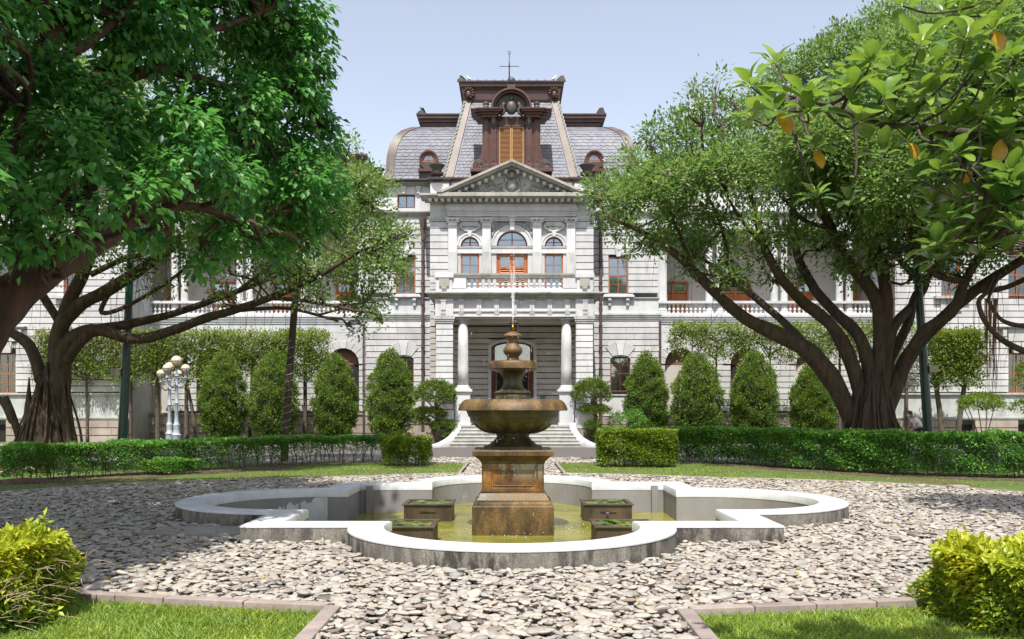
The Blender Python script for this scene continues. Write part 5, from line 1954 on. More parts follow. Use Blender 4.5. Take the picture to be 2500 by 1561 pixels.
def wing(s_):
    def gx(o): return G.X(1250 + s_ * o)
    x0, x1 = sorted((gx(358), gx(905)))
    w = MB().box(x0, x1, yG + 2.6, yG + 9, 0, G.Z(440)).build('wing_wall', M['inner_plaster'], house)
    # base
    MB().box(x0, x1, yG + .05, yG + 2.7, 0, G.Z(1018)).build('wing_base', M['backing'], house)
    courses(w, M['stone_pink'], x0, x1, yG - .12, yG + .1, 0, G.Z(1018), 3, L=1.1)
    mb = MB()
    cornice(mb, x0, x1, yG, yG + 2.6, G.Z(1018), G.Z(1008), .12, 2)
    mb.build('base_course', M['stone_pink'], w)
    bays = [412, 572, 732, 884]
    half = 80
    for i, b_ in enumerate(bays):
        xa, xb = sorted((gx(b_ - half + (26 if i == 0 else 8 if i == 3 else 0)), gx(min(b_ + half, 905))))
        r = 38.5 / G.s
        zs = G.Z(890)
        cx = gx(b_)
        # arch: rusticated piers with an arched head
        ow = (cx - r, cx + r, G.Z(1010), zs)
        courses(w, M['stone'], xa, xb, yG, yG + .5, G.Z(1005), zs, 8, [ow], L=1.6)
        mb = MB()
        arch_wall(mb, xa, xb, zs + .02, G.Z(812), cx, r, zs + .02, yG, yG + .5, 16)
        mb.build('arch_wall', M['stone'], w)
        mb = MB()
        for k in range(9):
            a = math.pi * (k + .5) / 9
            da = math.pi / 9 * .46
            q = [(cx + rr * math.cos(t), zs + .02 + rr * math.sin(t)) for rr, t in ((r + .01, a - da), (r + .42, a - da), (r + .42, a + da), (r + .01, a + da))]
            MB().prism(q, yG - .05, yG + .1).build('voussoir', M['stone'], w)
        # timber screen in the arch head, dark doorway below
        MB().prism(arch_pts(cx, zs, r, 16), yG + .35, yG + .42).build('arch_panel', M['brown_panel'], w)
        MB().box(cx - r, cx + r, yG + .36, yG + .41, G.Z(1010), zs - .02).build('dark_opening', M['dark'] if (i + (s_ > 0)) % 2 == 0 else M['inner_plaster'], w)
    MB().box(x0, x1, yG + .0, yG + .5, G.Z(812) + .01, G.Z(791)).build('wall_band', M['stone_white'], w)
    mb = MB()
    cornice(mb, x0, x1, yG, yG + 2.6, G.Z(791), G.Z(770), .18, 4)
    mb.build('string_course', M['stone_white'], w)
    zf = G.Z(770)
    MB().box(x0, x1, yG + .05, yG + 2.7, G.Z(800), zf - .002).build('loggia_floor', M['stone_trim'], w)
    # loggia
    cols = [364, 372] + [484, 510, 644, 668, 804, 828, 900]
    zc1 = G.Z(560)
    for o_ in cols:
        cxx = gx(o_)
        c_ = MB().lathe(cxx, yG + .3, [(zf + .02, .27), (zf + .22, .27), (zf + .24, .22), (zf + .30, .24), (zf + .36, .20), (zc1 - .4, .175), (zc1 - .38, .21), (zc1 - .1, .28)], 20).build('loggia_column', M['stone_white'], w, angle=30)
        MB().box(cxx - .3, cxx + .3, yG, yG + .6, zc1 - .1, zc1).build('column_abacus', M['stone_trim'], w)
    bl = MB().box(x0, x1, yG + .02, yG + .3, zf, zf + .12).build('balustrade', M['stone_white'], w)
    MB().box(x0, x1, yG - .02, yG + .34, G.Z(741), G.Z(735)).build('top_rail', M['stone_white'], w)
    edges = [380] + [484 - 8, 510 + 8, 644 - 8, 668 + 8, 804 - 8, 828 + 8, 900]
    for a, c in zip(edges[0::2], edges[1::2]):
        n = int((c - a) / 10.5)
        xa, xb = sorted((gx(a), gx(c)))
        balusters(w, xa, xb, yG + .16, zf + .12, G.Z(741), n, .17)
    for i, b_ in enumerate(bays):
        cx = gx(b_)
        wd = 40 / G.s
        z_a, z_b = zf, G.Z(672)
        f = MB().box(cx - wd, cx - wd + .1, yG + 2.45, yG + 2.59, z_a, z_b).box(cx + wd - .1, cx + wd, yG + 2.45, yG + 2.59, z_a, z_b).box(cx - wd, cx + wd, yG + 2.46, yG + 2.59, z_b - .1, z_b).box(cx - .06, cx + .06, yG + 2.46, yG + 2.59, z_a, z_b).build('shuttered_door', M['wood'], house)
        for j in (-1, 1):
            u0, u1 = sorted((cx + j * .07, cx + j * (wd - .11)))
            MB().box(u0, u1, yG + 2.50, yG + 2.56, z_a, z_a + .6).build('door_panel', M['wood'], f)
            pane_obj(f, u0 + .06, u1 - .06, yG + 2.53, z_b - .55, z_b - .16)
            MB().box(u0, u1, yG + 2.50, yG + 2.56, z_b - .66, z_b - .56).build('door_rail', M['wood'], f)
            for k in range(14):
                z = z_a + .62 + k * (z_b - .70 - z_a - .62) / 14
                block('slat', M['wood'], f, u0, u1, yG + 2.50, yG + 2.54, z, z + .055)
    # entablature, upper cornice, roof with copper parapet
    MB().box(x0, x1, yG, yG + 2.7, zc1, G.Z(520)).build('loggia_entablature', M['stone'], w)
    MB().box(x0, x1, yG + .02, yG + 2.7, G.Z(520), G.Z(450)).build('attic_wall', M['stone_white'], w)
    mb = MB()
    cornice(mb, x0, x1, yG, yG + 2.6, G.Z(530), G.Z(517), .22, 3)
    cornice(mb, x0, x1, yG, yG + 2.6, G.Z(452), G.Z(440), .30, 3)
    mb.build('upper_cornice', M['stone_dirty'], w)
    zz = G.Z(440)
    MB().box(x0, x1, yG + .4, yG + 9, zz, zz + .55).build('roof_base', M['stone_pink'], w)
    mb = MB()
    for k, (a, c, p) in enumerate(((zz + .55, zz + .75, .1), (zz + .75, zz + 1.3, .0), (zz + 1.3, zz + 1.45, .12), (zz + 1.45, zz + 1.55, .2))):
        mb.box(x0, x1, yG + .6 - p, yG + 8.8, a, c)
    mb.build('roof_parapet', M['copper_crest'], w)
    for k in range(20):
        x = x0 + (x1 - x0) * (k + .5) / 20
        block('parapet_stud', M['copper_dark'], w, x - .06, x + .06, yG + .5, yG + .62, zz + 1.54, zz + 1.66)
    return w


wingL, wingR = wing(-1), wing(1)

# ---- end pavilions --------------------------------------------------------------
E = Pl(46.4, 1250.0)
yE = E.Y()


def end_block(s_):
    def ex(o): return E.X(1250 + s_ * o)
    x0, x1 = sorted((ex(935), ex(1420)))
    w = MB().box(x0 + .03, x1, yE + .35, yE + 9, 0, E.Z(420)).build('end_wall', M['backing'], house)
    gw = sorted((ex(1212), ex(1262)))
    fw = sorted((ex(1048), ex(1095)))
    fw2 = sorted((ex(1212), ex(1262)))
    gz, fz1 = (E.Z(962), E.Z(862)), (E.Z(722), E.Z(620))
    cx0, cx1 = sorted((ex(1050), ex(1420)))
    ops = [(gw[0], gw[1], gz[0], gz[1]), (fw2[0], fw2[1], fz1[0], fz1[1]), (fw[0], fw[1], fz1[0], fz1[1])]
    courses(w, M['stone'], x0, x1, yE, yE + .4, E.Z(958), E.Z(470), 32, ops, L=2.4)
    # chamfered corner toward the wing
    xa = x0 if s_ > 0 else x1
    MB().box(min(xa, xa - s_ * .0) - .0 if s_ > 0 else xa - .0, (xa + .01) if s_ < 0 else xa + .01, yE + .02, yE + 3, 0, E.Z(470)).build('return_wall', M['stone'], w)
    mb = MB()
    cornice(mb, x0, x1, yE, yE + .4, E.Z(968), E.Z(960), .14, 2)
    cornice(mb, x0, x1, yE, yE + .4, E.Z(1026), E.Z(1018), .10, 2)
    mb.build('base_course', M['stone_trim'], w)
    block('wall_band', M['stone_trim'], w, x0, x1, yE - .02, yE + .4, E.Z(1018), E.Z(968))
    cw = sorted((ex(1080), ex(1128)))
    cw2 = sorted((ex(1232), ex(1280)))
    zc = (E.Z(1078), E.Z(1044))
    courses(w, M['stone_pink'], x0 - .05, x1, yE - .14, yE + .3, 0, E.Z(1026), 3, [(cw[0], cw[1], .08, 1.0), (cw2[0], cw2[1], .08, 1.0)], L=.95)
    for c_ in (cw, cw2):
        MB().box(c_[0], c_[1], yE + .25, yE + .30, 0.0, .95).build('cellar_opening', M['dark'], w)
    for (a, z) in ((gw, gz), (fw, fz1), (fw2, fz1)):
        window(house, a[0], a[1], z[0], z[1], yE + .18, 2, (.5,), M['wood'], .08)
    for a in (gw, fw2):
        xm = (a[0] + a[1]) / 2
    # hood over the ground floor window
    xm = (gw[0] + gw[1]) / 2
    mb = MB()
    cornice(mb, xm - .85, xm + .85, yE, yE + .2, E.Z(806), E.Z(797), .28, 3)
    mb.box(xm - .6, xm + .6, yE - .1, yE + .1, E.Z(834), E.Z(806))
    for j in (-1, 1):
        mb.box(xm + j * .8 - .1, xm + j * .8 + .1, yE - .2, yE + .1, E.Z(822), E.Z(806))
    mb.build('window_hood', M['stone_trim'], w, bevel=.01)
    MB().prism([(xm - .3, gz[1]), (xm + .3, gz[1]), (xm + .36, E.Z(836)), (xm - .36, E.Z(836))], yE - .08, yE + .1).build('keystone', M['stone_trim'], w)
    xm = (fw[0] + fw[1]) / 2
    MB().box(xm - .9, xm + .9, yE - .25, yE + .1, E.Z(730), E.Z(724)).box(xm - .55, xm + .55, yE - .08, yE + .1, E.Z(760), E.Z(730)).build('window_sill', M['stone_trim'], w)
    mb = MB()
    cornice(mb, x0, x1, yE, yE + .4, E.Z(470), E.Z(452), .4, 4)
    mb.build('eave_cornice', M['stone_dirty'], w)
    vs, fs = [], []
    for (i_, z) in CURVE:
        vs += [(x0 + i_, yE + i_, z - .6), (x1 - i_, yE + i_, z - .6), (x1 - i_, yE + 9 - i_, z - .6), (x0 + i_, yE + 9 - i_, z - .6)]
    for i in range(len(CURVE) - 1):
        for k in range(4):
            fs.append((4 * i + k, 4 * i + (k + 1) % 4, 4 * i + 4 + (k + 1) % 4, 4 * i + 4 + k))
    fs.append(tuple(4 * (len(CURVE) - 1) + k for k in range(4)))
    MB().add(vs, fs).build('end_roof', M['slate'], house, angle=60)
    return w


endL, endR = end_block(-1), end_block(1)
pipe(2178, 46.4, 560, 1078, .09, True)
pipe(2210, 46.4, 900, 1078, .09, False)
pipe(322, 46.4, 560, 1078, .09, True)

# low wall ramp left of the steps, small notices in the porch
o = MB().prism([(PX(720, 44.2), -.02), (PX(1042, 44.2), -.02), (PX(1042, 44.2), .62), (PX(830, 44.2), .30), (PX(720, 44.2), .12)], YD(44.2), YD(44.6)).build('ramp_wall', M['stone_pink'])
tag(o, 'low sloping ramp wall of pinkish stone left of the entrance steps', 'wall')
for px, colr, lb_ in ((1325, (0.02, 0.18, 0.12), 'small green notice panel on the porch wall right of the door'), (1166, (0.45, 0.5, 0.4), 'small pale notice panel on the porch wall left of the door')):
    t = empty('notice_panel', (PX(px, 46.8), YD(46.8), ZF), lb_, 'notice')
    MB().box(PX(px, 46.8) - .14, PX(px, 46.8) + .14, YD(46.8), YD(46.8) + .04, PZ(975, 46.8), PZ(969, 46.8)).build('board', plain_mat('notice_paint', colr, .5), t)
    MB().box(PX(px, 46.8) - .15, PX(px, 46.8) + .15, YD(46.8) - .01, YD(46.8) + .05, PZ(969, 46.8), PZ(968, 46.8)).tube([(PX(px, 46.8), YD(46.82), ZF), (PX(px, 46.8), YD(46.82), PZ(975, 46.8))], .02, 6, sub=1).build('stand', M['iron_pipe'], t)

# ------------------------------------------------------------------ foliage tools
def nrm(a):
    return a / np.maximum(np.linalg.norm(a, axis=1, keepdims=True), 1e-9)


T2 = (np.array([(0, 0, 0), (.48, .5, .10), (1, 0, -.04), (.48, -.5, .10)]), np.array([(0, 2, 1), (0, 3, 2)]))
T4 = (np.array([(0, 0, 0), (.32, .46, .10), (.72, .34, .02), (1, 0, -.16), (.72, -.34, .02), (.32, -.46, .10), (.5, 0, -.02)]),
      np.array([(0, 6, 1), (1, 6, 2), (2, 6, 3), (3, 6, 4), (4, 6, 5), (5, 6, 0)]))
TB = (np.array([(0, -.5, 0), (0, .5, 0), (.6, .35, .12), (.6, -.35, .12), (1, 0, -.05)]), np.array([(0, 1, 2), (0, 2, 3), (3, 2, 4)]))


def frames(d, up):
    d = nrm(d)
    s = nrm(np.cross(up, d))
    n = np.cross(d, s)
    return d, s, n


def leaf_verts(pos, d, up, L, W, tmpl):
    T, Fc = tmpl
    d, s, n = frames(d, up)
    L = L[:, None, None]
    W = W[:, None, None]
    V = pos[:, None, :] + d[:, None, :] * T[None, :, 0:1] * L + s[:, None, :] * T[None, :, 1:2] * W + n[:, None, :] * T[None, :, 2:3] * L
    k = len(T)
    Fi = Fc[None] + (np.arange(len(pos)) * k)[:, None, None]
    return V.reshape(-1, 3), Fi.reshape(-1, 3)


def foliage(parent, name, mat, pos, d, up, L, W, v, tmpl=T2, indiv=0, part='leaf', mass=None):
    """all leaves as one mass; the `indiv` that show largest become leaf parts of their own"""
    n = len(pos)
    if indiv:
        D = pos[:, 1] - CAMY
        px = pos[:, 0] / D * F + 1250
        py = 1000 - (pos[:, 2] - EYE) / D * F
        ok = (px > 0) & (px < 2500) & (py > 0) & (py < 1555) & (D > 1)
        sc_ = np.where(ok, L / D + rng.random(n) * 1e-4, 0)
        # the outermost leaves toward the camera
        order = np.argsort(-sc_ * (1 + .0 * D))[:indiv * 6]
        order = order[np.argsort(D[order])][:indiv]
        T, Fc = tmpl
        meshes = []
        for q in range(5):
            me = bpy.data.meshes.new(part)
            me.from_pydata([tuple(p) for p in T], [], [tuple(int(x) for x in f) for f in Fc])
            a = me.attributes.new('v', 'FLOAT', 'FACE')
            a.data.foreach_set('value', np.full(len(Fc), .1 + .2 * q, dtype=np.float32))
            me.materials.append(mat)
            meshes.append(me)
        dd, ss, nn = frames(d[order], up[order])
        pw = wloc(parent)
        for j, i in enumerate(order):
            o = bpy.data.objects.new(part, meshes[int(min(4, max(0, v[i] * 5)))])
            COL.objects.link(o)
            o.parent = parent
            m4 = Matrix(((dd[j][0] * L[i], ss[j][0] * W[i], nn[j][0] * L[i], pos[i][0] - pw[0]),
                         (dd[j][1] * L[i], ss[j][1] * W[i], nn[j][1] * L[i], pos[i][1] - pw[1]),
                         (dd[j][2] * L[i], ss[j][2] * W[i], nn[j][2] * L[i], pos[i][2] - pw[2]), (0, 0, 0, 1)))
            o.matrix_local = m4
        keep = np.ones(n, bool)
        keep[order] = False
        pos, d, up, L, W, v = pos[keep], d[keep], up[keep], L[keep], W[keep], v[keep]
    tmpl = mass or tmpl
    V, Fi = leaf_verts(pos, d, up, L, W, tmpl)
    k = len(tmpl[1])
    o = npmesh(name, V, Fi, mat, parent, {'v': np.repeat(v, k)})
    tag(o, kind='stuff')
    return o


def rdir(n, zb=0.0):
    a = rng.normal(size=(n, 3))
    a[:, 2] += zb
    return nrm(a)


def blob_clusters(blobs, per, rmin=.45, flat=1.0, zlo=-.75):
    """blobs rows: x y z rx ry rz; per = clusters per blob of radius 1 m (scales with the surface)"""
    C, O, B = [], [], []
    for bi, (x, y, z, rx, ry, rz) in enumerate(blobs):
        n = max(4, int(per * (rx * rz + rx * ry) * .5))
        u = rdir(n * 2, .25)
        u = u[u[:, 2] > zlo][:n]
        r = rmin + (1 - rmin) * rng.random(len(u)) ** .45
        C.append(np.array([x, y, z]) + u * r[:, None] * np.array([rx, ry, rz]))
        O.append(u)
        B.append(np.full(len(u), bi))
    return np.concatenate(C), np.concatenate(O), np.concatenate(B)


def cluster_leaves(C, O, per, cr, L, W, droop=0.0, upb=.8, vbase=.45, vs=.28, lsd=.25):
    n = len(C)
    P_ = np.repeat(C, per, 0)
    Oo = np.repeat(O, per, 0)
    off = rng.normal(size=P_.shape) * cr * .5
    pos = P_ + off
    d = nrm(nrm(off) * .9 + Oo * .7 + rdir(len(P_)) * .5)
    d[:, 2] -= droop
    up = nrm(Oo * .5 + np.array([0, 0, upb]) + rdir(len(P_)) * .55)
    ls = np.clip(rng.normal(1, lsd, len(P_)), .5, 1.6)
    cv = np.clip(vbase + rng.normal(0, vs, n), 0, 1)
    v = np.clip(np.repeat(cv, per) + rng.normal(0, .18, len(P_)), 0, 1)
    return pos, d, up, L * ls, W * ls, v


def bark_mat(name, c1, c2, moss=(0.05, 0.07, 0.02), ms=0.4, stretch=(4, 4, 1)):
    m, nt, b = newmat(name)
    n1 = wnoise(nt, 2.2, 9, 0.72, stretch)
    c = ramp(nt, n1, [(0.3, c1), (0.7, c2)])
    mm = ramp(nt, wnoise(nt, 1.6, 5), [(0.5, (0, 0, 0)), (0.7, (ms,) * 3)])
    c = mixc(nt, mm, c, moss)
    nt.links.new(c, b.inputs['Base Color'])
    b.inputs['Roughness'].default_value = 0.85
    bump(nt, b, n1, 0.9, 0.05)
    return m


M['bark_banyan'] = bark_mat('banyan_bark', (0.018, 0.012, 0.008), (0.11, 0.072, 0.045), ms=.25)
M['bark_camphor'] = bark_mat('camphor_bark', (0.022, 0.012, 0.009), (0.13, 0.065, 0.045), (0.05, 0.035, 0.015), .3, (1.5, 1.5, .8))
M['bark_grey'] = bark_mat('grey_bark', (0.05, 0.04, 0.03), (0.15, 0.12, 0.09))
M['root_red'] = plain_mat('aerial_root', (0.13, 0.055, 0.025), 0.85, var=.4, scale=4)
M['twig'] = plain_mat('dry_twig', (0.42, 0.32, 0.22), 0.85, var=.3, scale=9)
M['lf_camphor'] = leaf_mat('camphor_leaf', (0.010, 0.095, 0.030), (0.17, 0.42, 0.085), (0.20, 0.60, 0.08), .42, .42)
M['lf_banyan'] = leaf_mat('banyan_leaf', (0.035, 0.09, 0.022), (0.24, 0.36, 0.09), (0.38, 0.60, 0.12), .42, .34)
M['lf_magnolia'] = leaf_mat('broad_leaf', (0.015, 0.10, 0.045), (0.24, 0.36, 0.045), (0.38, 0.58, 0.05), .38, .28)
M['lf_yellow'] = leaf_mat('yellowed_leaf', (0.42, 0.20, 0.01), (0.60, 0.40, 0.02), (0.8, 0.5, 0.03), .35, .35)
M['lf_hedge'] = leaf_mat('hedge_leaf', (0.045, 0.16, 0.032), (0.20, 0.40, 0.06), (0.25, 0.55, 0.06), .34, .42)
M['lf_gold'] = leaf_mat('golden_bush_leaf', (0.09, 0.21, 0.03), (0.50, 0.52, 0.03), (0.65, 0.72, 0.06), .36, .4)
M['lf_goldmid'] = leaf_mat('light_bush_leaf', (0.06, 0.15, 0.018), (0.30, 0.38, 0.035), (0.4, 0.55, 0.05), .34, .4)
M['lf_cypress'] = leaf_mat('cypress_spray', (0.035, 0.075, 0.010), (0.20, 0.31, 0.035), (0.3, 0.45, 0.05), .3, .55)
M['lf_pleach'] = leaf_mat('pleached_leaf', (0.06, 0.12, 0.016), (0.26, 0.33, 0.05), (0.42, 0.52, 0.06), .36, .42)
M['lf_pine'] = leaf_mat('pine_needle', (0.04, 0.09, 0.015), (0.20, 0.28, 0.04), (0.2, 0.3, 0.04), .22, .5)
M['grass'] = leaf_mat('grass_blade', (0.11, 0.20, 0.02), (0.36, 0.47, 0.07), (0.45, 0.62, 0.07), .33, .5)
M['core'] = plain_mat('dark_core', (0.018, 0.022, 0.009), 0.95, var=.4, scale=12)  # for the hulls added inside the cypresses, dark to read as shaded depth
M['litter'] = leaf_mat('fallen_leaf', (0.16, 0.12, 0.02), (0.50, 0.36, 0.04), (0.5, 0.4, 0.05), .2, .6)


def pts_at(lst, Dd):
    """lst = (x, y[, radius px][, D]) in the 2422 px wide view"""
    out, rad = [], []
    for q in lst:
        D = q[3] if len(q) > 3 else Dd
        out.append(PQ(q[0], q[1], D))
        rad.append(q[2] * 1.0322 * D / F)
    return out, rad


RS = 1.0


def limb(mb, lst, Dd, store, n=10, rough=.22):
    p, r = pts_at(lst, Dd)
    r = [q * RS for q in r]
    mb.tube(p, r, n, rough=rough, sub=5)
    for v, rr in zip(spline([Vector(a) for a in p], 4), np.interp(np.linspace(0, len(r) - 1, (len(r) - 1) * 4 + 1), range(len(r)), r)):
        store.append((v, rr))


def blobs_at(lst, depth_fn, flat=.85):
    out = []
    for q in lst:
        x, y, r = q[:3]
        D = q[3] if len(q) > 3 else depth_fn(x, y)
        rm = r * 1.0322 * D / F
        X, Y, Z = PQ(x, y, D)
        out.append((X, Y, Z, rm, rm * 1.1, rm * flat))
    return out


def twigs(mb, blobs, clusters, cb, store, per=9, r0=.03, sides=4):
    P0 = np.array([tuple(v) for v, _ in store])
    for bi, b in enumerate(blobs):
        c = np.array(b[:3])
        dd = np.linalg.norm(P0 - c, axis=1)
        a = P0[int(np.argmin(dd))]
        ids = np.nonzero(cb == bi)[0]
        if len(ids) == 0: continue
        if dd.min() > 9: a = c
        hub = a + (c - a) * .65 + rng.normal(size=3) * .1
        if np.linalg.norm(hub - a) > .15:
            mid = (a + hub) / 2 + rng.normal(size=3) * .12
            mb.tube([tuple(a), tuple(mid), tuple(hub)], [r0 * 1.6, r0 * 1.3, r0], 6, sub=3)
        for k in rng.choice(ids, min(per, len(ids)), replace=False):
            e = clusters[k]
            m_ = hub + (e - hub) * .5 + rng.normal(size=3) * .08
            mb.tube([tuple(hub), tuple(m_), tuple(e)], [r0 * .8, r0 * .5, r0 * .15], sides, sub=2, cap=False)


# ------------------------------------------------------------------ big tree at the left edge (nearest)
t = empty('camphor_tree', (PX(-70, 9.0), YD(9.0), 0), 'large dark green leafy tree leaning in from the left edge, nearest on that side', 'tree')
mb = MB()
st = []
base = (PX(-150, 9.0), YD(9.0), -.1)
limb(mb, [(-170, 1345, 84, 9.0), (-145, 1150, 70, 9.0), (-112, 980, 64, 9.1), (-88, 880, 61, 9.15), (-45, 790, 57, 9.25), (22, 705, 50, 9.5), (118, 632, 42, 9.8), (215, 572, 36, 10.2), (300, 515, 29, 10.7), (385, 460, 24, 11.2), (465, 415, 19, 11.7), (550, 365, 14, 12.3), (640, 290, 10, 12.8), (700, 200, 5, 13.2)], 9, st, 14, .12)
limb(mb, [(-95, 1000, 45, 9.1), (-110, 700, 40, 9.3), (-80, 420, 34, 9.4), (0, 215, 26, 9.6), (65, 160, 24, 9.8), (125, 90, 22, 10), (160, 0, 18, 10.2), (180, -120, 12, 10.4)], 9, st, 12)
limb(mb, [(65, 160, 16, 9.8), (180, 120, 12, 10), (260, 60, 10, 10.3), (340, -20, 7, 10.6)], 9, st, 8)
limb(mb, [(215, 572, 20, 10.2), (215, 430, 16, 10.5), (235, 300, 17, 10.8), (240, 170, 18, 11), (330, 60, 10, 11.3), (380, -60, 7, 11.5)], 9, st, 10)
limb(mb, [(235, 250, 16, 10.9), (310, 180, 16, 11.2), (400, 165, 15, 11.6), (480, 190, 12, 11.9), (540, 205, 7, 12.2)], 9, st, 10)
limb(mb, [(240, 200, 14, 10.9), (340, 110, 14, 11.2), (430, 85, 13, 11.6), (520, 65, 8, 12), (620, 30, 5, 12.4)], 9, st, 10)
limb(mb, [(300, 515, 12, 10.7), (380, 500, 12, 11), (470, 490, 10, 11.5), (600, 540, 6, 12.2)], 9, st, 8)
limb(mb, [(100, 645, 20, 9.7), (60, 480, 16, 9.7), (30, 360, 12, 9.6), (60, 260, 8, 9.6)], 9, st, 8)
mb.build('trunk', M['bark_camphor'], t, smooth=True)
bl = [(690, 30, 80), (715, 130, 72), (640, 90, 90), (680, 230, 85), (730, 250, 50), (745, 340, 60), (720, 430, 85), (770, 450, 42), (760, 520, 42), (640, 505, 75), (700, 550, 55), (555, 310, 100), (600, 400, 75), (480, 250, 80), (610, 160, 90),
      (500, 50, 105), (380, 40, 100), (320, 120, 80), (240, 50, 90), (120, 50, 85), (40, 30, 75), (40, 170, 75), (150, 190, 85), (250, 250, 85), (60, 290, 85), (150, 340, 85), (60, 400, 75), (250, 330, 75), (330, 420, 60),
      (50, 500, 65), (150, 470, 60), (20, 590, 50), (90, 570, 40), (350, 555, 38), (410, 500, 50), (500, 580, 52), (560, 560, 62), (480, 625, 34), (640, 590, 45), (400, 330, 60), (520, 430, 70), (300, 480, 40), (780, 300, 30), (755, 180, 30), (740, 60, 30),
      (430, 130, 60), (590, 250, 70), (660, 350, 70), (690, 480, 60), (330, 470, 50, 9.6), (400, 410, 55, 10), (250, 500, 40, 9.2), (470, 370, 60, 10.4), (160, 560, 40, 8.8), (560, 430, 60, 11), (200, 400, 60, 9.2), (430, 300, 70, 10.4), (60, 600, 45, 8.7)]


def dcam(x, y): return 8.9 + max(x, -300) / 780 * 5.2 + random.uniform(-.8, .8)


bb = blobs_at(bl, dcam, .8)
# more of the crown over the left banyan's place is added there
# crown beyond the frame: above and to the left
for k in range(70):
    x, y = random.uniform(-900, 720), random.uniform(-620, -30)
    if x > 350 and y < -420: continue
    bb += blobs_at([(x, y, random.uniform(80, 120))], dcam, .8)
for k in range(26):
    bb += blobs_at([(random.uniform(-900, -80), random.uniform(0, 600), random.uniform(70, 110))], dcam, .8)
k = 0
while k < 175:            # the crown's upper storey, above the frame
    D = random.uniform(5.5, 16.5)
    X = random.uniform(-14, -4.9 if D < 10 else -4.2)
    z = random.uniform(7.2, 10.5)
    if z < EYE + .4545 * D + .9: continue
    bb.append((X, YD(D), z, 1.0, 1.0, .6))
    k += 1
Cc, Oo, Bb = blob_clusters(bb, 300, .40)
inf = (Cc[:, 0] / (Cc[:, 1] - CAMY) * F > -1330) & ((Cc[:, 2] - EYE) / (Cc[:, 1] - CAMY) * F < 1060)
thin = inf | (rng.random(len(Cc)) < .5)
Cc, Oo, Bb, inf = Cc[thin], Oo[thin], Bb[thin], inf[thin]
foliage(t, 'upper_crown', M['lf_camphor'], *cluster_leaves(Cc[~inf], Oo[~inf], 5, .2, .20, .125, droop=.75, upb=.7, vbase=.45, vs=.28), T2)
pos, d, up, L, W, v = cluster_leaves(Cc[inf], Oo[inf], 11, .15, .115, .066, droop=.75, upb=.7, vbase=.48, vs=.28)
print('camphor leaves', len(pos))
mb = MB()
twigs(mb, bb, Cc, Bb, st, 7, .022)
tag(mb.build('twigs', M['bark_camphor'], t, smooth=True), kind='stuff')
foliage(t, 'crown', M['lf_camphor'], pos, d, up, L, W, v, T2, indiv=0)
# clear single leaves on the lit outer clumps
Ci = Cc[(Oo[:, 1] < -.3) & (Oo[:, 2] > -.1) & inf]
Ci = Ci[rng.choice(len(Ci), 300, replace=False)] + np.array([0, -.06, .02])
Oi = nrm(rdir(300) * .5 + np.array([0, -.6, .1]))
p2, d2, u2, L2, W2, v2 = cluster_leaves(Ci, Oi, 1, .05, .12, .068, droop=.8, upb=.6, vbase=.6, vs=.2)
foliage(t, 'leaf_spray', M['lf_camphor'], np.concatenate([p2, p2[:3]]), np.concatenate([d2, d2[:3]]), np.concatenate([u2, u2[:3]]), np.concatenate([L2, L2[:3]]), np.concatenate([W2, W2[:3]]), np.concatenate([v2, v2[:3]]), T4, indiv=300)

# ------------------------------------------------------------------ banyans


def hang_roots(parent, store, n, zlen, mat, rs, name='aerial_root', xr=None, rmax=.012, maxz=99):
    pts = [(v, r) for v, r in store if v.z > 3.0 and v.z < maxz and (xr is None or xr[0] < v.x < xr[1])]
    mb = MB()
    for k in range(n):
        v, r = rs.choice(pts)
        L = min(rs.uniform(*zlen), v.z - 2.2)
        x, y = v.x + rs.uniform(-.35, .35), v.y + rs.uniform(-.35, .35)
        mb.tube([(x, y, v.z), (x + rs.gauss(0, .04), y, v.z - L * .5), (x + rs.gauss(0, .08), y, v.z - L)], [rmax * rs.uniform(.5, 1), rmax * .7, .003], 3, sub=2, cap=False)
    o = mb.build(name, mat, parent)
    tag(o, kind='stuff')


def root_mass(mb, cx, D, base_w, top_w, zt, n, rs, lean=0.0):
    """fused strands making the fluted trunk"""
    x0, y0 = PX(cx * 1.0322, D), YD(D)
    for k in range(n):
        a = 2 * math.pi * k / n + rs.uniform(-.2, .2)
        ring = rs.choice([1, 1, .62])
        rb, rt = base_w * rs.uniform(.80, 1.1) * ring, top_w * rs.uniform(.55, 1.0) * ring
        tw = rs.uniform(-.6, .6)
        h = zt * rs.uniform(.85, 1.35)
        p = []
        for t in (0, .08, .25, .45, .7, 1):
            rr = rb + (rt - rb) * (1 - (1 - t) ** 1.8)
            if t == 0: rr *= 1.4
            p.append((x0 + lean * t * zt + rr * math.cos(a + tw * t), y0 + rr * math.sin(a + tw * t) * .8, -.1 + h * t))
        r_ = rs.uniform(.06, .19)
        mb.tube(p, [r_ * 1.5, r_, r_ * .95, r_ * .85, r_ * .65, .02], 9, rough=.35, sub=5)
    for k in range(n // 2):       # thin hanging roots grown into the trunk
        a = rs.uniform(math.pi, 2 * math.pi)
        rr = base_w * rs.uniform(.85, 1.15)
        z1 = zt * rs.uniform(.6, 1.2)
        x, y = x0 + rr * math.cos(a), y0 + rr * math.sin(a) * .85
        mb.tube([(x + rs.uniform(-.2, .2), y, -.05), (x + rs.uniform(-.1, .1), y, z1 * .4), (x0 + (x - x0) * .45, y0 + (y - y0) * .45, z1)], [.05, .035, .02], 6, rough=.2)
    mb.tube([(x0, y0, -.1), (x0 + lean * .3 * zt, y0, zt * .4), (x0 + lean * zt, y0, zt), (x0 + lean * zt, y0, zt * 1.25)], [base_w * .78, (base_w + top_w) * .36, top_w * .5, .08], 14, rough=.3, sub=6)


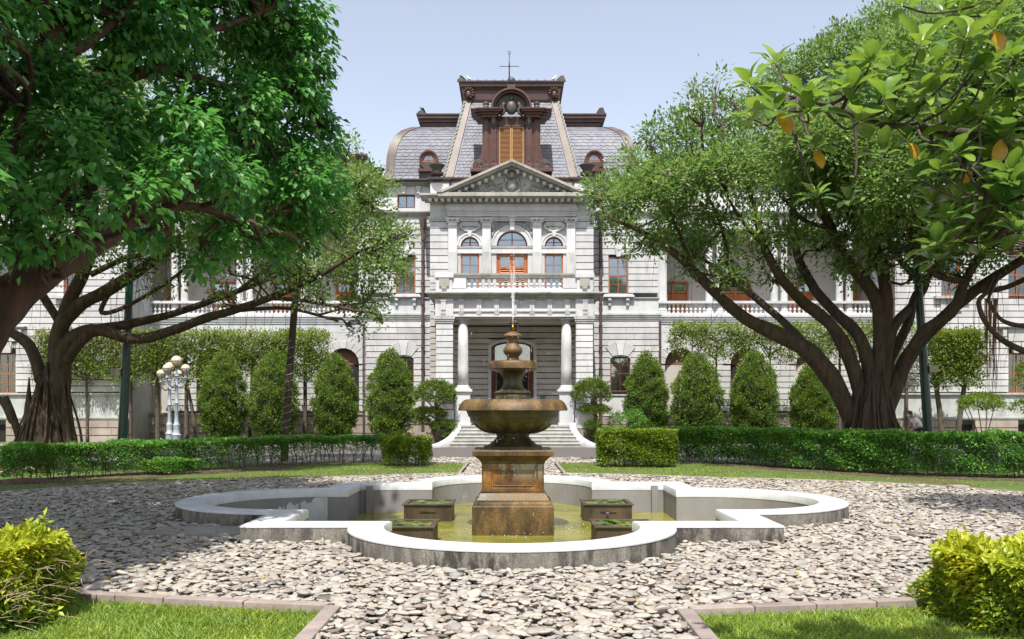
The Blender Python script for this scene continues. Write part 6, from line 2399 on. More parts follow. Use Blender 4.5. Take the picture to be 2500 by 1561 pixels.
# right banyan
RS = .62
DB = 27.0
rs = random.Random(40)
bt = empty('banyan_tree', (PX(2130, DB), YD(DB), 0), 'wide many-stemmed banyan with fluted trunk behind the right hedge', 'tree')
mb = MB()
st = []
root_mass(mb, 2062, DB, .92, .66, 2.5, 34, rs)
limb(mb, [(2020, 1010, 30), (1970, 900, 36), (1910, 830, 33), (1840, 792, 29), (1765, 755, 24), (1700, 700, 20, 26.5), (1645, 645, 17, 26), (1590, 595, 14, 25.6), (1520, 550, 10, 25.2), (1450, 520, 5, 25)], DB, st, 12)
limb(mb, [(1960, 880, 20), (1900, 810, 16), (1850, 760, 15, 28), (1780, 700, 13, 28.5), (1720, 650, 9, 29), (1640, 600, 5, 29)], DB, st, 8)
limb(mb, [(2045, 960, 30), (2010, 850, 27), (1965, 770, 24), (1900, 715, 21), (1850, 660, 18, 26), (1810, 590, 15, 25.6), (1790, 520, 12, 25.2), (1770, 440, 7, 25)], DB, st, 12)
limb(mb, [(2060, 900, 26), (2035, 800, 24), (1975, 740, 20, 27.6), (1925, 680, 18, 28), (1885, 600, 16, 28.4), (1875, 500, 13, 28.6), (1890, 400, 8, 29)], DB, st, 10)
limb(mb, [(2075, 900, 30), (2085, 770, 28), (2062, 690, 26), (2000, 610, 22, 26.4), (1965, 540, 18, 26), (1920, 440, 14, 25.6), (1890, 330, 8, 25.4)], DB, st, 12)
limb(mb, [(2082, 850, 26), (2095, 720, 26), (2080, 610, 24), (2010, 500, 17), (1990, 400, 12), (1990, 280, 7)], DB, st, 10)
limb(mb, [(2080, 980, 20), (2095, 880, 24), (2110, 780, 22), (2160, 720, 17, 28), (2190, 665, 15, 28.4), (2150, 640, 13, 28.6), (2100, 560, 10, 29), (2110, 440, 7, 29)], DB, st, 10)
limb(mb, [(2075, 1030, 24), (2110, 940, 30), (2145, 850, 28), (2210, 772, 25, 26.6), (2290, 700, 22, 26.2), (2370, 645, 19, 25.8), (2460, 590, 16, 25.2), (2580, 520, 12, 24.6), (2700, 420, 7, 24)], DB, st, 12)
limb(mb, [(2085, 990, 18), (2125, 900, 22), (2180, 790, 22, 26.4), (2250, 740, 20, 26), (2285, 660, 18, 25.6), (2330, 580, 15, 25.2), (2360, 480, 10, 25), (2400, 360, 6, 25)], DB, st, 10)
limb(mb, [(2285, 665, 12, 25.6), (2240, 660, 12, 25.4), (2200, 640, 11, 25.2), (2160, 570, 9, 25), (2120, 480, 6, 25)], DB, st, 8)
limb(mb, [(2300, 690, 12, 26.2), (2380, 680, 10, 26), (2470, 640, 8, 25.6), (2600, 600, 4, 25)], DB, st, 8)
limb(mb, [(2100, 860, 20), (2150, 760, 18, 27.6), (2165, 700, 15, 28), (2230, 600, 12, 28.6), (2260, 480, 8, 29)], DB, st, 8)
limb(mb, [(2062, 640, 18), (2060, 520, 14), (2100, 400, 9), (2150, 280, 6)], DB, st, 8)
limb(mb, [(1965, 540, 12, 26), (1900, 520, 8, 25.4), (1840, 450, 5, 25)], DB, st, 8)
limb(mb, [(1700, 700, 10, 26.5), (1720, 620, 8, 26.2), (1700, 520, 6, 26), (1650, 420, 4, 25.6)], DB, st, 8)
limb(mb, [(1645, 645, 9, 26), (1600, 540, 7, 25.6), (1560, 440, 4, 25.4)], DB, st, 8)
limb(mb, [(1810, 590, 8, 25.6), (1740, 500, 6, 25.2), (1690, 400, 4, 25)], DB, st, 8)
limb(mb, [(2330, 580, 9, 25.2), (2300, 500, 8, 24.8), (2240, 400, 5, 24.5)], DB, st, 8)
mb.build('trunk', M['bark_banyan'], bt, smooth=True)
bl = [(1420, 455, 48), (1440, 500, 45), (1500, 400, 62), (1470, 545, 45), (1548, 320, 36), (1535, 460, 72), (1600, 420, 80), (1630, 350, 70), (1640, 250, 26), (1648, 205, 18), (1700, 225, 16), (1700, 185, 12), (1700, 280, 60), (1780, 330, 90),
      (1620, 515, 65), (1700, 430, 90), (1545, 575, 42), (1700, 540, 55), (1800, 450, 90), (1800, 250, 60), (1870, 190, 70, 30), (1950, 160, 80, 30), (1880, 330, 100), (1900, 450, 90), (1800, 540, 50), (1980, 400, 100), (2000, 270, 100),
      (2060, 150, 100, 30), (2120, 60, 80, 30), (1990, 100, 50, 30), (2000, 510, 60), (2080, 400, 100), (2120, 300, 100), (2200, 200, 120), (2200, 420, 100), (2280, 60, 110, 30), (2380, 40, 110, 30), (2350, 180, 120), (2300, 340, 100), (2400, 300, 100),
      (2420, 450, 90), (2330, 500, 60), (2190, 530, 50), (2400, 560, 50), (1650, 590, 32), (1890, 560, 36), (2440, 120, 110), (1590, 480, 60), (1480, 480, 50), (2090, 520, 40), (1600, 300, 40), (1745, 380, 70),
      (1560, 560, 26), (1640, 565, 34), (1720, 585, 34), (1800, 605, 32), (1870, 560, 40), (1950, 585, 36), (2030, 560, 40), (1500, 590, 20), (1700, 640, 20), (2150, 590, 36), (2260, 590, 36), (2350, 600, 36), (1850, 640, 22), (1990, 640, 22), (2240, 500, 50), (2150, 470, 60)]
bl += [(random.uniform(1540, 2060), random.uniform(560, 665), random.uniform(18, 30)) for _ in range(24)]
bl += [(random.uniform(2100, 2420), random.uniform(600, 680), random.uniform(18, 28)) for _ in range(8)]


def dban(x, y): return DB + random.uniform(-3.0, 2.5)


bb = blobs_at(bl, dban, .8)
k = 0
while k < 60:      # crown going on above and to the right of the frame, and toward the camera
    q = (random.uniform(6, 23), random.uniform(3, 15), random.uniform(7, 15), 1.5, 1.6, 1.1)
    D = q[1] - CAMY
    px_, py_ = (q[0] - 1.5) / D * F + 1250, 1000 - (q[2] + 1 - EYE) / D * F
    if px_ < 2000 + max(0, 60 - py_) * 1.5: continue
    bb.append(q)
    k += 1
for k in range(34):     # near side of the crown, shading the trunk
    D = random.uniform(21.5, 24.5)
    z = random.uniform(6.6, 9.6)
    bb.append((random.uniform(6.6, 16), YD(D), z, 1.1, 1.1, .7))
for k in range(34):  # unseen clumps added to throw shade on the right-hand pebbles
    u = random.random()
    bb.append((7.6 + 4.6 * u, -5.2 + 2.3 * random.random() + u * .4, 8.4 + 1.2 * random.random(), .95, .6, .5))
st.append((Vector((13.5, -1, 8.6)), .1))
Cc, Oo, Bb = blob_clusters(bb, 146, .30, zlo=-.7)
inf = (Cc[:, 0] / (Cc[:, 1] - CAMY) * F < 1330) & ((Cc[:, 2] - EYE) / (Cc[:, 1] - CAMY) * F < 1080)
thin = inf | (rng.random(len(Cc)) < .3)
Cc, Oo, Bb, inf = Cc[thin], Oo[thin], Bb[thin], inf[thin]
foliage(bt, 'upper_crown', M['lf_banyan'], *cluster_leaves(Cc[~inf], Oo[~inf], 5, .4, .26, .13, droop=.05, vbase=.5), T2)
pos, d, up, L, W, v = cluster_leaves(Cc[inf], Oo[inf], 14, .27, .128, .064, droop=.05, upb=.8, vbase=.5, vs=.27)
print('banyan R leaves', len(pos))
mb = MB()
twigs(mb, bb[:len(bl)], Cc, Bb, st, 9, .03)
tag(mb.build('twigs', M['bark_banyan'], bt, smooth=True), kind='stuff')
mb = MB()
limb(mb, [(2560, 850, 9, 24), (2480, 842, 11, 24), (2420, 830, 12, 24), (2365, 800, 11, 24), (2330, 760, 10, 24), (2315, 715, 9, 24), (2335, 690, 8, 24.4), (2350, 655, 8, 25.4)], 24, st, 8)
mb.build('branch', M['bark_banyan'], bt, smooth=True)
mb = MB()
limb(mb, [(2560, 760, 7, 24), (2480, 775, 8, 24), (2422, 772, 9, 24), (2370, 758, 8, 24), (2340, 715, 7, 24.2), (2345, 690, 6, 24.4), (2365, 650, 6, 25.6)], 24, st, 8)
mb.build('branch', M['bark_banyan'], bt, smooth=True)
foliage(bt, 'crown', M['lf_banyan'], pos, d, up, L, W, v, T2)
hang_roots(bt, [q for q in st if q[1] > .05], 120, (.4, 1.7), M['root_red'], rs, rmax=.010)
mb = MB()
for k in range(26):
    x = PX((2345 + random.uniform(-16, 16)) * 1.0322 * 1.0, 24)
    mb.tube([(x, YD(24), PZ(730, 24)), (x + random.gauss(0, .03), YD(24), PZ(860, 24)), (x + random.gauss(0, .05), YD(24), PZ(random.uniform(870, 1010), 24))], [.014, .009, .003], 3, sub=2, cap=False)
tag(mb.build('aerial_root', M['root_red'], bt), kind='stuff')

# left banyan
rs = random.Random(41)
DL = 26.5
bt2 = empty('banyan_tree', (PX(120, DL), YD(DL), 0), 'dark many-stemmed banyan with long low limbs behind the left hedge', 'tree')
mb = MB()
st = []
root_mass(mb, 118, DL, .80, .58, 2.5, 30, rs)
limb(mb, [(120, 1020, 40), (140, 900, 40), (145, 830, 34), (180, 795, 26), (230, 782, 22), (320, 802, 20), (400, 785, 19), (480, 755, 17, 26), (560, 732, 15, 25.6), (650, 700, 13, 25.2), (750, 655, 10, 24.8), (860, 590, 6, 24.4)], DL, st, 12)
limb(mb, [(150, 860, 24), (210, 790, 22), (300, 768, 18, 27), (400, 745, 14, 27.4), (500, 712, 12, 27.6), (560, 690, 10, 27.8), (650, 655, 8, 28), (760, 600, 5, 28)], DL, st, 10)
limb(mb, [(140, 900, 34), (138, 800, 32), (170, 735, 28), (250, 690, 24), (330, 640, 21, 26), (420, 575, 18, 25.6), (520, 500, 14, 25.2), (610, 430, 8, 25)], DL, st, 12)
limb(mb, [(130, 860, 28), (150, 750, 26), (190, 660, 24), (230, 570, 20), (270, 480, 15), (330, 380, 9)], DL, st, 12)
limb(mb, [(100, 900, 26), (70, 820, 22), (20, 785, 18), (-60, 760, 14), (-160, 700, 8)], DL, st, 10)
limb(mb, [(140, 760, 18), (95, 690, 15), (50, 620, 11), (-10, 540, 7)], DL, st, 8)
limb(mb, [(215, 650, 12), (280, 618, 11), (340, 600, 10), (430, 555, 7, 27), (520, 520, 4, 27)], DL, st, 8)
limb(mb, [(260, 690, 10), (240, 740, 9), (310, 720, 8), (420, 650, 6), (470, 600, 4)], DL, st, 8)
limb(mb, [(640, 705, 9, 25.2), (740, 715, 7, 25), (840, 735, 5, 24.8), (900, 745, 3, 24.6)], DL, st, 7)
limb(mb, [(560, 735, 8, 25.6), (680, 730, 7, 25.4), (800, 760, 4, 25)], DL, st, 7)
limb(mb, [(560, 690, 8, 27.8), (650, 620, 7, 27), (740, 540, 5, 26), (850, 480, 3, 25.6)], DL, st, 7)
limb(mb, [(60, 1010, 16), (35, 1060, 15), (15, 1110, 12)], DL, st, 8)
limb(mb, [(10, 940, 16), (35, 1000, 15), (60, 1090, 12)], DL, st, 8)
limb(mb, [(-40, 930, 14), (5, 950, 13), (30, 1000, 12)], DL, st, 8)
mb.build('trunk', M['bark_banyan'], bt2, smooth=True)
bl = [(810, 350, 26), (835, 345, 12), (860, 430, 45), (800, 430, 60), (880, 480, 55), (830, 520, 75), (930, 560, 40), (960, 560, 22), (890, 580, 60), (760, 510, 75), (700, 560, 60), (850, 640, 55), (910, 640, 45), (790, 640, 60), (880, 710, 45), (840, 730, 35), (740, 690, 40), (895, 750, 20),
      (940, 610, 28), (770, 400, 50), (905, 440, 30), (850, 780, 20), (700, 640, 45), (640, 620, 32)]


def dban2(x, y): return 25.5 + random.uniform(-1.8, 1.8)


bb = blobs_at(bl, dban2, .8)
nb_dense = len(bb)
for k in range(44):     # near side of the crown, shading the trunk
    bb.append((random.uniform(-17, -6.6), YD(random.uniform(21, 25)), random.uniform(5.6, 9.5), 1.1, 1.1, .7))
for k in range(60):
    bb += blobs_at([(random.uniform(-500, 700), random.uniform(-100, 480), random.uniform(60, 100))], dban2, .8)
# sparse hanging sprays under the crown
sp_ = []
for k in range(46):
    sp_ += blobs_at([(random.uniform(240, 760), random.uniform(560, 720), random.uniform(12, 26))], dban2, .9)
Cc, Oo, Bb = blob_clusters(bb, 160, .30, zlo=-.7)
C2, O2, B2 = blob_clusters(sp_, 70, .2)
far = (Bb >= nb_dense) & (rng.random(len(Bb)) < .5)
Cc, Oo, Bb = Cc[~far], Oo[~far], Bb[~far]
mb = MB()
twigs(mb, bb[:nb_dense], Cc, Bb, st, 10, .026)
twigs(mb, sp_, C2, B2, st, 5, .018)
tag(mb.build('twigs', M['bark_banyan'], bt2, smooth=True), kind='stuff')
pos, d, up, L, W, v = cluster_leaves(np.concatenate([Cc, C2]), np.concatenate([Oo, O2]), 15, .26, .115, .058, droop=.1, upb=.8, vbase=.58, vs=.27)
print('banyan L leaves', len(pos))
foliage(bt2, 'crown', M['lf_banyan'], pos, d, up, L, W, v, T2)
hang_roots(bt2, [q for q in st if q[1] > .05], 150, (.4, 1.5), M['root_red'], rs, rmax=.010)

# ------------------------------------------------------------------ broad-leaved tree reaching in from the right, near the camera
DMg = 4.7
RS = 1.0
t = empty('broadleaf_tree', (PX(2950, 5.2), YD(5.2), 0), 'large glossy broad-leaved tree reaching in at the top right corner', 'tree')
RS = .62
mb = MB()
st = []
limb(mb, [(3050, 1900, 95, 5.4), (3020, 1300, 85, 5.4), (2900, 800, 70, 5.3), (2700, 480, 44, 5.2), (2500, 380, 30, 5.1), (2350, 330, 24, 5.0), (2200, 305, 18, 4.9), (2080, 290, 14, 4.85), (1960, 250, 9, 4.8), (1860, 225, 5, 4.7)], 5, st, 12)
limb(mb, [(2700, 480, 30, 5.2), (2600, 200, 22, 5), (2500, 60, 14, 4.9), (2400, -80, 9, 4.8)], 5, st, 8)
limb(mb, [(2900, 800, 30, 5.3), (2650, 620, 22, 5), (2500, 560, 14, 4.8), (2380, 480, 8, 4.6), (2300, 400, 5, 4.5)], 5, st, 8)
RS = 1.0
ROS = [(2135, 15, 1.0), (2240, 35, .9), (2360, 10, .9), (2175, 110, 1.15), (2285, 95, 1.1), (1835, 150, 1.0), (1775, 205, 1.0), (1785, 285, .95), (1835, 265, 1.05), (1905, 235, 1.05), (1925, 285, .8), (1985, 185, .8), (2060, 150, .85), (2110, 165, 1.0),
       (2200, 160, 1.0), (2290, 175, 1.1), (2395, 140, 1.0), (1925, 355, .8), (1930, 470, .8), (2005, 475, .65), (2010, 215, 1.0), (2030, 290, 1.1), (2090, 235, 1.0), (2190, 225, 1.05), (2120, 290, .9), (2240, 255, .95), (2330, 255, 1.0),
       (2400, 215, 1.15), (2090, 370, .95), (2150, 335, .8), (2220, 335, .9), (2300, 300, 1.0), (2370, 330, 1.15), (2290, 400, .9), (2230, 455, .9), (2170, 425, .8), (2300, 470, .8), (2400, 440, .9), (2250, 520, .8), (2330, 535, 1.35), (2240, 585, 1.35),
       (2215, 620, 1.1), (2410, 520, .9), (2160, 275, .9), (2350, 70, 1.0), (1880, 330, .7)]
rs = random.Random(77)
for k in range(70):
    a_, b_ = rs.choice(ROS), rs.choice(ROS)
    if abs(a_[0] - b_[0]) + abs(a_[1] - b_[1]) < 190: ROS = ROS + [((a_[0] + b_[0]) / 2 + rs.uniform(-20, 20), (a_[1] + b_[1]) / 2 + rs.uniform(-15, 15), .9)]
for k in range(34):
    ROS = ROS + [(rs.uniform(2180, 2440), rs.uniform(230, 610), 1.0)]
for k in range(14):
    ROS = ROS + [(rs.uniform(2440, 2620), rs.uniform(20, 560), 1.0)]
lpos, ldir, lup, lL, lW, lv, ly = [], [], [], [], [], [], []
P0 = np.array([tuple(v_) for v_, _ in st])
for (x, y, s_) in ROS:
    D = DMg + rs.uniform(-.35, .45)
    c = Vector(PQ(x, y, D))
    dd = np.linalg.norm(P0 - np.array(c), axis=1)
    pick = np.argsort(dd)[:3]
    a = Vector(P0[int(rs.choice(list(pick)))])
    low = c + Vector((rs.uniform(.0, .14), rs.uniform(-.05, .1), -rs.uniform(.15, .32)))
    low = c + (a - c).normalized() * .14 + Vector((.02, 0, -.07))
    if (a - c).length > .25:
        e_ = a if (a - c).length < .9 else c + (a - c) * (.62 / (a - c).length)
        mb.tube([tuple(e_), tuple(e_.lerp(low, .5) + Vector((rs.uniform(-.03, .03), 0, -.03))), tuple(low), tuple(c)], [.010, .008, .006, .005], 6, sub=4)
    axis = Vector((rs.uniform(-.3, .2), rs.uniform(-.35, .1), 1)).normalized()
    q = axis.to_track_quat('Z', 'Y')
    n = rs.randint(8, 11)
    sun_top = y < 330  # upper rosettes get a lighter leaf colour, as if sunlit
    for k in range(n):
        a_ = 2.4 * k + rs.uniform(-.2, .2)
        elv = R(62 - 78 * k / n + rs.uniform(-10, 10))
        v_ = q @ Vector((math.cos(a_) * math.cos(elv), math.sin(a_) * math.cos(elv), math.sin(elv)))
        L = .152 * s_ * rs.uniform(.6, 1.15)
        lpos.append(tuple(c + v_ * .015))
        ldir.append(tuple(v_))
        lup.append(tuple((axis + Vector((rs.uniform(-.2, .2), rs.uniform(-.2, .2), 0)))))
        lL.append(L)
        lW.append(L * rs.uniform(.50, .66))
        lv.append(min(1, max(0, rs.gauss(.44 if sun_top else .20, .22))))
        ly.append(0)
    if (x, y) in ((1835, 265), (1925, 355), (2150, 335), (2220, 335), (2290, 400), (2370, 330), (2230, 455)) or rs.random() < .02:     # an old yellow leaf hanging below
        lpos.append(tuple(c))
        ldir.append((rs.uniform(-.9, .9), -.3, -1))
        lup.append((0, -1, .2))
        lL.append(.13 * s_)
        lW.append(.085 * s_)
        lv.append(rs.random())
        ly.append(1)
mb.build('branch', M['bark_grey'], t, smooth=True)
# detailed leaf: curved blade with a folded midrib
def broad_leaf_mesh(v, mat, k=0):
    nu = 9
    vs, fs = [], []
    rr = random.Random(k)
    curl = rr.uniform(.10, .28)
    for i in range(nu):
        u = i / (nu - 1)
        w = (math.sin(math.pi * min(1, u * .93 + .04)) ** .85) * (.55 + .45 * u) * 1.05 if u < 1 else 0
        if i == 0: w = .04
        z = .04 * math.sin(u * 3) - curl * u * u
        wz = .10 * math.sin(u * math.pi)
        wav = .02 * math.sin(u * 11 + k)
        vs += [(u, -.5 * w, z + wz * w + wav), (u, -.25 * w, z + .035 * w), (u, 0, z), (u, .25 * w, z + .035 * w), (u, .5 * w, z + wz * w - wav)]
    for i in range(nu - 1):
        for j in range(4):
            a = i * 5 + j
            fs.append((a, a + 5, a + 6, a + 1))
    me = bpy.data.meshes.new('leaf')
    me.from_pydata(vs, [], fs)
    a = me.attributes.new('v', 'FLOAT', 'FACE')
    vv = np.array([v + (.16 if f % 4 in (1, 2) else 0) + rr.uniform(-.07, .07) + .10 * ((f // 4) % 2) for f in range(len(fs))])
    a.data.foreach_set('value', np.clip(vv, 0, 1).astype(np.float32))
    me.polygons.foreach_set('use_smooth', [True] * len(fs))
    me.materials.append(mat)
    return me


LM = [[broad_leaf_mesh(.08 + .14 * i, M['lf_magnolia'], i * 3 + j) for j in range(3)] for i in range(7)]
LY = [broad_leaf_mesh(.2 + .25 * i, M['lf_yellow'], 50 + i) for i in range(3)]
lpos, ldir, lup = np.array(lpos), np.array(ldir), np.array(lup)
dd, ss, nn = frames(ldir, lup)
pw = wloc(t)
order = list(range(len(lpos)))
rs.shuffle(order)
order.sort(key=lambda i: -ly[i])
massV, massF, massA, nb = [], [], [], 0
for c_, i in enumerate(order):
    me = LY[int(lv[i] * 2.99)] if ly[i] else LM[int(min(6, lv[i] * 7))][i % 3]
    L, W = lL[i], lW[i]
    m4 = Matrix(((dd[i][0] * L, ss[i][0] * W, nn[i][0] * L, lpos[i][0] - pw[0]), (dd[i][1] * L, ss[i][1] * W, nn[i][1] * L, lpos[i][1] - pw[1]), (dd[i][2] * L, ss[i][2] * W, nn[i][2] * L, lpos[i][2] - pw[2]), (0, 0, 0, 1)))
    if c_ < 300:
        o = bpy.data.objects.new('leaf', me)
        COL.objects.link(o)
        o.parent = t
        o.matrix_local = m4
    else:
        co = np.array([tuple(m4 @ v_.co + pw) for v_ in me.vertices])
        fc = np.array([tuple(p_.vertices) for p_ in me.polygons]) + nb
        massV.append(co)
        massF.append(fc)
        massA.append(np.array([q.value for q in me.attributes['v'].data]))
        nb += len(co)
if massV:
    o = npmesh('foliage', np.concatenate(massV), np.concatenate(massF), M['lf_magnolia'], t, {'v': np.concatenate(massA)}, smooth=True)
    tag(o, kind='stuff')

# ------------------------------------------------------------------ hedges


def hedge(name, label, path, h, th, n, mat, L, W, stems, seed, sparse=None, vb=.45, cat='hedge', indiv=0, tmpl=T2, z0=.12, vs=.22, gold=None, loose=0.0, shoots=0):
    rs = random.Random(seed)
    P_ = [Vector((x, y, 0)) for x, y in path]
    P_ = spline(P_, 8)
    seg = [0]
    for a, c in zip(P_[:-1], P_[1:]): seg.append(seg[-1] + (c - a).length)
    tot = seg[-1]
    px_ = np.array([p.x for p in P_])
    py_ = np.array([p.y for p in P_])
    t = empty(name, (px_[0], py_[0], 0), label, cat)
    # bumpy cross section: sample angle around a rounded box
    s = rng.random(n) * tot
    x, y = np.interp(s, seg, px_), np.interp(s, seg, py_)
    x2, y2 = np.interp(np.minimum(s + .05, tot), seg, px_), np.interp(np.minimum(s + .05, tot), seg, py_)
    x1, y1 = np.interp(np.maximum(s - .05, 0), seg, px_), np.interp(np.maximum(s - .05, 0), seg, py_)
    tx, ty = x2 - x1, y2 - y1
    ln = np.hypot(tx, ty) + 1e-9
    nx, ny = ty / ln, -tx / ln
    u = rng.random(n)
    face = rng.random(n)
    bump_ = .05 * np.sin(s * 5.1) + .05 * np.sin(s * 2.3 + 1) + .03 * np.sin(s * 13)
    deep = rng.random(n) ** 1.7 * .22
    side = np.where(face < .42, 1, np.where(face < .60, -1, 0))
    tt = (u * 2 - 1)
    zz = np.where(side != 0, z0 + (h - z0) * u ** .8, h - deep * .8 + bump_ * .5)
    off = np.where(side != 0, side * (th / 2 - deep + bump_ + .05 * np.sin(zz * 9 + s * 4)), (u * 2 - 1) * th / 2)
    rd = loose * .42
    off = np.where(side != 0, off * (1 - rd * np.clip(zz / h, 0, 1) ** 4), off)
    zz = np.where(side == 0, zz - rd * h * .55 * np.abs(tt) ** 3, zz)
    if loose:
        g1 = np.sin(s * 4.3 + off * 3) * np.sin(off * 5.1 + 1) + .6 * np.sin(s * 9.7 + off * 8 + zz * 6)
        zz = np.where(side == 0, zz + loose * .06 * g1, zz)
        off = np.where(side != 0, off + side * loose * .07 * np.sin(s * 6.1 + zz * 8) + side * loose * .05 * np.sin(s * 14 - zz * 11), off)
    pos = np.stack([x + nx * off, y + ny * off, zz], 1)
    out = np.stack([nx * side, ny * side, np.where(side == 0, 1.0, .25)], 1) + rng.normal(size=(n, 3)) * .25
    # clumping
    cl = np.sin(s * 9.0 + zz * 7) * np.sin(zz * 11 + s * 3) + np.sin(s * 23) * .5 + rng.normal(0, .6, n)
    keep = cl > -1.0
    if sparse is not None:
        sd = sparse(s / tot, zz / h)
        keep &= rng.random(n) > sd
    # rounded ends
    q_ = np.clip((s - (tot - .3)) / .3, 0, 1) + np.clip((.3 - s) / .3, 0, 1)
    cxy = np.stack([x, y], 1)
    pos[:, :2] = cxy + (pos[:, :2] - cxy) * (1 - .35 * q_ ** 2)[:, None]
    ne = int(n * th * .8 / (tot * 2 + th * 2))
    for (si, sg) in ((0.0, -1), (tot, 1)):
        ex, ey = np.interp(si, seg, px_), np.interp(si, seg, py_)
        i0 = 0 if sg < 0 else len(px_) - 1
        i1 = 1 if sg < 0 else len(px_) - 2
        ux, uy = px_[i0] - px_[i1], py_[i0] - py_[i1]
        ll = math.hypot(ux, uy)
        ux, uy = ux / ll, uy / ll
        w_ = rng.uniform(-1, 1, ne)
        ze = z0 + (h - z0) * rng.random(ne) ** .8
        dp = .16 * (1 - w_ ** 2) - rng.random(ne) ** 1.7 * .2 + .05 * np.sin(w_ * 6 + ze * 8)
        pe = np.stack([ex + ux * dp - uy * w_ * th * .38, ey + uy * dp + ux * w_ * th * .38, ze], 1)
        pos = np.concatenate([pos, pe])
        out = np.concatenate([out, np.stack([np.full(ne, ux), np.full(ne, uy), np.full(ne, .25)], 1) + rng.normal(size=(ne, 3)) * .25])
        s = np.concatenate([s, np.full(ne, si)])
        zz = np.concatenate([zz, ze])
        kk = rng.random(ne) > (sparse(np.full(ne, si / tot), ze / h) if sparse is not None else 0)
        keep = np.concatenate([keep, kk])
    pos, out, s, zz = pos[keep], out[keep], s[keep], zz[keep]
    if shoots:      # longer shoots sticking out of the clipped surface
        ids = rng.integers(0, len(pos), shoots)
        sd_ = nrm(out[ids] + np.array([0, 0, .9]) + rdir(shoots) * .4)
        for q in range(13):
            pos = np.concatenate([pos, pos[ids] + sd_ * (.009 * q + .01) + rdir(shoots) * .012])
            out = np.concatenate([out, sd_ + rdir(shoots) * .9])
            s = np.concatenate([s, s[ids]])
            zz = np.concatenate([zz, np.full(shoots, h)])
    m_ = len(pos)
    d = nrm(out + rdir(m_) * .8)
    up = nrm(rdir(m_) * .6 + np.array([0, 0, 1.0]) + out * .4)
    ls = np.clip(rng.normal(1, .25, m_), .5, 1.6)
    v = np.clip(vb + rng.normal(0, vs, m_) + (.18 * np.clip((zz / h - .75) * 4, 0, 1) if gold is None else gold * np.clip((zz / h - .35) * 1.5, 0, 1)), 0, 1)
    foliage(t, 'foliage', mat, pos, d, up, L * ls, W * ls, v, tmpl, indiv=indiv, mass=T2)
    mb = MB()
    for k in range(stems):
        q = (k + rs.random()) / stems * tot
        X, Y = np.interp(q, seg, px_), np.interp(q, seg, py_)
        X += rs.uniform(-.12, .12)
        Y += rs.uniform(-.12, .12)
        nb_ = rs.randint(2, 4)
        hz = h * rs.uniform(.25, .4)
        mb.tube([(X, Y, -.05), (X + rs.uniform(-.03, .03), Y, hz * .5), (X + rs.uniform(-.04, .04), Y, hz)], [.016, .012, .010], 5, sub=2, cap=False)
        for j in range(nb_):
            mb.tube([(X, Y, hz * rs.uniform(.5, 1)), (X + rs.uniform(-.12, .12), Y + rs.uniform(-.1, .1), h * .65), (X + rs.uniform(-.22, .22), Y + rs.uniform(-.2, .2), h * .92)], [.009, .006, .003], 4, sub=2, cap=False)
    mb.build('stems', M['bark_grey'], t)
    return t


def sparse_left(s, zf):
    low = np.clip((.72 - zf) * 3.2, 0, 1)
    return np.clip(low * (.25 + .75 * np.clip((s - .35) * 2.2, 0, 1)), 0, .93)


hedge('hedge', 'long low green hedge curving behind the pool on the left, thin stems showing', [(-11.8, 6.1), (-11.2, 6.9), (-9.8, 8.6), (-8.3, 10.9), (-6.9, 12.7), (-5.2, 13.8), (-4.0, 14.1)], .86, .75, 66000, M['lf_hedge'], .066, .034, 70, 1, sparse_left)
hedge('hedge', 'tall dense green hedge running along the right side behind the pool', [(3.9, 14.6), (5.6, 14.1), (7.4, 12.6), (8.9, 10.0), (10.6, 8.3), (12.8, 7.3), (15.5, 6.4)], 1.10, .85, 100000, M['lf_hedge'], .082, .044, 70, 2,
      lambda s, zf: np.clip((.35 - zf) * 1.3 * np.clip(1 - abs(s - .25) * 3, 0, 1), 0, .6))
hedge('hedge_bush', 'small yellow-green bush ending the left hedge beside the path', [(-3.75, 12.3), (-3.2, 12.2), (-2.65, 12.3)], .90, .8, 13000, M['lf_goldmid'], .066, .036, 12, 3, lambda s, zf: np.clip((.4 - zf) * 1.2, 0, .6), .45, 'bush', loose=.6, shoots=40)
hedge('hedge_bush', 'large yellow-green bush block ending the right hedge beside the path', [(2.75, 11.9), (3.6, 11.6), (4.7, 11.7)], 1.12, 1.0, 28000, M['lf_goldmid'], .066, .036, 18, 4, lambda s, zf: np.clip((.3 - zf) * 1.0, 0, .4), .45, 'bush')
hedge('hedge_bush', 'low dark bush in front of the left hedge on the bare soil', [(-9.3, 8.3), (-8.9, 8.5), (-8.5, 8.8)], .40, .5, 4500, M['lf_hedge'], .06, .03, 6, 5, None, .4, 'bush')
# foreground bushes
gb = hedge('golden_bush', 'clipped golden leaved bush with dry twigs in the lower left corner', [(-6.6, -8.0), (-5.6, -7.75), (-4.5, -7.85), (-3.95, -8.05)], .68, 1.55, 56000, M['lf_gold'], .060, .030, 26, 6, lambda s, zf: np.clip((.4 - zf) * .8, 0, .35), .24, 'bush', indiv=300, tmpl=T4, z0=.02, vs=.2, gold=.55, loose=1.0, shoots=170)
mb = MB()
rs = random.Random(8)
for k in range(330):
    x, y, z = rs.uniform(-4.9, -3.45), rs.uniform(-8.9, -7.4), rs.gauss(.36, .11)
    a = rs.gauss(.3, .8)
    L = rs.uniform(.05, .19)
    mb.tube([(x, y, z), (x + L * .5 * math.cos(a), y - .02, z + L * .3 * math.sin(a) + .01), (x + L * math.cos(a), y + rs.uniform(-.06, .06), z + L * .6 * math.sin(a))], [.0026, .0022, .001], 4, sub=2, cap=False)
tag(mb.build('dry_twigs', M['twig'], gb), kind='stuff')
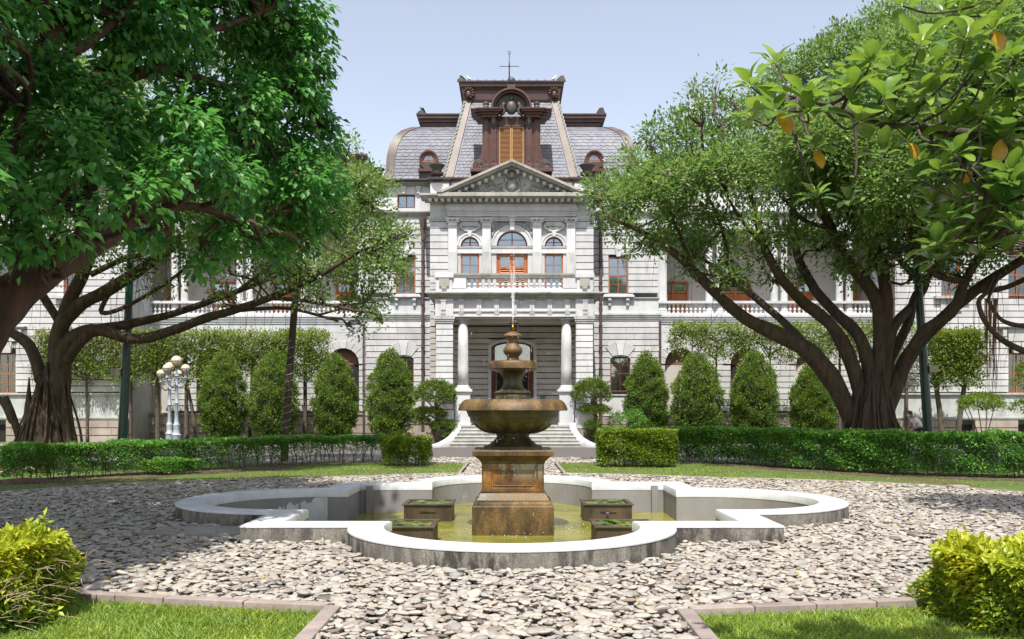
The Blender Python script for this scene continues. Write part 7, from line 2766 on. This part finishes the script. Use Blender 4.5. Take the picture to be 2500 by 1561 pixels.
hedge('golden_bush', 'bright golden leaved bush in the lower right corner beside the kerb', [(3.78, -8.0), (4.4, -7.75), (5.4, -7.7), (6.8, -7.9)], .57, 1.45, 56000, M['lf_gold'], .064, .033, 26, 7, lambda s, zf: np.clip((.3 - zf) * .6, 0, .25), .30, 'bush', indiv=300, tmpl=T4, z0=.02, vs=.2, gold=.6, loose=1.0, shoots=200)


# ------------------------------------------------------------------ clipped cypresses
def cypress_proto(seed, prof, n_cl=1150, per=24, open_base=True):
    """unit-height cone: prof = [(z, r)]"""
    g = np.random.default_rng(seed)
    zs, rs_ = np.array([p[0] for p in prof]), np.array([p[1] for p in prof])
    # clusters by surface area
    z = g.random(n_cl * 3) * zs[-1]
    r = np.interp(z, zs, rs_)
    keep = g.random(len(z)) < (r / rs_.max()) * .95 + .05
    z, r = z[keep][:n_cl], r[keep][:n_cl]
    a = g.random(len(z)) * 6.283
    lump = 1 + .10 * np.sin(a * 3 + z * 5 + seed) + .07 * np.sin(a * 7 - z * 9) + g.normal(0, .045, len(z))
    low = np.clip(1 - z / (zs[-1] * .45), 0, 1)
    lump -= low * g.random(len(z)) * .30
    C = np.stack([r * lump * np.cos(a), r * lump * np.sin(a), z], 1)
    dr = np.interp(z + .1, zs, rs_) - np.interp(z - .1, zs, rs_)
    O = nrm(np.stack([np.cos(a), np.sin(a), np.clip(-dr * 4, -.3, 1.5)], 1))
    return C, O


CYP = [(0.15, .55), (.5, .95), (1.1, 1.15), (1.9, 1.20), (2.7, 1.12), (3.4, .92), (4.0, .62), (4.35, .36), (4.6, .08)]
CYL = {}


def cypress(x, y, seed, sc_, label, wf=1.0, first=True):
    t = empty('clipped_cypress', (x, y, 0), label, 'conifer', 'clipped cypress cones in front of the mansion')
    prof = [(z * sc_, r * wf) for z, r in CYP]
    C, O = cypress_proto(seed, prof)
    C = C + np.array([x, y, .12])
    pos, d, up, L, W, v = cluster_leaves(C, O, 22, .12, .088, .042, droop=-.35, upb=.4, vbase=.50, vs=.22)
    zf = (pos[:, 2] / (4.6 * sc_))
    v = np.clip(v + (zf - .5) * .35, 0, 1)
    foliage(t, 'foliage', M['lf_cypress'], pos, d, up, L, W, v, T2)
    mb = MB()
    n = 14
    pr = [(z * sc_ + .1, max(.02, r * wf * .74 * (.75 if z < 1 else 1))) for z, r in CYP[1:]]
    mb.lathe(x, y, pr, n)
    vv = []
    for (a, b_, c) in mb.v:
        k = 1 + .22 * mnoise.noise((a * 2.1, b_ * 2.1, c * 1.7))
        vv.append((x + (a - x) * k, y + (b_ - y) * k, c))
    mb.v = vv
    mb.build('opaque_core', M['core'], t)  # added solid hull: stops light leaking through, its dark colour reads as depth
    MB().tube([(x, y, -.05), (x + .03, y, .5), (x, y, 1.4)], [.13, .11, .08], 7, rough=.2).build('trunk', M['bark_grey'], t, smooth=True)
    return t


cyp = [(545, 855, 1.06, 1.0, 'leftmost clipped cypress, a tall full cone beside the lamp post'), (672, 852, 1.03, 1.02, 'clipped cypress cone half hidden by the dark leaning trunk'), (818, 860, .98, 1.0, 'clipped cypress cone in front of the brown arch on the left'),
       (956, 850, 1.05, .98, 'clipped cypress cone on the left nearest the entrance steps'), (1578, 856, 1.02, .98, 'clipped cypress cone on the right nearest the entrance, beside the curtained window'), (1700, 857, 1.0, 1.05, 'second clipped cypress right of the entrance, broad and round headed'),
       (1842, 852, 1.04, 1.05, 'third clipped cypress right of the entrance with an open dark base'), (1982, 880, .93, .98, 'rightmost clipped cypress beside the banyan trunk')]
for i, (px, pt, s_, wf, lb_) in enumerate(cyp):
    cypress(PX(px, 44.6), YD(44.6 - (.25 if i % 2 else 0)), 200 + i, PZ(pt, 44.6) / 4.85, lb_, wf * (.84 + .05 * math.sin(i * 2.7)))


# ------------------------------------------------------------------ cloud-pruned pines and other clipped plants
def pad_cloud(t, pads, mat, L, W, per, n, name='foliage', vb=.5):
    Cc, Oo = [], []
    for (x, y, z, rx, ry, rz) in pads:
        k = max(20, int(n * rx * ry))
        u = rdir(k, .5)
        u = u[u[:, 2] > -.35]
        Cc.append(np.array([x, y, z]) + u * np.array([rx, ry, rz]) * (.75 + .25 * rng.random((len(u), 1))))
        Oo.append(u)
    pos, d, up, Ls, Ws, v = cluster_leaves(np.concatenate(Cc), np.concatenate(Oo), per, .11, L, W, droop=-.3, upb=.5, vbase=vb, vs=.2)
    foliage(t, name, mat, pos, d, up, Ls, Ws, v, T2)


def pine(pxc, D, label, pads, seed):
    rs = random.Random(seed)
    t = empty('cloud_pine', (PX(pxc, D), YD(D), 0), label, 'pine', 'cloud-pruned pines beside the entrance steps')
    s = F / D
    pd = []
    for (px, py, rx, rz) in pads:
        pd.append((PX(px, D), YD(D) + rs.uniform(-.2, .2), PZ(py, D), rx / s, rx / s * .8, rz / s * 1.1))
    pad_cloud(t, pd, M['lf_pine'], .12, .034, 24, 420, vb=.6)
    mb = MB()
    x0, y0 = PX(pxc, D), YD(D)
    top = pd[0]
    mb.tube([(x0, y0, -.05), (x0 - .08, y0, PZ(1060, D)), (x0 + .1, y0, PZ(1020, D)), (top[0], top[1], top[2])], [.12, .10, .08, .05], 8, rough=.2)
    for p in pd[1:]:
        zb = p[2] - .1
        mb.tube([(x0, y0, zb - .12), ((x0 + p[0]) / 2, y0, zb - .02), (p[0], p[1], zb)], [.06, .045, .025], 6)
    for p in pd[:1]:
        for k in range(7):
            mb.tube([(p[0], p[1], p[2] - p[5] * .9), (p[0] + rs.uniform(-.6, .6) * p[3], p[1] + rs.uniform(-.6, .6) * p[4], p[2] - p[5] * .1)], [.035, .015], 5, sub=1)
    mb.build('trunk', M['bark_grey'], t, smooth=True)


pine(1060, 42.6, 'cloud-pruned pine with spreading pads left of the entrance steps', [(1063, 968, 50, 32), (1045, 1010, 40, 8), (1085, 1040, 32, 7), (1030, 1030, 18, 6), (1104, 1064, 22, 7)], 1)
pine(1449, 42.6, 'cloud-pruned pine with a mushroom head right of the entrance steps', [(1446, 964, 47, 33), (1452, 1003, 38, 8), (1447, 1040, 20, 9), (1452, 1062, 14, 6)], 2)


def shrub(name, label, cat, D, pads, mat, L, W, stems, pxb, vb=.5, n=220, group=None):
    s = F / D
    t = empty(name, (PX(pxb, D), YD(D), 0), label, cat, group)
    pd = [(PX(px, D), YD(D), PZ(py, D), rx / s, rx / s * .8, rz / s) for (px, py, rx, rz) in pads]
    pad_cloud(t, pd, mat, L, W, 14, n, vb=vb)
    mb = MB()
    for (pa, pb_, py_, r_) in stems:
        mb.tube([(PX(pa, D), YD(D), -.05), (PX((pa * .6 + pb_ * .4) + 3, D), YD(D), PZ(1050, D)), (PX(pb_, D), YD(D), PZ(py_, D))], [r_, r_ * .8, r_ * .6], 6, rough=.15)
    mb.build('stems', M['bark_grey'], t, smooth=True)
    return t


shrub('low_shrub', 'low spreading dark shrub under the cypress beside the right window', 'shrub', 43, [(1520, 1022, 32, 12), (1555, 1030, 28, 12), (1545, 1010, 20, 9), (1500, 1038, 16, 8)], M['lf_hedge'], .09, .04, [(1540, 1530, 1030, .03), (1545, 1560, 1035, .03)], 1540, .5)
shrub('low_shrub', 'small leafy shrub under the cypress left of the steps', 'shrub', 43.5, [(940, 1030, 30, 18), (965, 1040, 24, 14), (925, 1045, 20, 14)], M['lf_goldmid'], .09, .045, [(945, 935, 1040, .03), (950, 965, 1045, .03), (945, 950, 1040, .02)], 945, .3, 120)
shrub('ball_shrub', 'round bright green shrub on thin twisted stems by the right end wall', 'shrub', 41.5, [(2395, 985, 52, 22), (2370, 995, 28, 14), (2425, 995, 28, 14)], M['lf_goldmid'], .10, .05, [(2395, 2360, 985, .032), (2398, 2385, 980, .03), (2400, 2410, 982, .03), (2396, 2430, 986, .028), (2394, 2350, 990, .022)], 2395, .35)
shrub('tiered_shrub', 'clipped tiered shrub at the right edge of the garden', 'shrub', 40, [(2500, 938, 30, 20), (2500, 998, 32, 18), (2510, 895, 22, 12), (2505, 912, 24, 14)], M['lf_goldmid'], .10, .05, [(2520, 2515, 900, .06)], 2520, .3)


def pleached(label, D, x0, x1, ztop_px, zbot_px, seed, n, stems, thin=0.0, seed2=0):
    rs = random.Random(seed)
    X0, X1 = PX(x0, D), PX(x1, D)
    z0, z1 = PZ(zbot_px, D), PZ(ztop_px, D)
    t = empty('pleached_tree_row', (X0, YD(D), 0), label, 'tree row')
    C = np.stack([rng.uniform(X0, X1, n), YD(D) + rng.choice([-1, 1], n) * rng.uniform(.35, .6, n) - .1, z0 + (z1 - z0) * rng.random(n) ** .75], 1)
    C[:, 2] += .12 * np.sin(C[:, 0] * 1.7) * (C[:, 2] < (z0 + z1) / 2)
    cl = np.sin(C[:, 0] * 2.3 + seed) * np.sin(C[:, 2] * 2.9 + C[:, 0]) + rng.normal(0, .45, n)
    zf = (C[:, 2] - z0) / (z1 - z0)
    keep = (cl > -.75 + thin) | (zf > .8)
    keep &= rng.random(n) > np.clip((.35 - zf) * 1.2, 0, .5)
    C = C[keep]
    O = nrm(np.stack([rng.normal(0, .3, len(C)), np.sign(C[:, 1] - YD(D)), np.full(len(C), .3)], 1))
    zf = (C[:, 2] - z0) / (z1 - z0)
    O[zf > .9] = nrm(O[zf > .9] * .4 + np.array([0, 0, 1.0]))
    pos, d, up, L, W, v = cluster_leaves(C, O, 13, .2, .125, .062, droop=.2, upb=.8, vbase=.42, vs=.22)
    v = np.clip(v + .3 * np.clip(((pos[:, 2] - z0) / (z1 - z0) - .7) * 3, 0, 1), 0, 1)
    foliage(t, 'foliage', M['lf_pleach'], pos, d, up, L, W, v, T2)
    for (px, r_, lean) in stems:
        mb = MB()
        x = PX(px, D)
        mb.tube([(x, YD(D), -.05), (x + lean * .3, YD(D), z0 * .5), (x + lean, YD(D), z0 + .3), (x + lean * 1.2, YD(D), z1 - .4)], [r_ * 1.15, r_, r_ * .8, r_ * .4], 8, rough=.15)
        for k in range(7):
            zz = z0 + rs.uniform(-.1, 1.2)
            a = rs.choice([-1, 1]) * rs.uniform(.4, 1.5)
            mb.tube([(x + lean, YD(D), zz), (x + lean + a * .5, YD(D) + rs.uniform(-.2, .2), zz + .35), (x + lean + a, YD(D) + rs.uniform(-.4, .4), zz + rs.uniform(.5, 1.3))], [.045, .03, .012], 5, cap=False)
        mb.build('trunk', M['bark_grey'], t, smooth=True)


pleached('long clipped row of small trees forming a raised hedge along the left wing', 46.2, 95, 800, 812, 935, 5, 4600, [(213, .07, -.05), (385, .12, 0), (455, .11, .0), (478, .09, -.5), (745, .11, .0), (120, .08, 0), (610, .08, .1)])
pleached('raised clipped row of small trees, thin and airy, along the right wing', 46.2, 1638, 2235, 795, 880, 6, 2300, [(1745, .05, .1), (1880, .06, 0), (2050, .07, 0), (1690, .04, 0)], .35)
pleached('tall flat-topped clipped tree on two dark curved trunks by the right end wall', 43.5, 2262, 2392, 812, 945, 9, 1500, [(2300, .13, -.3), (2338, .13, .35)])

# ------------------------------------------------------------------ slim dark trunk wound with wire lights
D = 29.5
t = empty('wire_wrapped_tree', (PX(696, D), YD(D), 0), 'slim dark leaning trunk wound with pale wire behind the left hedge', 'tree')
mb = MB()
stw = []
tp = [(PX(a, D), YD(D), PZ(b_, D)) for a, b_ in ((694, 1136), (697, 1060), (704, 950), (713, 830), (722, 720), (735, 600), (745, 480))]
tp[0] = (tp[0][0], tp[0][1], -.05)
mb.tube(tp, [.135, .125, .12, .115, .11, .10, .07], 12, rough=.08, sub=6)
mb.build('trunk', M['bark_banyan'], t, smooth=True)
for v_ in spline([Vector(q) for q in tp[3:]], 4): stw.append((v_, .1))
mb = MB()
hx = []
sp_ = spline([Vector(q) for q in tp[1:4]], 60)
for i, p in enumerate(sp_):
    a = i * .62
    hx.append((p.x + .133 * math.cos(a), p.y + .133 * math.sin(a), p.z + .02 * math.sin(i * .3)))
mb.tube(hx, .006, 4, sub=1)
mb.build('wire', plain_mat('pale_wire', (.5, .5, .5), .5), t)
bl = [(735 + random.uniform(-90, 90), random.uniform(430, 560), random.uniform(30, 60), D + random.uniform(-1, 1)) for _ in range(14)]
bb = blobs_at(bl, lambda x, y: D, .8)
Cc, Oo, Bb = blob_clusters(bb, 110, .3)
mb = MB()
twigs(mb, bb, Cc, Bb, stw, 6, .02)
tag(mb.build('twigs', M['bark_banyan'], t, smooth=True), kind='stuff')
pos, d, up, L, W, v = cluster_leaves(Cc, Oo, 13, .25, .10, .045, vbase=.4)
foliage(t, 'crown', M['lf_banyan'], pos, d, up, L, W, v, T2)

# distant trees standing behind the mansion's garden wings, left and right beyond the frame
for k, (px, D, zt) in enumerate([(-500, 60, 15), (3000, 60, 16)]):
    t = empty('background_tree', (PX(px, D), YD(D), 0), 'tall green tree beyond the %s end of the mansion' % ('left' if k == 0 else 'right'), 'tree')
    MB().tube([(PX(px, D), YD(D), -.1), (PX(px, D), YD(D), zt * .7)], [.5, .2], 8, rough=.2).build('trunk', M['bark_grey'], t, smooth=True)
    bb = [(PX(px, D) + random.uniform(-5, 5), YD(D) + random.uniform(-4, 4), zt * random.uniform(.45, 1), 2.4, 2.4, 2) for _ in range(16)]
    Cc, Oo, Bb = blob_clusters(bb, 14, .4)
    foliage(t, 'crown', M['lf_banyan'], *cluster_leaves(Cc, Oo, 10, .8, .35, .2), T2)

# ------------------------------------------------------------------ grass
def grass(label, poly, n, h, w, y_lim=None, seed=1, vb=.5):
    xs_ = [p[0] for p in poly]
    ys_ = [p[1] for p in poly]
    X = rng.uniform(min(xs_), max(xs_), n * 3)
    Y = rng.uniform(min(ys_) if y_lim is None else y_lim, max(ys_), n * 3)
    k = in_poly(X, Y, poly) & (np.abs(X) < .6 * (Y - CAMY) + .3)
    X, Y = X[k][:n], Y[k][:n]
    patch = np.sin(X * 1.3 + Y * .7) * np.sin(Y * 1.7 - X * .5) + .5 * np.sin(X * 4.1 + 1) * np.sin(Y * 3.7)
    if h < .045:
        rr_ = np.hypot(X, Y)
        bare = (np.abs(X) > 6.2) & (rr_ > 10.6) & (rng.random(len(X)) < .8)
        X, Y, patch = X[~bare], Y[~bare], patch[~bare]
        kk = (patch > -.55) | (rng.random(len(X)) < .25)
        X, Y, patch = X[kk], Y[kk], patch[kk]
    m_ = len(X)
    pos = np.stack([X, Y, np.full(m_, -.012 if h > .045 else .03)], 1)
    d = nrm(rdir(m_) * np.array([1, 1, 0]) * .9 + np.array([0, 0, .75]) + rng.normal(size=(m_, 3)) * .15)
    up = rdir(m_)
    L = h * np.clip(rng.normal(1, .3, m_), .4, 1.9)
    v = np.clip(vb + .12 * patch + rng.normal(0, .2, m_), 0, 1)
    V, Fi = leaf_verts(pos, d, up, L, np.full(m_, w), TB)
    o = npmesh('grass', V, Fi, M['grass'], None, {'v': np.repeat(v, 3)}, origin=(X.mean(), Y.mean(), 0))
    tag(o, label, 'grass', kind='stuff')


grass('bright grass filling the front left plot', FRONT_L, 42000, .062, .0085, -9.2)
grass('bright grass filling the front right plot', FRONT_R, 42000, .062, .0085, -9.2)
grass('short mown grass behind the pool on the left', LAWN_L, 38000, .040, .013, vb=.42)
grass('short mown grass behind the pool on the right', LAWN_R, 38000, .040, .013, vb=.42)

# fallen leaves
n = 620
X = np.concatenate([rng.uniform(-9.5, -3.6, 760), rng.uniform(-9, 11, 190)])
Y = np.concatenate([rng.uniform(-6.5, 6.5, 760), rng.uniform(-8, 13, 190)])
k = ~in_poly(X, Y, pool_outline(-.05))
X, Y = X[k], Y[k]
lawn = in_poly(X, Y, LAWN_L) | in_poly(X, Y, LAWN_R)
pos = np.stack([X, Y, np.where(lawn, .07, .078)], 1)
m_ = len(X)
d = rdir(m_) * np.array([1, 1, .25])
L = rng.uniform(.04, .085, m_)
V, Fi = leaf_verts(pos, d, np.tile(np.array([0., 0, 1]), (m_, 1)) + rdir(m_) * .3, L, L * .5, T4)
o = npmesh('fallen_leaves', V, Fi, M['litter'], None, {'v': np.repeat(rng.random(m_), 6)}, origin=(-6, 0, 0))
tag(o, 'small fallen leaves scattered over the shaded pebbles', 'leaves', kind='stuff')
for (px, py, L, lb_) in ((2065, 1194, .26, 'big yellow fallen leaf on the pebbles near the right end of the pool'), (2183, 1198, .28, 'flat yellow fallen leaf on pebbles at the edge of the right lawn')):
    D = EYE * F / (py - 1000)
    o = bpy.data.objects.new('fallen_leaf', LY[1])
    COL.objects.link(o)
    o.location = (PX(px, D), YD(D), .085)
    o.rotation_euler = (.05, -.35, 2.9)
    o.scale = (L, L * .5, L)
    tag(o, lb_, 'leaf', 'big yellow fallen leaves')


def soil_strip(label, path, w):
    P_ = spline([Vector((x, y, 0)) for x, y in path], 8)
    L_, R_ = [], []
    for i, p in enumerate(P_):
        a, c = P_[max(0, i - 1)], P_[min(len(P_) - 1, i + 1)]
        t_ = (c - a).normalized()
        n_ = Vector((-t_.y, t_.x, 0))
        k1, k2 = w * (1 + .25 * math.sin(i * 1.3)), w * (1 + .25 * math.sin(i * .9 + 2))
        L_.append((p.x + n_.x * k1, p.y + n_.y * k1))
        R_.append((p.x - n_.x * k2, p.y - n_.y * k2))
    vs = [(x, y, .036) for x, y in L_] + [(x, y, .036) for x, y in R_]
    n = len(L_)
    o = MB().add(vs, [(i, i + 1, n + i + 1, n + i) for i in range(n - 1)]).build('soil_strip', M['soil'])
    tag(o, label, kind='structure')


soil_strip('bare brown soil under the left hedge', [(-14.5, 3.2), (-12.0, 5.6), (-10.6, 7.2), (-8.9, 8.9), (-7.8, 11.0), (-6.6, 12.6)], .9)
soil_strip('bare brown soil under the right hedge', [(6.5, 12.9), (8.6, 9.9), (10.4, 8.0), (12.6, 6.9), (15.5, 5.9)], .75)

# ------------------------------------------------------------------ lamp standards
M['lamp_paint'] = stone_mat('white_blue_lamp_paint', (0.24, 0.30, 0.38), (0.42, 0.45, 0.48), (0.16, 0.2, 0.26), .6, rough=.5, rnd=.02, scale=5)
m, nt, b = newmat('lamp_globe')
b.inputs['Base Color'].default_value = (0.60, 0.51, 0.36, 1)
b.inputs['Roughness'].default_value = 0.35
b.inputs['Subsurface Weight'].default_value = 0.2
M['globe'] = m


def lamp(x, y, h, label):
    t = empty('lamp_post', (x, y, 0), label, 'lamp', 'ornate five-globe lamp posts')
    k = h / 4.2
    prof = [(0, .26), (.10, .27), (.14, .20), (.5, .19), (.55, .22), (.62, .15), (.8, .13), (1.0, .16), (1.05, .11), (1.2, .09), (1.9, .075), (1.95, .11), (2.0, .075), (2.7, .065), (2.75, .10), (2.82, .06), (3.1, .06), (3.15, .10), (3.2, .05), (3.45, .05), (3.5, .09)]
    MB().lathe(x, y, [(z * k, r) for z, r in prof], 16).build('post', M['lamp_paint'], t, angle=40)
    spots = []
    for j in range(4):
        a = R(45 + 90 * j) + .35
        cx_, cy_ = math.cos(a), math.sin(a)
        mb = MB().tube([(x, y, 2.78 * k), (x + .25 * cx_, y + .25 * cy_, 2.66 * k), (x + .50 * cx_, y + .50 * cy_, 2.80 * k), (x + .55 * cx_, y + .55 * cy_, 3.05 * k)], [.035, .03, .03, .03], 8)
        mb.tube([(x, y, 3.05 * k), (x + .3 * cx_, y + .3 * cy_, 3.08 * k), (x + .55 * cx_, y + .55 * cy_, 3.0 * k)], .018, 6)
        mb.lathe(x + .55 * cx_, y + .55 * cy_, [(3.0 * k, .03), (3.03 * k, .10), (3.06 * k, .11), (3.08 * k, .06), (3.22 * k, .06), (3.26 * k, .10), (3.28 * k, .09)], 10)
        mb.build('arm', M['lamp_paint'], t, angle=50)
        spots.append((x + .55 * cx_, y + .55 * cy_, 3.45 * k, .20))
    spots.append((x, y, 3.80 * k, .235))
    for (gx_, gy_, gz_, r) in spots:
        g = MB().ball((gx_, gy_, gz_), r, 18, 12).build('globe', M['globe'], t, smooth=True)
        mb = MB()
        for q in range(6):
            a = q * math.pi / 3
            mb.tube([(gx_ + r * 1.03 * math.cos(a) * math.cos(e_), gy_ + r * 1.03 * math.sin(a) * math.cos(e_), gz_ + r * 1.03 * math.sin(e_)) for e_ in np.linspace(-1.4, .05, 6)], .008, 4, sub=1)
        mb.tube([(gx_ + r * 1.03 * math.cos(a), gy_ + r * 1.03 * math.sin(a), gz_) for a in np.linspace(0, 6.283, 19)], .009, 4, sub=1)
        mb.build('globe_cage', M['copper_dark'], g)
    return t


lamp(PX(431, 41.0), YD(41.0), 4.35, 'ornate white and blue five-globe lamp post on the left, nearer of two')
lamp(PX(414, 44.0), YD(44.0), 4.2, 'second ornate lamp post standing close behind the first on the left')
lamp(PX(2110, 41.0), YD(41.0), 4.5, 'ornate lamp post mostly hidden behind the right banyan trunk')

# ------------------------------------------------------------------ green poles
M['green'] = plain_mat('dark_green_pole_paint', (0.008, 0.05, 0.035), 0.35, var=.2, scale=3)


def pole(x0, D, x1, ptop, side, box_py, label):
    t = empty('floodlight_pole', (PX(x0, D), YD(D), 0), label, 'pole')
    zt = PZ(ptop, D)
    MB().tube([(PX(x0, D), YD(D), -.05), (PX(x1, D), YD(D), zt)], [.15, .10], 16, sub=1).lathe(PX(x0, D), YD(D), [(-.02, .24), (.04, .24), (.06, .17)], 16).build('post', M['green'], t, angle=50)
    f = (PZ(box_py, D) + .05) / (zt + .05)
    xb = PX(x0, D) + (PX(x1, D) - PX(x0, D)) * f
    z = PZ(box_py, D)
    mb = MB().box(min(xb + side * .10, xb + side * .38), max(xb + side * .10, xb + side * .38), YD(D) - .16, YD(D) + .10, z - .11, z + .11)
    mb.build('lamp_box', plain_mat('beige_metal', (.42, .38, .28), .5), t, bevel=.015)
    MB().box(min(xb + side * .05, xb + side * .12), max(xb + side * .05, xb + side * .12), YD(D) - .05, YD(D) + .05, z - .04, z + .04).build('bracket', M['green'], t)


pole(296, 27.5, 322, 560, -1, 910, 'dark green floodlight pole behind the left banyan limbs')
pole(2272, 28.0, 2222, 400, 1, 902, 'dark green floodlight pole right of the big banyan trunk')
o = empty('litter_bin', (PX(318, 31), YD(31), 0), 'small dark grey bin at the foot of the left green pole', 'bin')
MB().frust(PX(318, 31), YD(31), [(0, .19, .17), (.62, .21, .19)]).build('bin_body', plain_mat('bin_grey', (.05, .055, .06), .6), o, bevel=.01)
MB().frust(PX(318, 31), YD(31), [(.62, .23, .21), (.66, .23, .21), (.69, .19, .17)]).build('lid', M['copper_dark'], o, bevel=.01)

# ------------------------------------------------------------------ cables by the left tree
for i, (c_, lb_) in enumerate((((.55, .02, .015), 'red cable lying on the soil at the foot of the left banyan'), ((.6, .6, .58), 'pale cable looped on the soil at the left edge beside the red one'))):
    D = 24.5
    pts = [(PX(-30 + 18 * k, D + .3 * math.sin(k * 1.7 + i)), YD(D) + .35 * math.sin(k * 1.3 + i * 2), .04 + .05 * (k % 2) * (1 + i)) for k in range(8)]
    o = MB().tube(pts, .022, 6).build('cable', plain_mat('cable_sheath', c_, .5), origin=pts[0], smooth=True)
    tag(o, lb_, 'cable')
mb = MB().tube([(PX(-40, 20.5), YD(20.5), -.03), (PX(60, 20.6), YD(20.6), .05), (PX(160, 20.8), YD(20.8), -.02)], [.10, .13, .05], 8, rough=.3)
tag(mb.build('surface_root', M['bark_camphor'], origin=(PX(60, 20.6), YD(20.6), 0), smooth=True), 'woody root lying on the bare soil at the left edge', 'root')
o = MB().box(PX(2328, 19.2), PX(2368, 19.2), YD(19.2), YD(19.5), -.04, .10).build('stone_block', M['kerb'], origin=(PX(2350, 19.2), YD(19.2), 0), bevel=.015)
tag(o, 'small stone block set in the kerb of the right lawn', 'stone')

# ------------------------------------------------------------------ gardener bending forward behind the right hedge


def skin(name, verts, edges, radii, mat, parent, root=0, sub=2):
    base = wloc(parent)
    me = bpy.data.meshes.new(name)
    me.from_pydata([tuple(Vector(v_) - base) for v_ in verts], edges, [])
    o = bpy.data.objects.new(name, me)
    COL.objects.link(o)
    o.parent = parent
    me.materials.append(mat)
    md = o.modifiers.new('skin', 'SKIN')
    md.use_smooth_shade = True
    for i, r in enumerate(radii):
        rr = r if isinstance(r, tuple) else (r, r)
        me.skin_vertices[0].data[i].radius = rr
    me.skin_vertices[0].data[root].use_root = True
    s_ = o.modifiers.new('sub', 'SUBSURF')
    s_.levels = s_.render_levels = sub
    return o


DP = 37.0
gxp, gyp = PX(2243, DP), YD(DP)
man = empty('person', (gxp, gyp, 0), 'person in white T-shirt and dark trousers bending forward behind the right hedge', 'person')


def g_(x, y, z): return (gxp + x, gyp + y, z)


mskin = plain_mat('skin_tone', (.36, .19, .12), .55, var=.08)
V = [g_(.02, 0, .93), g_(-.05, 0, 1.12), g_(-.15, 0, 1.30), g_(-.22, 0, 1.38), g_(-.30, 0, 1.46), g_(-.36, 0, 1.52),
     g_(.02, -.10, .86), g_(-.02, -.11, .48), g_(.06, -.11, .08), g_(-.10, -.11, .03),
     g_(.04, .10, .86), g_(.06, .11, .48), g_(.16, .11, .08), g_(.0, .11, .03),
     g_(-.18, -.18, 1.33), g_(-.16, -.22, 1.08), g_(-.34, -.20, .93), g_(-.42, -.18, .90),
     g_(-.18, .18, 1.33), g_(-.20, .22, 1.08), g_(-.38, .18, .95), g_(-.46, .16, .92)]
Ed = [(0, 1), (1, 2), (2, 3), (3, 4), (4, 5), (0, 6), (6, 7), (7, 8), (8, 9), (0, 10), (10, 11), (11, 12), (12, 13), (2, 14), (14, 15), (15, 16), (16, 17), (2, 18), (18, 19), (19, 20), (20, 21)]
Rr = [(.13, .16), (.12, .15), (.12, .17), .06, .075, .085, .085, .06, .04, .03, .085, .06, .04, .03, .055, .04, .03, .03, .055, .04, .03, .03]
body = skin('body', V, Ed, Rr, mskin, man)
skin('shirt', [V[0], V[1], V[2], g_(-.20, 0, 1.36), V[14], g_(-.17, -.21, 1.16), V[18], g_(-.19, .21, 1.16)], [(0, 1), (1, 2), (2, 3), (2, 4), (4, 5), (2, 6), (6, 7)],
     [(.155, .185), (.15, .18), (.145, .19), .08, .085, .075, .085, .075], plain_mat('white_shirt', (.78, .78, .78), .8, var=.04), man)
skin('trousers', [V[0], V[6], V[7], g_(.05, -.11, .14), V[10], V[11], g_(.15, .11, .14)], [(0, 1), (1, 2), (2, 3), (0, 4), (4, 5), (5, 6)], [(.16, .185), .115, .085, .07, .115, .085, .07], plain_mat('dark_trousers', (.025, .025, .06), .8), man)
hd = Vector(g_(-.375, 0, 1.535))
mb = MB().ball(hd, .105, 14, 10, sx=.92, sy=.82, sz=1.12)
mb.ball(hd + Vector((-.10, 0, -.015)), .022, 6, 5)
mb.ball(hd + Vector((.01, -.088, -.01)), .022, 6, 5, sy=.4, sz=1.4)
mb.ball(hd + Vector((.01, .088, -.01)), .022, 6, 5, sy=.4, sz=1.4)
mb.build('head', mskin, man, smooth=True)
MB().ball(hd + Vector((.022, 0, .032)), .112, 14, 10, sx=.95, sy=.86, sz=1.02).build('hair', plain_mat('black_hair', (.012, .01, .01), .6), man, smooth=True)
MB().ball(hd + Vector((-.045, 0, -.05)), .075, 12, 8, sx=.95, sy=1.0, sz=.72).build('face_mask', plain_mat('pale_blue_mask', (.55, .68, .75), .8), man, smooth=True)
mb = MB()
for sgn, tip in ((-1, V[17]), (1, V[21])):
    for k in range(5):
        a = -.5 + .25 * k
        mb.tube([tip, (tip[0] - .045 * math.cos(a), tip[1] + sgn * .01 + .045 * math.sin(a), tip[2] - .02), (tip[0] - .075 * math.cos(a), tip[1] + .06 * math.sin(a), tip[2] - .05)], [.012, .010, .007], 6)
mb.build('fingers', mskin, man, smooth=True)

# two small ledges' worth of birds on the tower crown
M['bird_white'] = plain_mat('white_feathers', (.75, .75, .76), .7, var=.05)
for k, (sx, lb_) in enumerate(((-1, 'white bird perched on the left end of the tower crown'), (1, 'white bird perched on the right end of the tower crown'))):
    bx_, by_ = xc + sx * (b1 - .25), cyT - ty1 - .1
    t = empty('bird', (bx_, by_, zt_), lb_, 'bird')
    MB().tube([(bx_ - sx * .13, by_, zt_ + .13), (bx_ - sx * .05, by_, zt_ + .16), (bx_ + sx * .04, by_, zt_ + .20), (bx_ + sx * .09, by_, zt_ + .28), (bx_ + sx * .13, by_, zt_ + .31), (bx_ + sx * .19, by_, zt_ + .30)], [.015, .06, .07, .04, .04, .008], 8).build('body', M['bird_white'], t, smooth=True)
    MB().tube([(bx_, by_ - .02, zt_), (bx_, by_ - .02, zt_ + .14)], .008, 4, sub=1).tube([(bx_ + .02, by_ + .02, zt_), (bx_ + .02, by_ + .02, zt_ + .14)], .008, 4, sub=1).build('legs', M['copper_dark'], t)
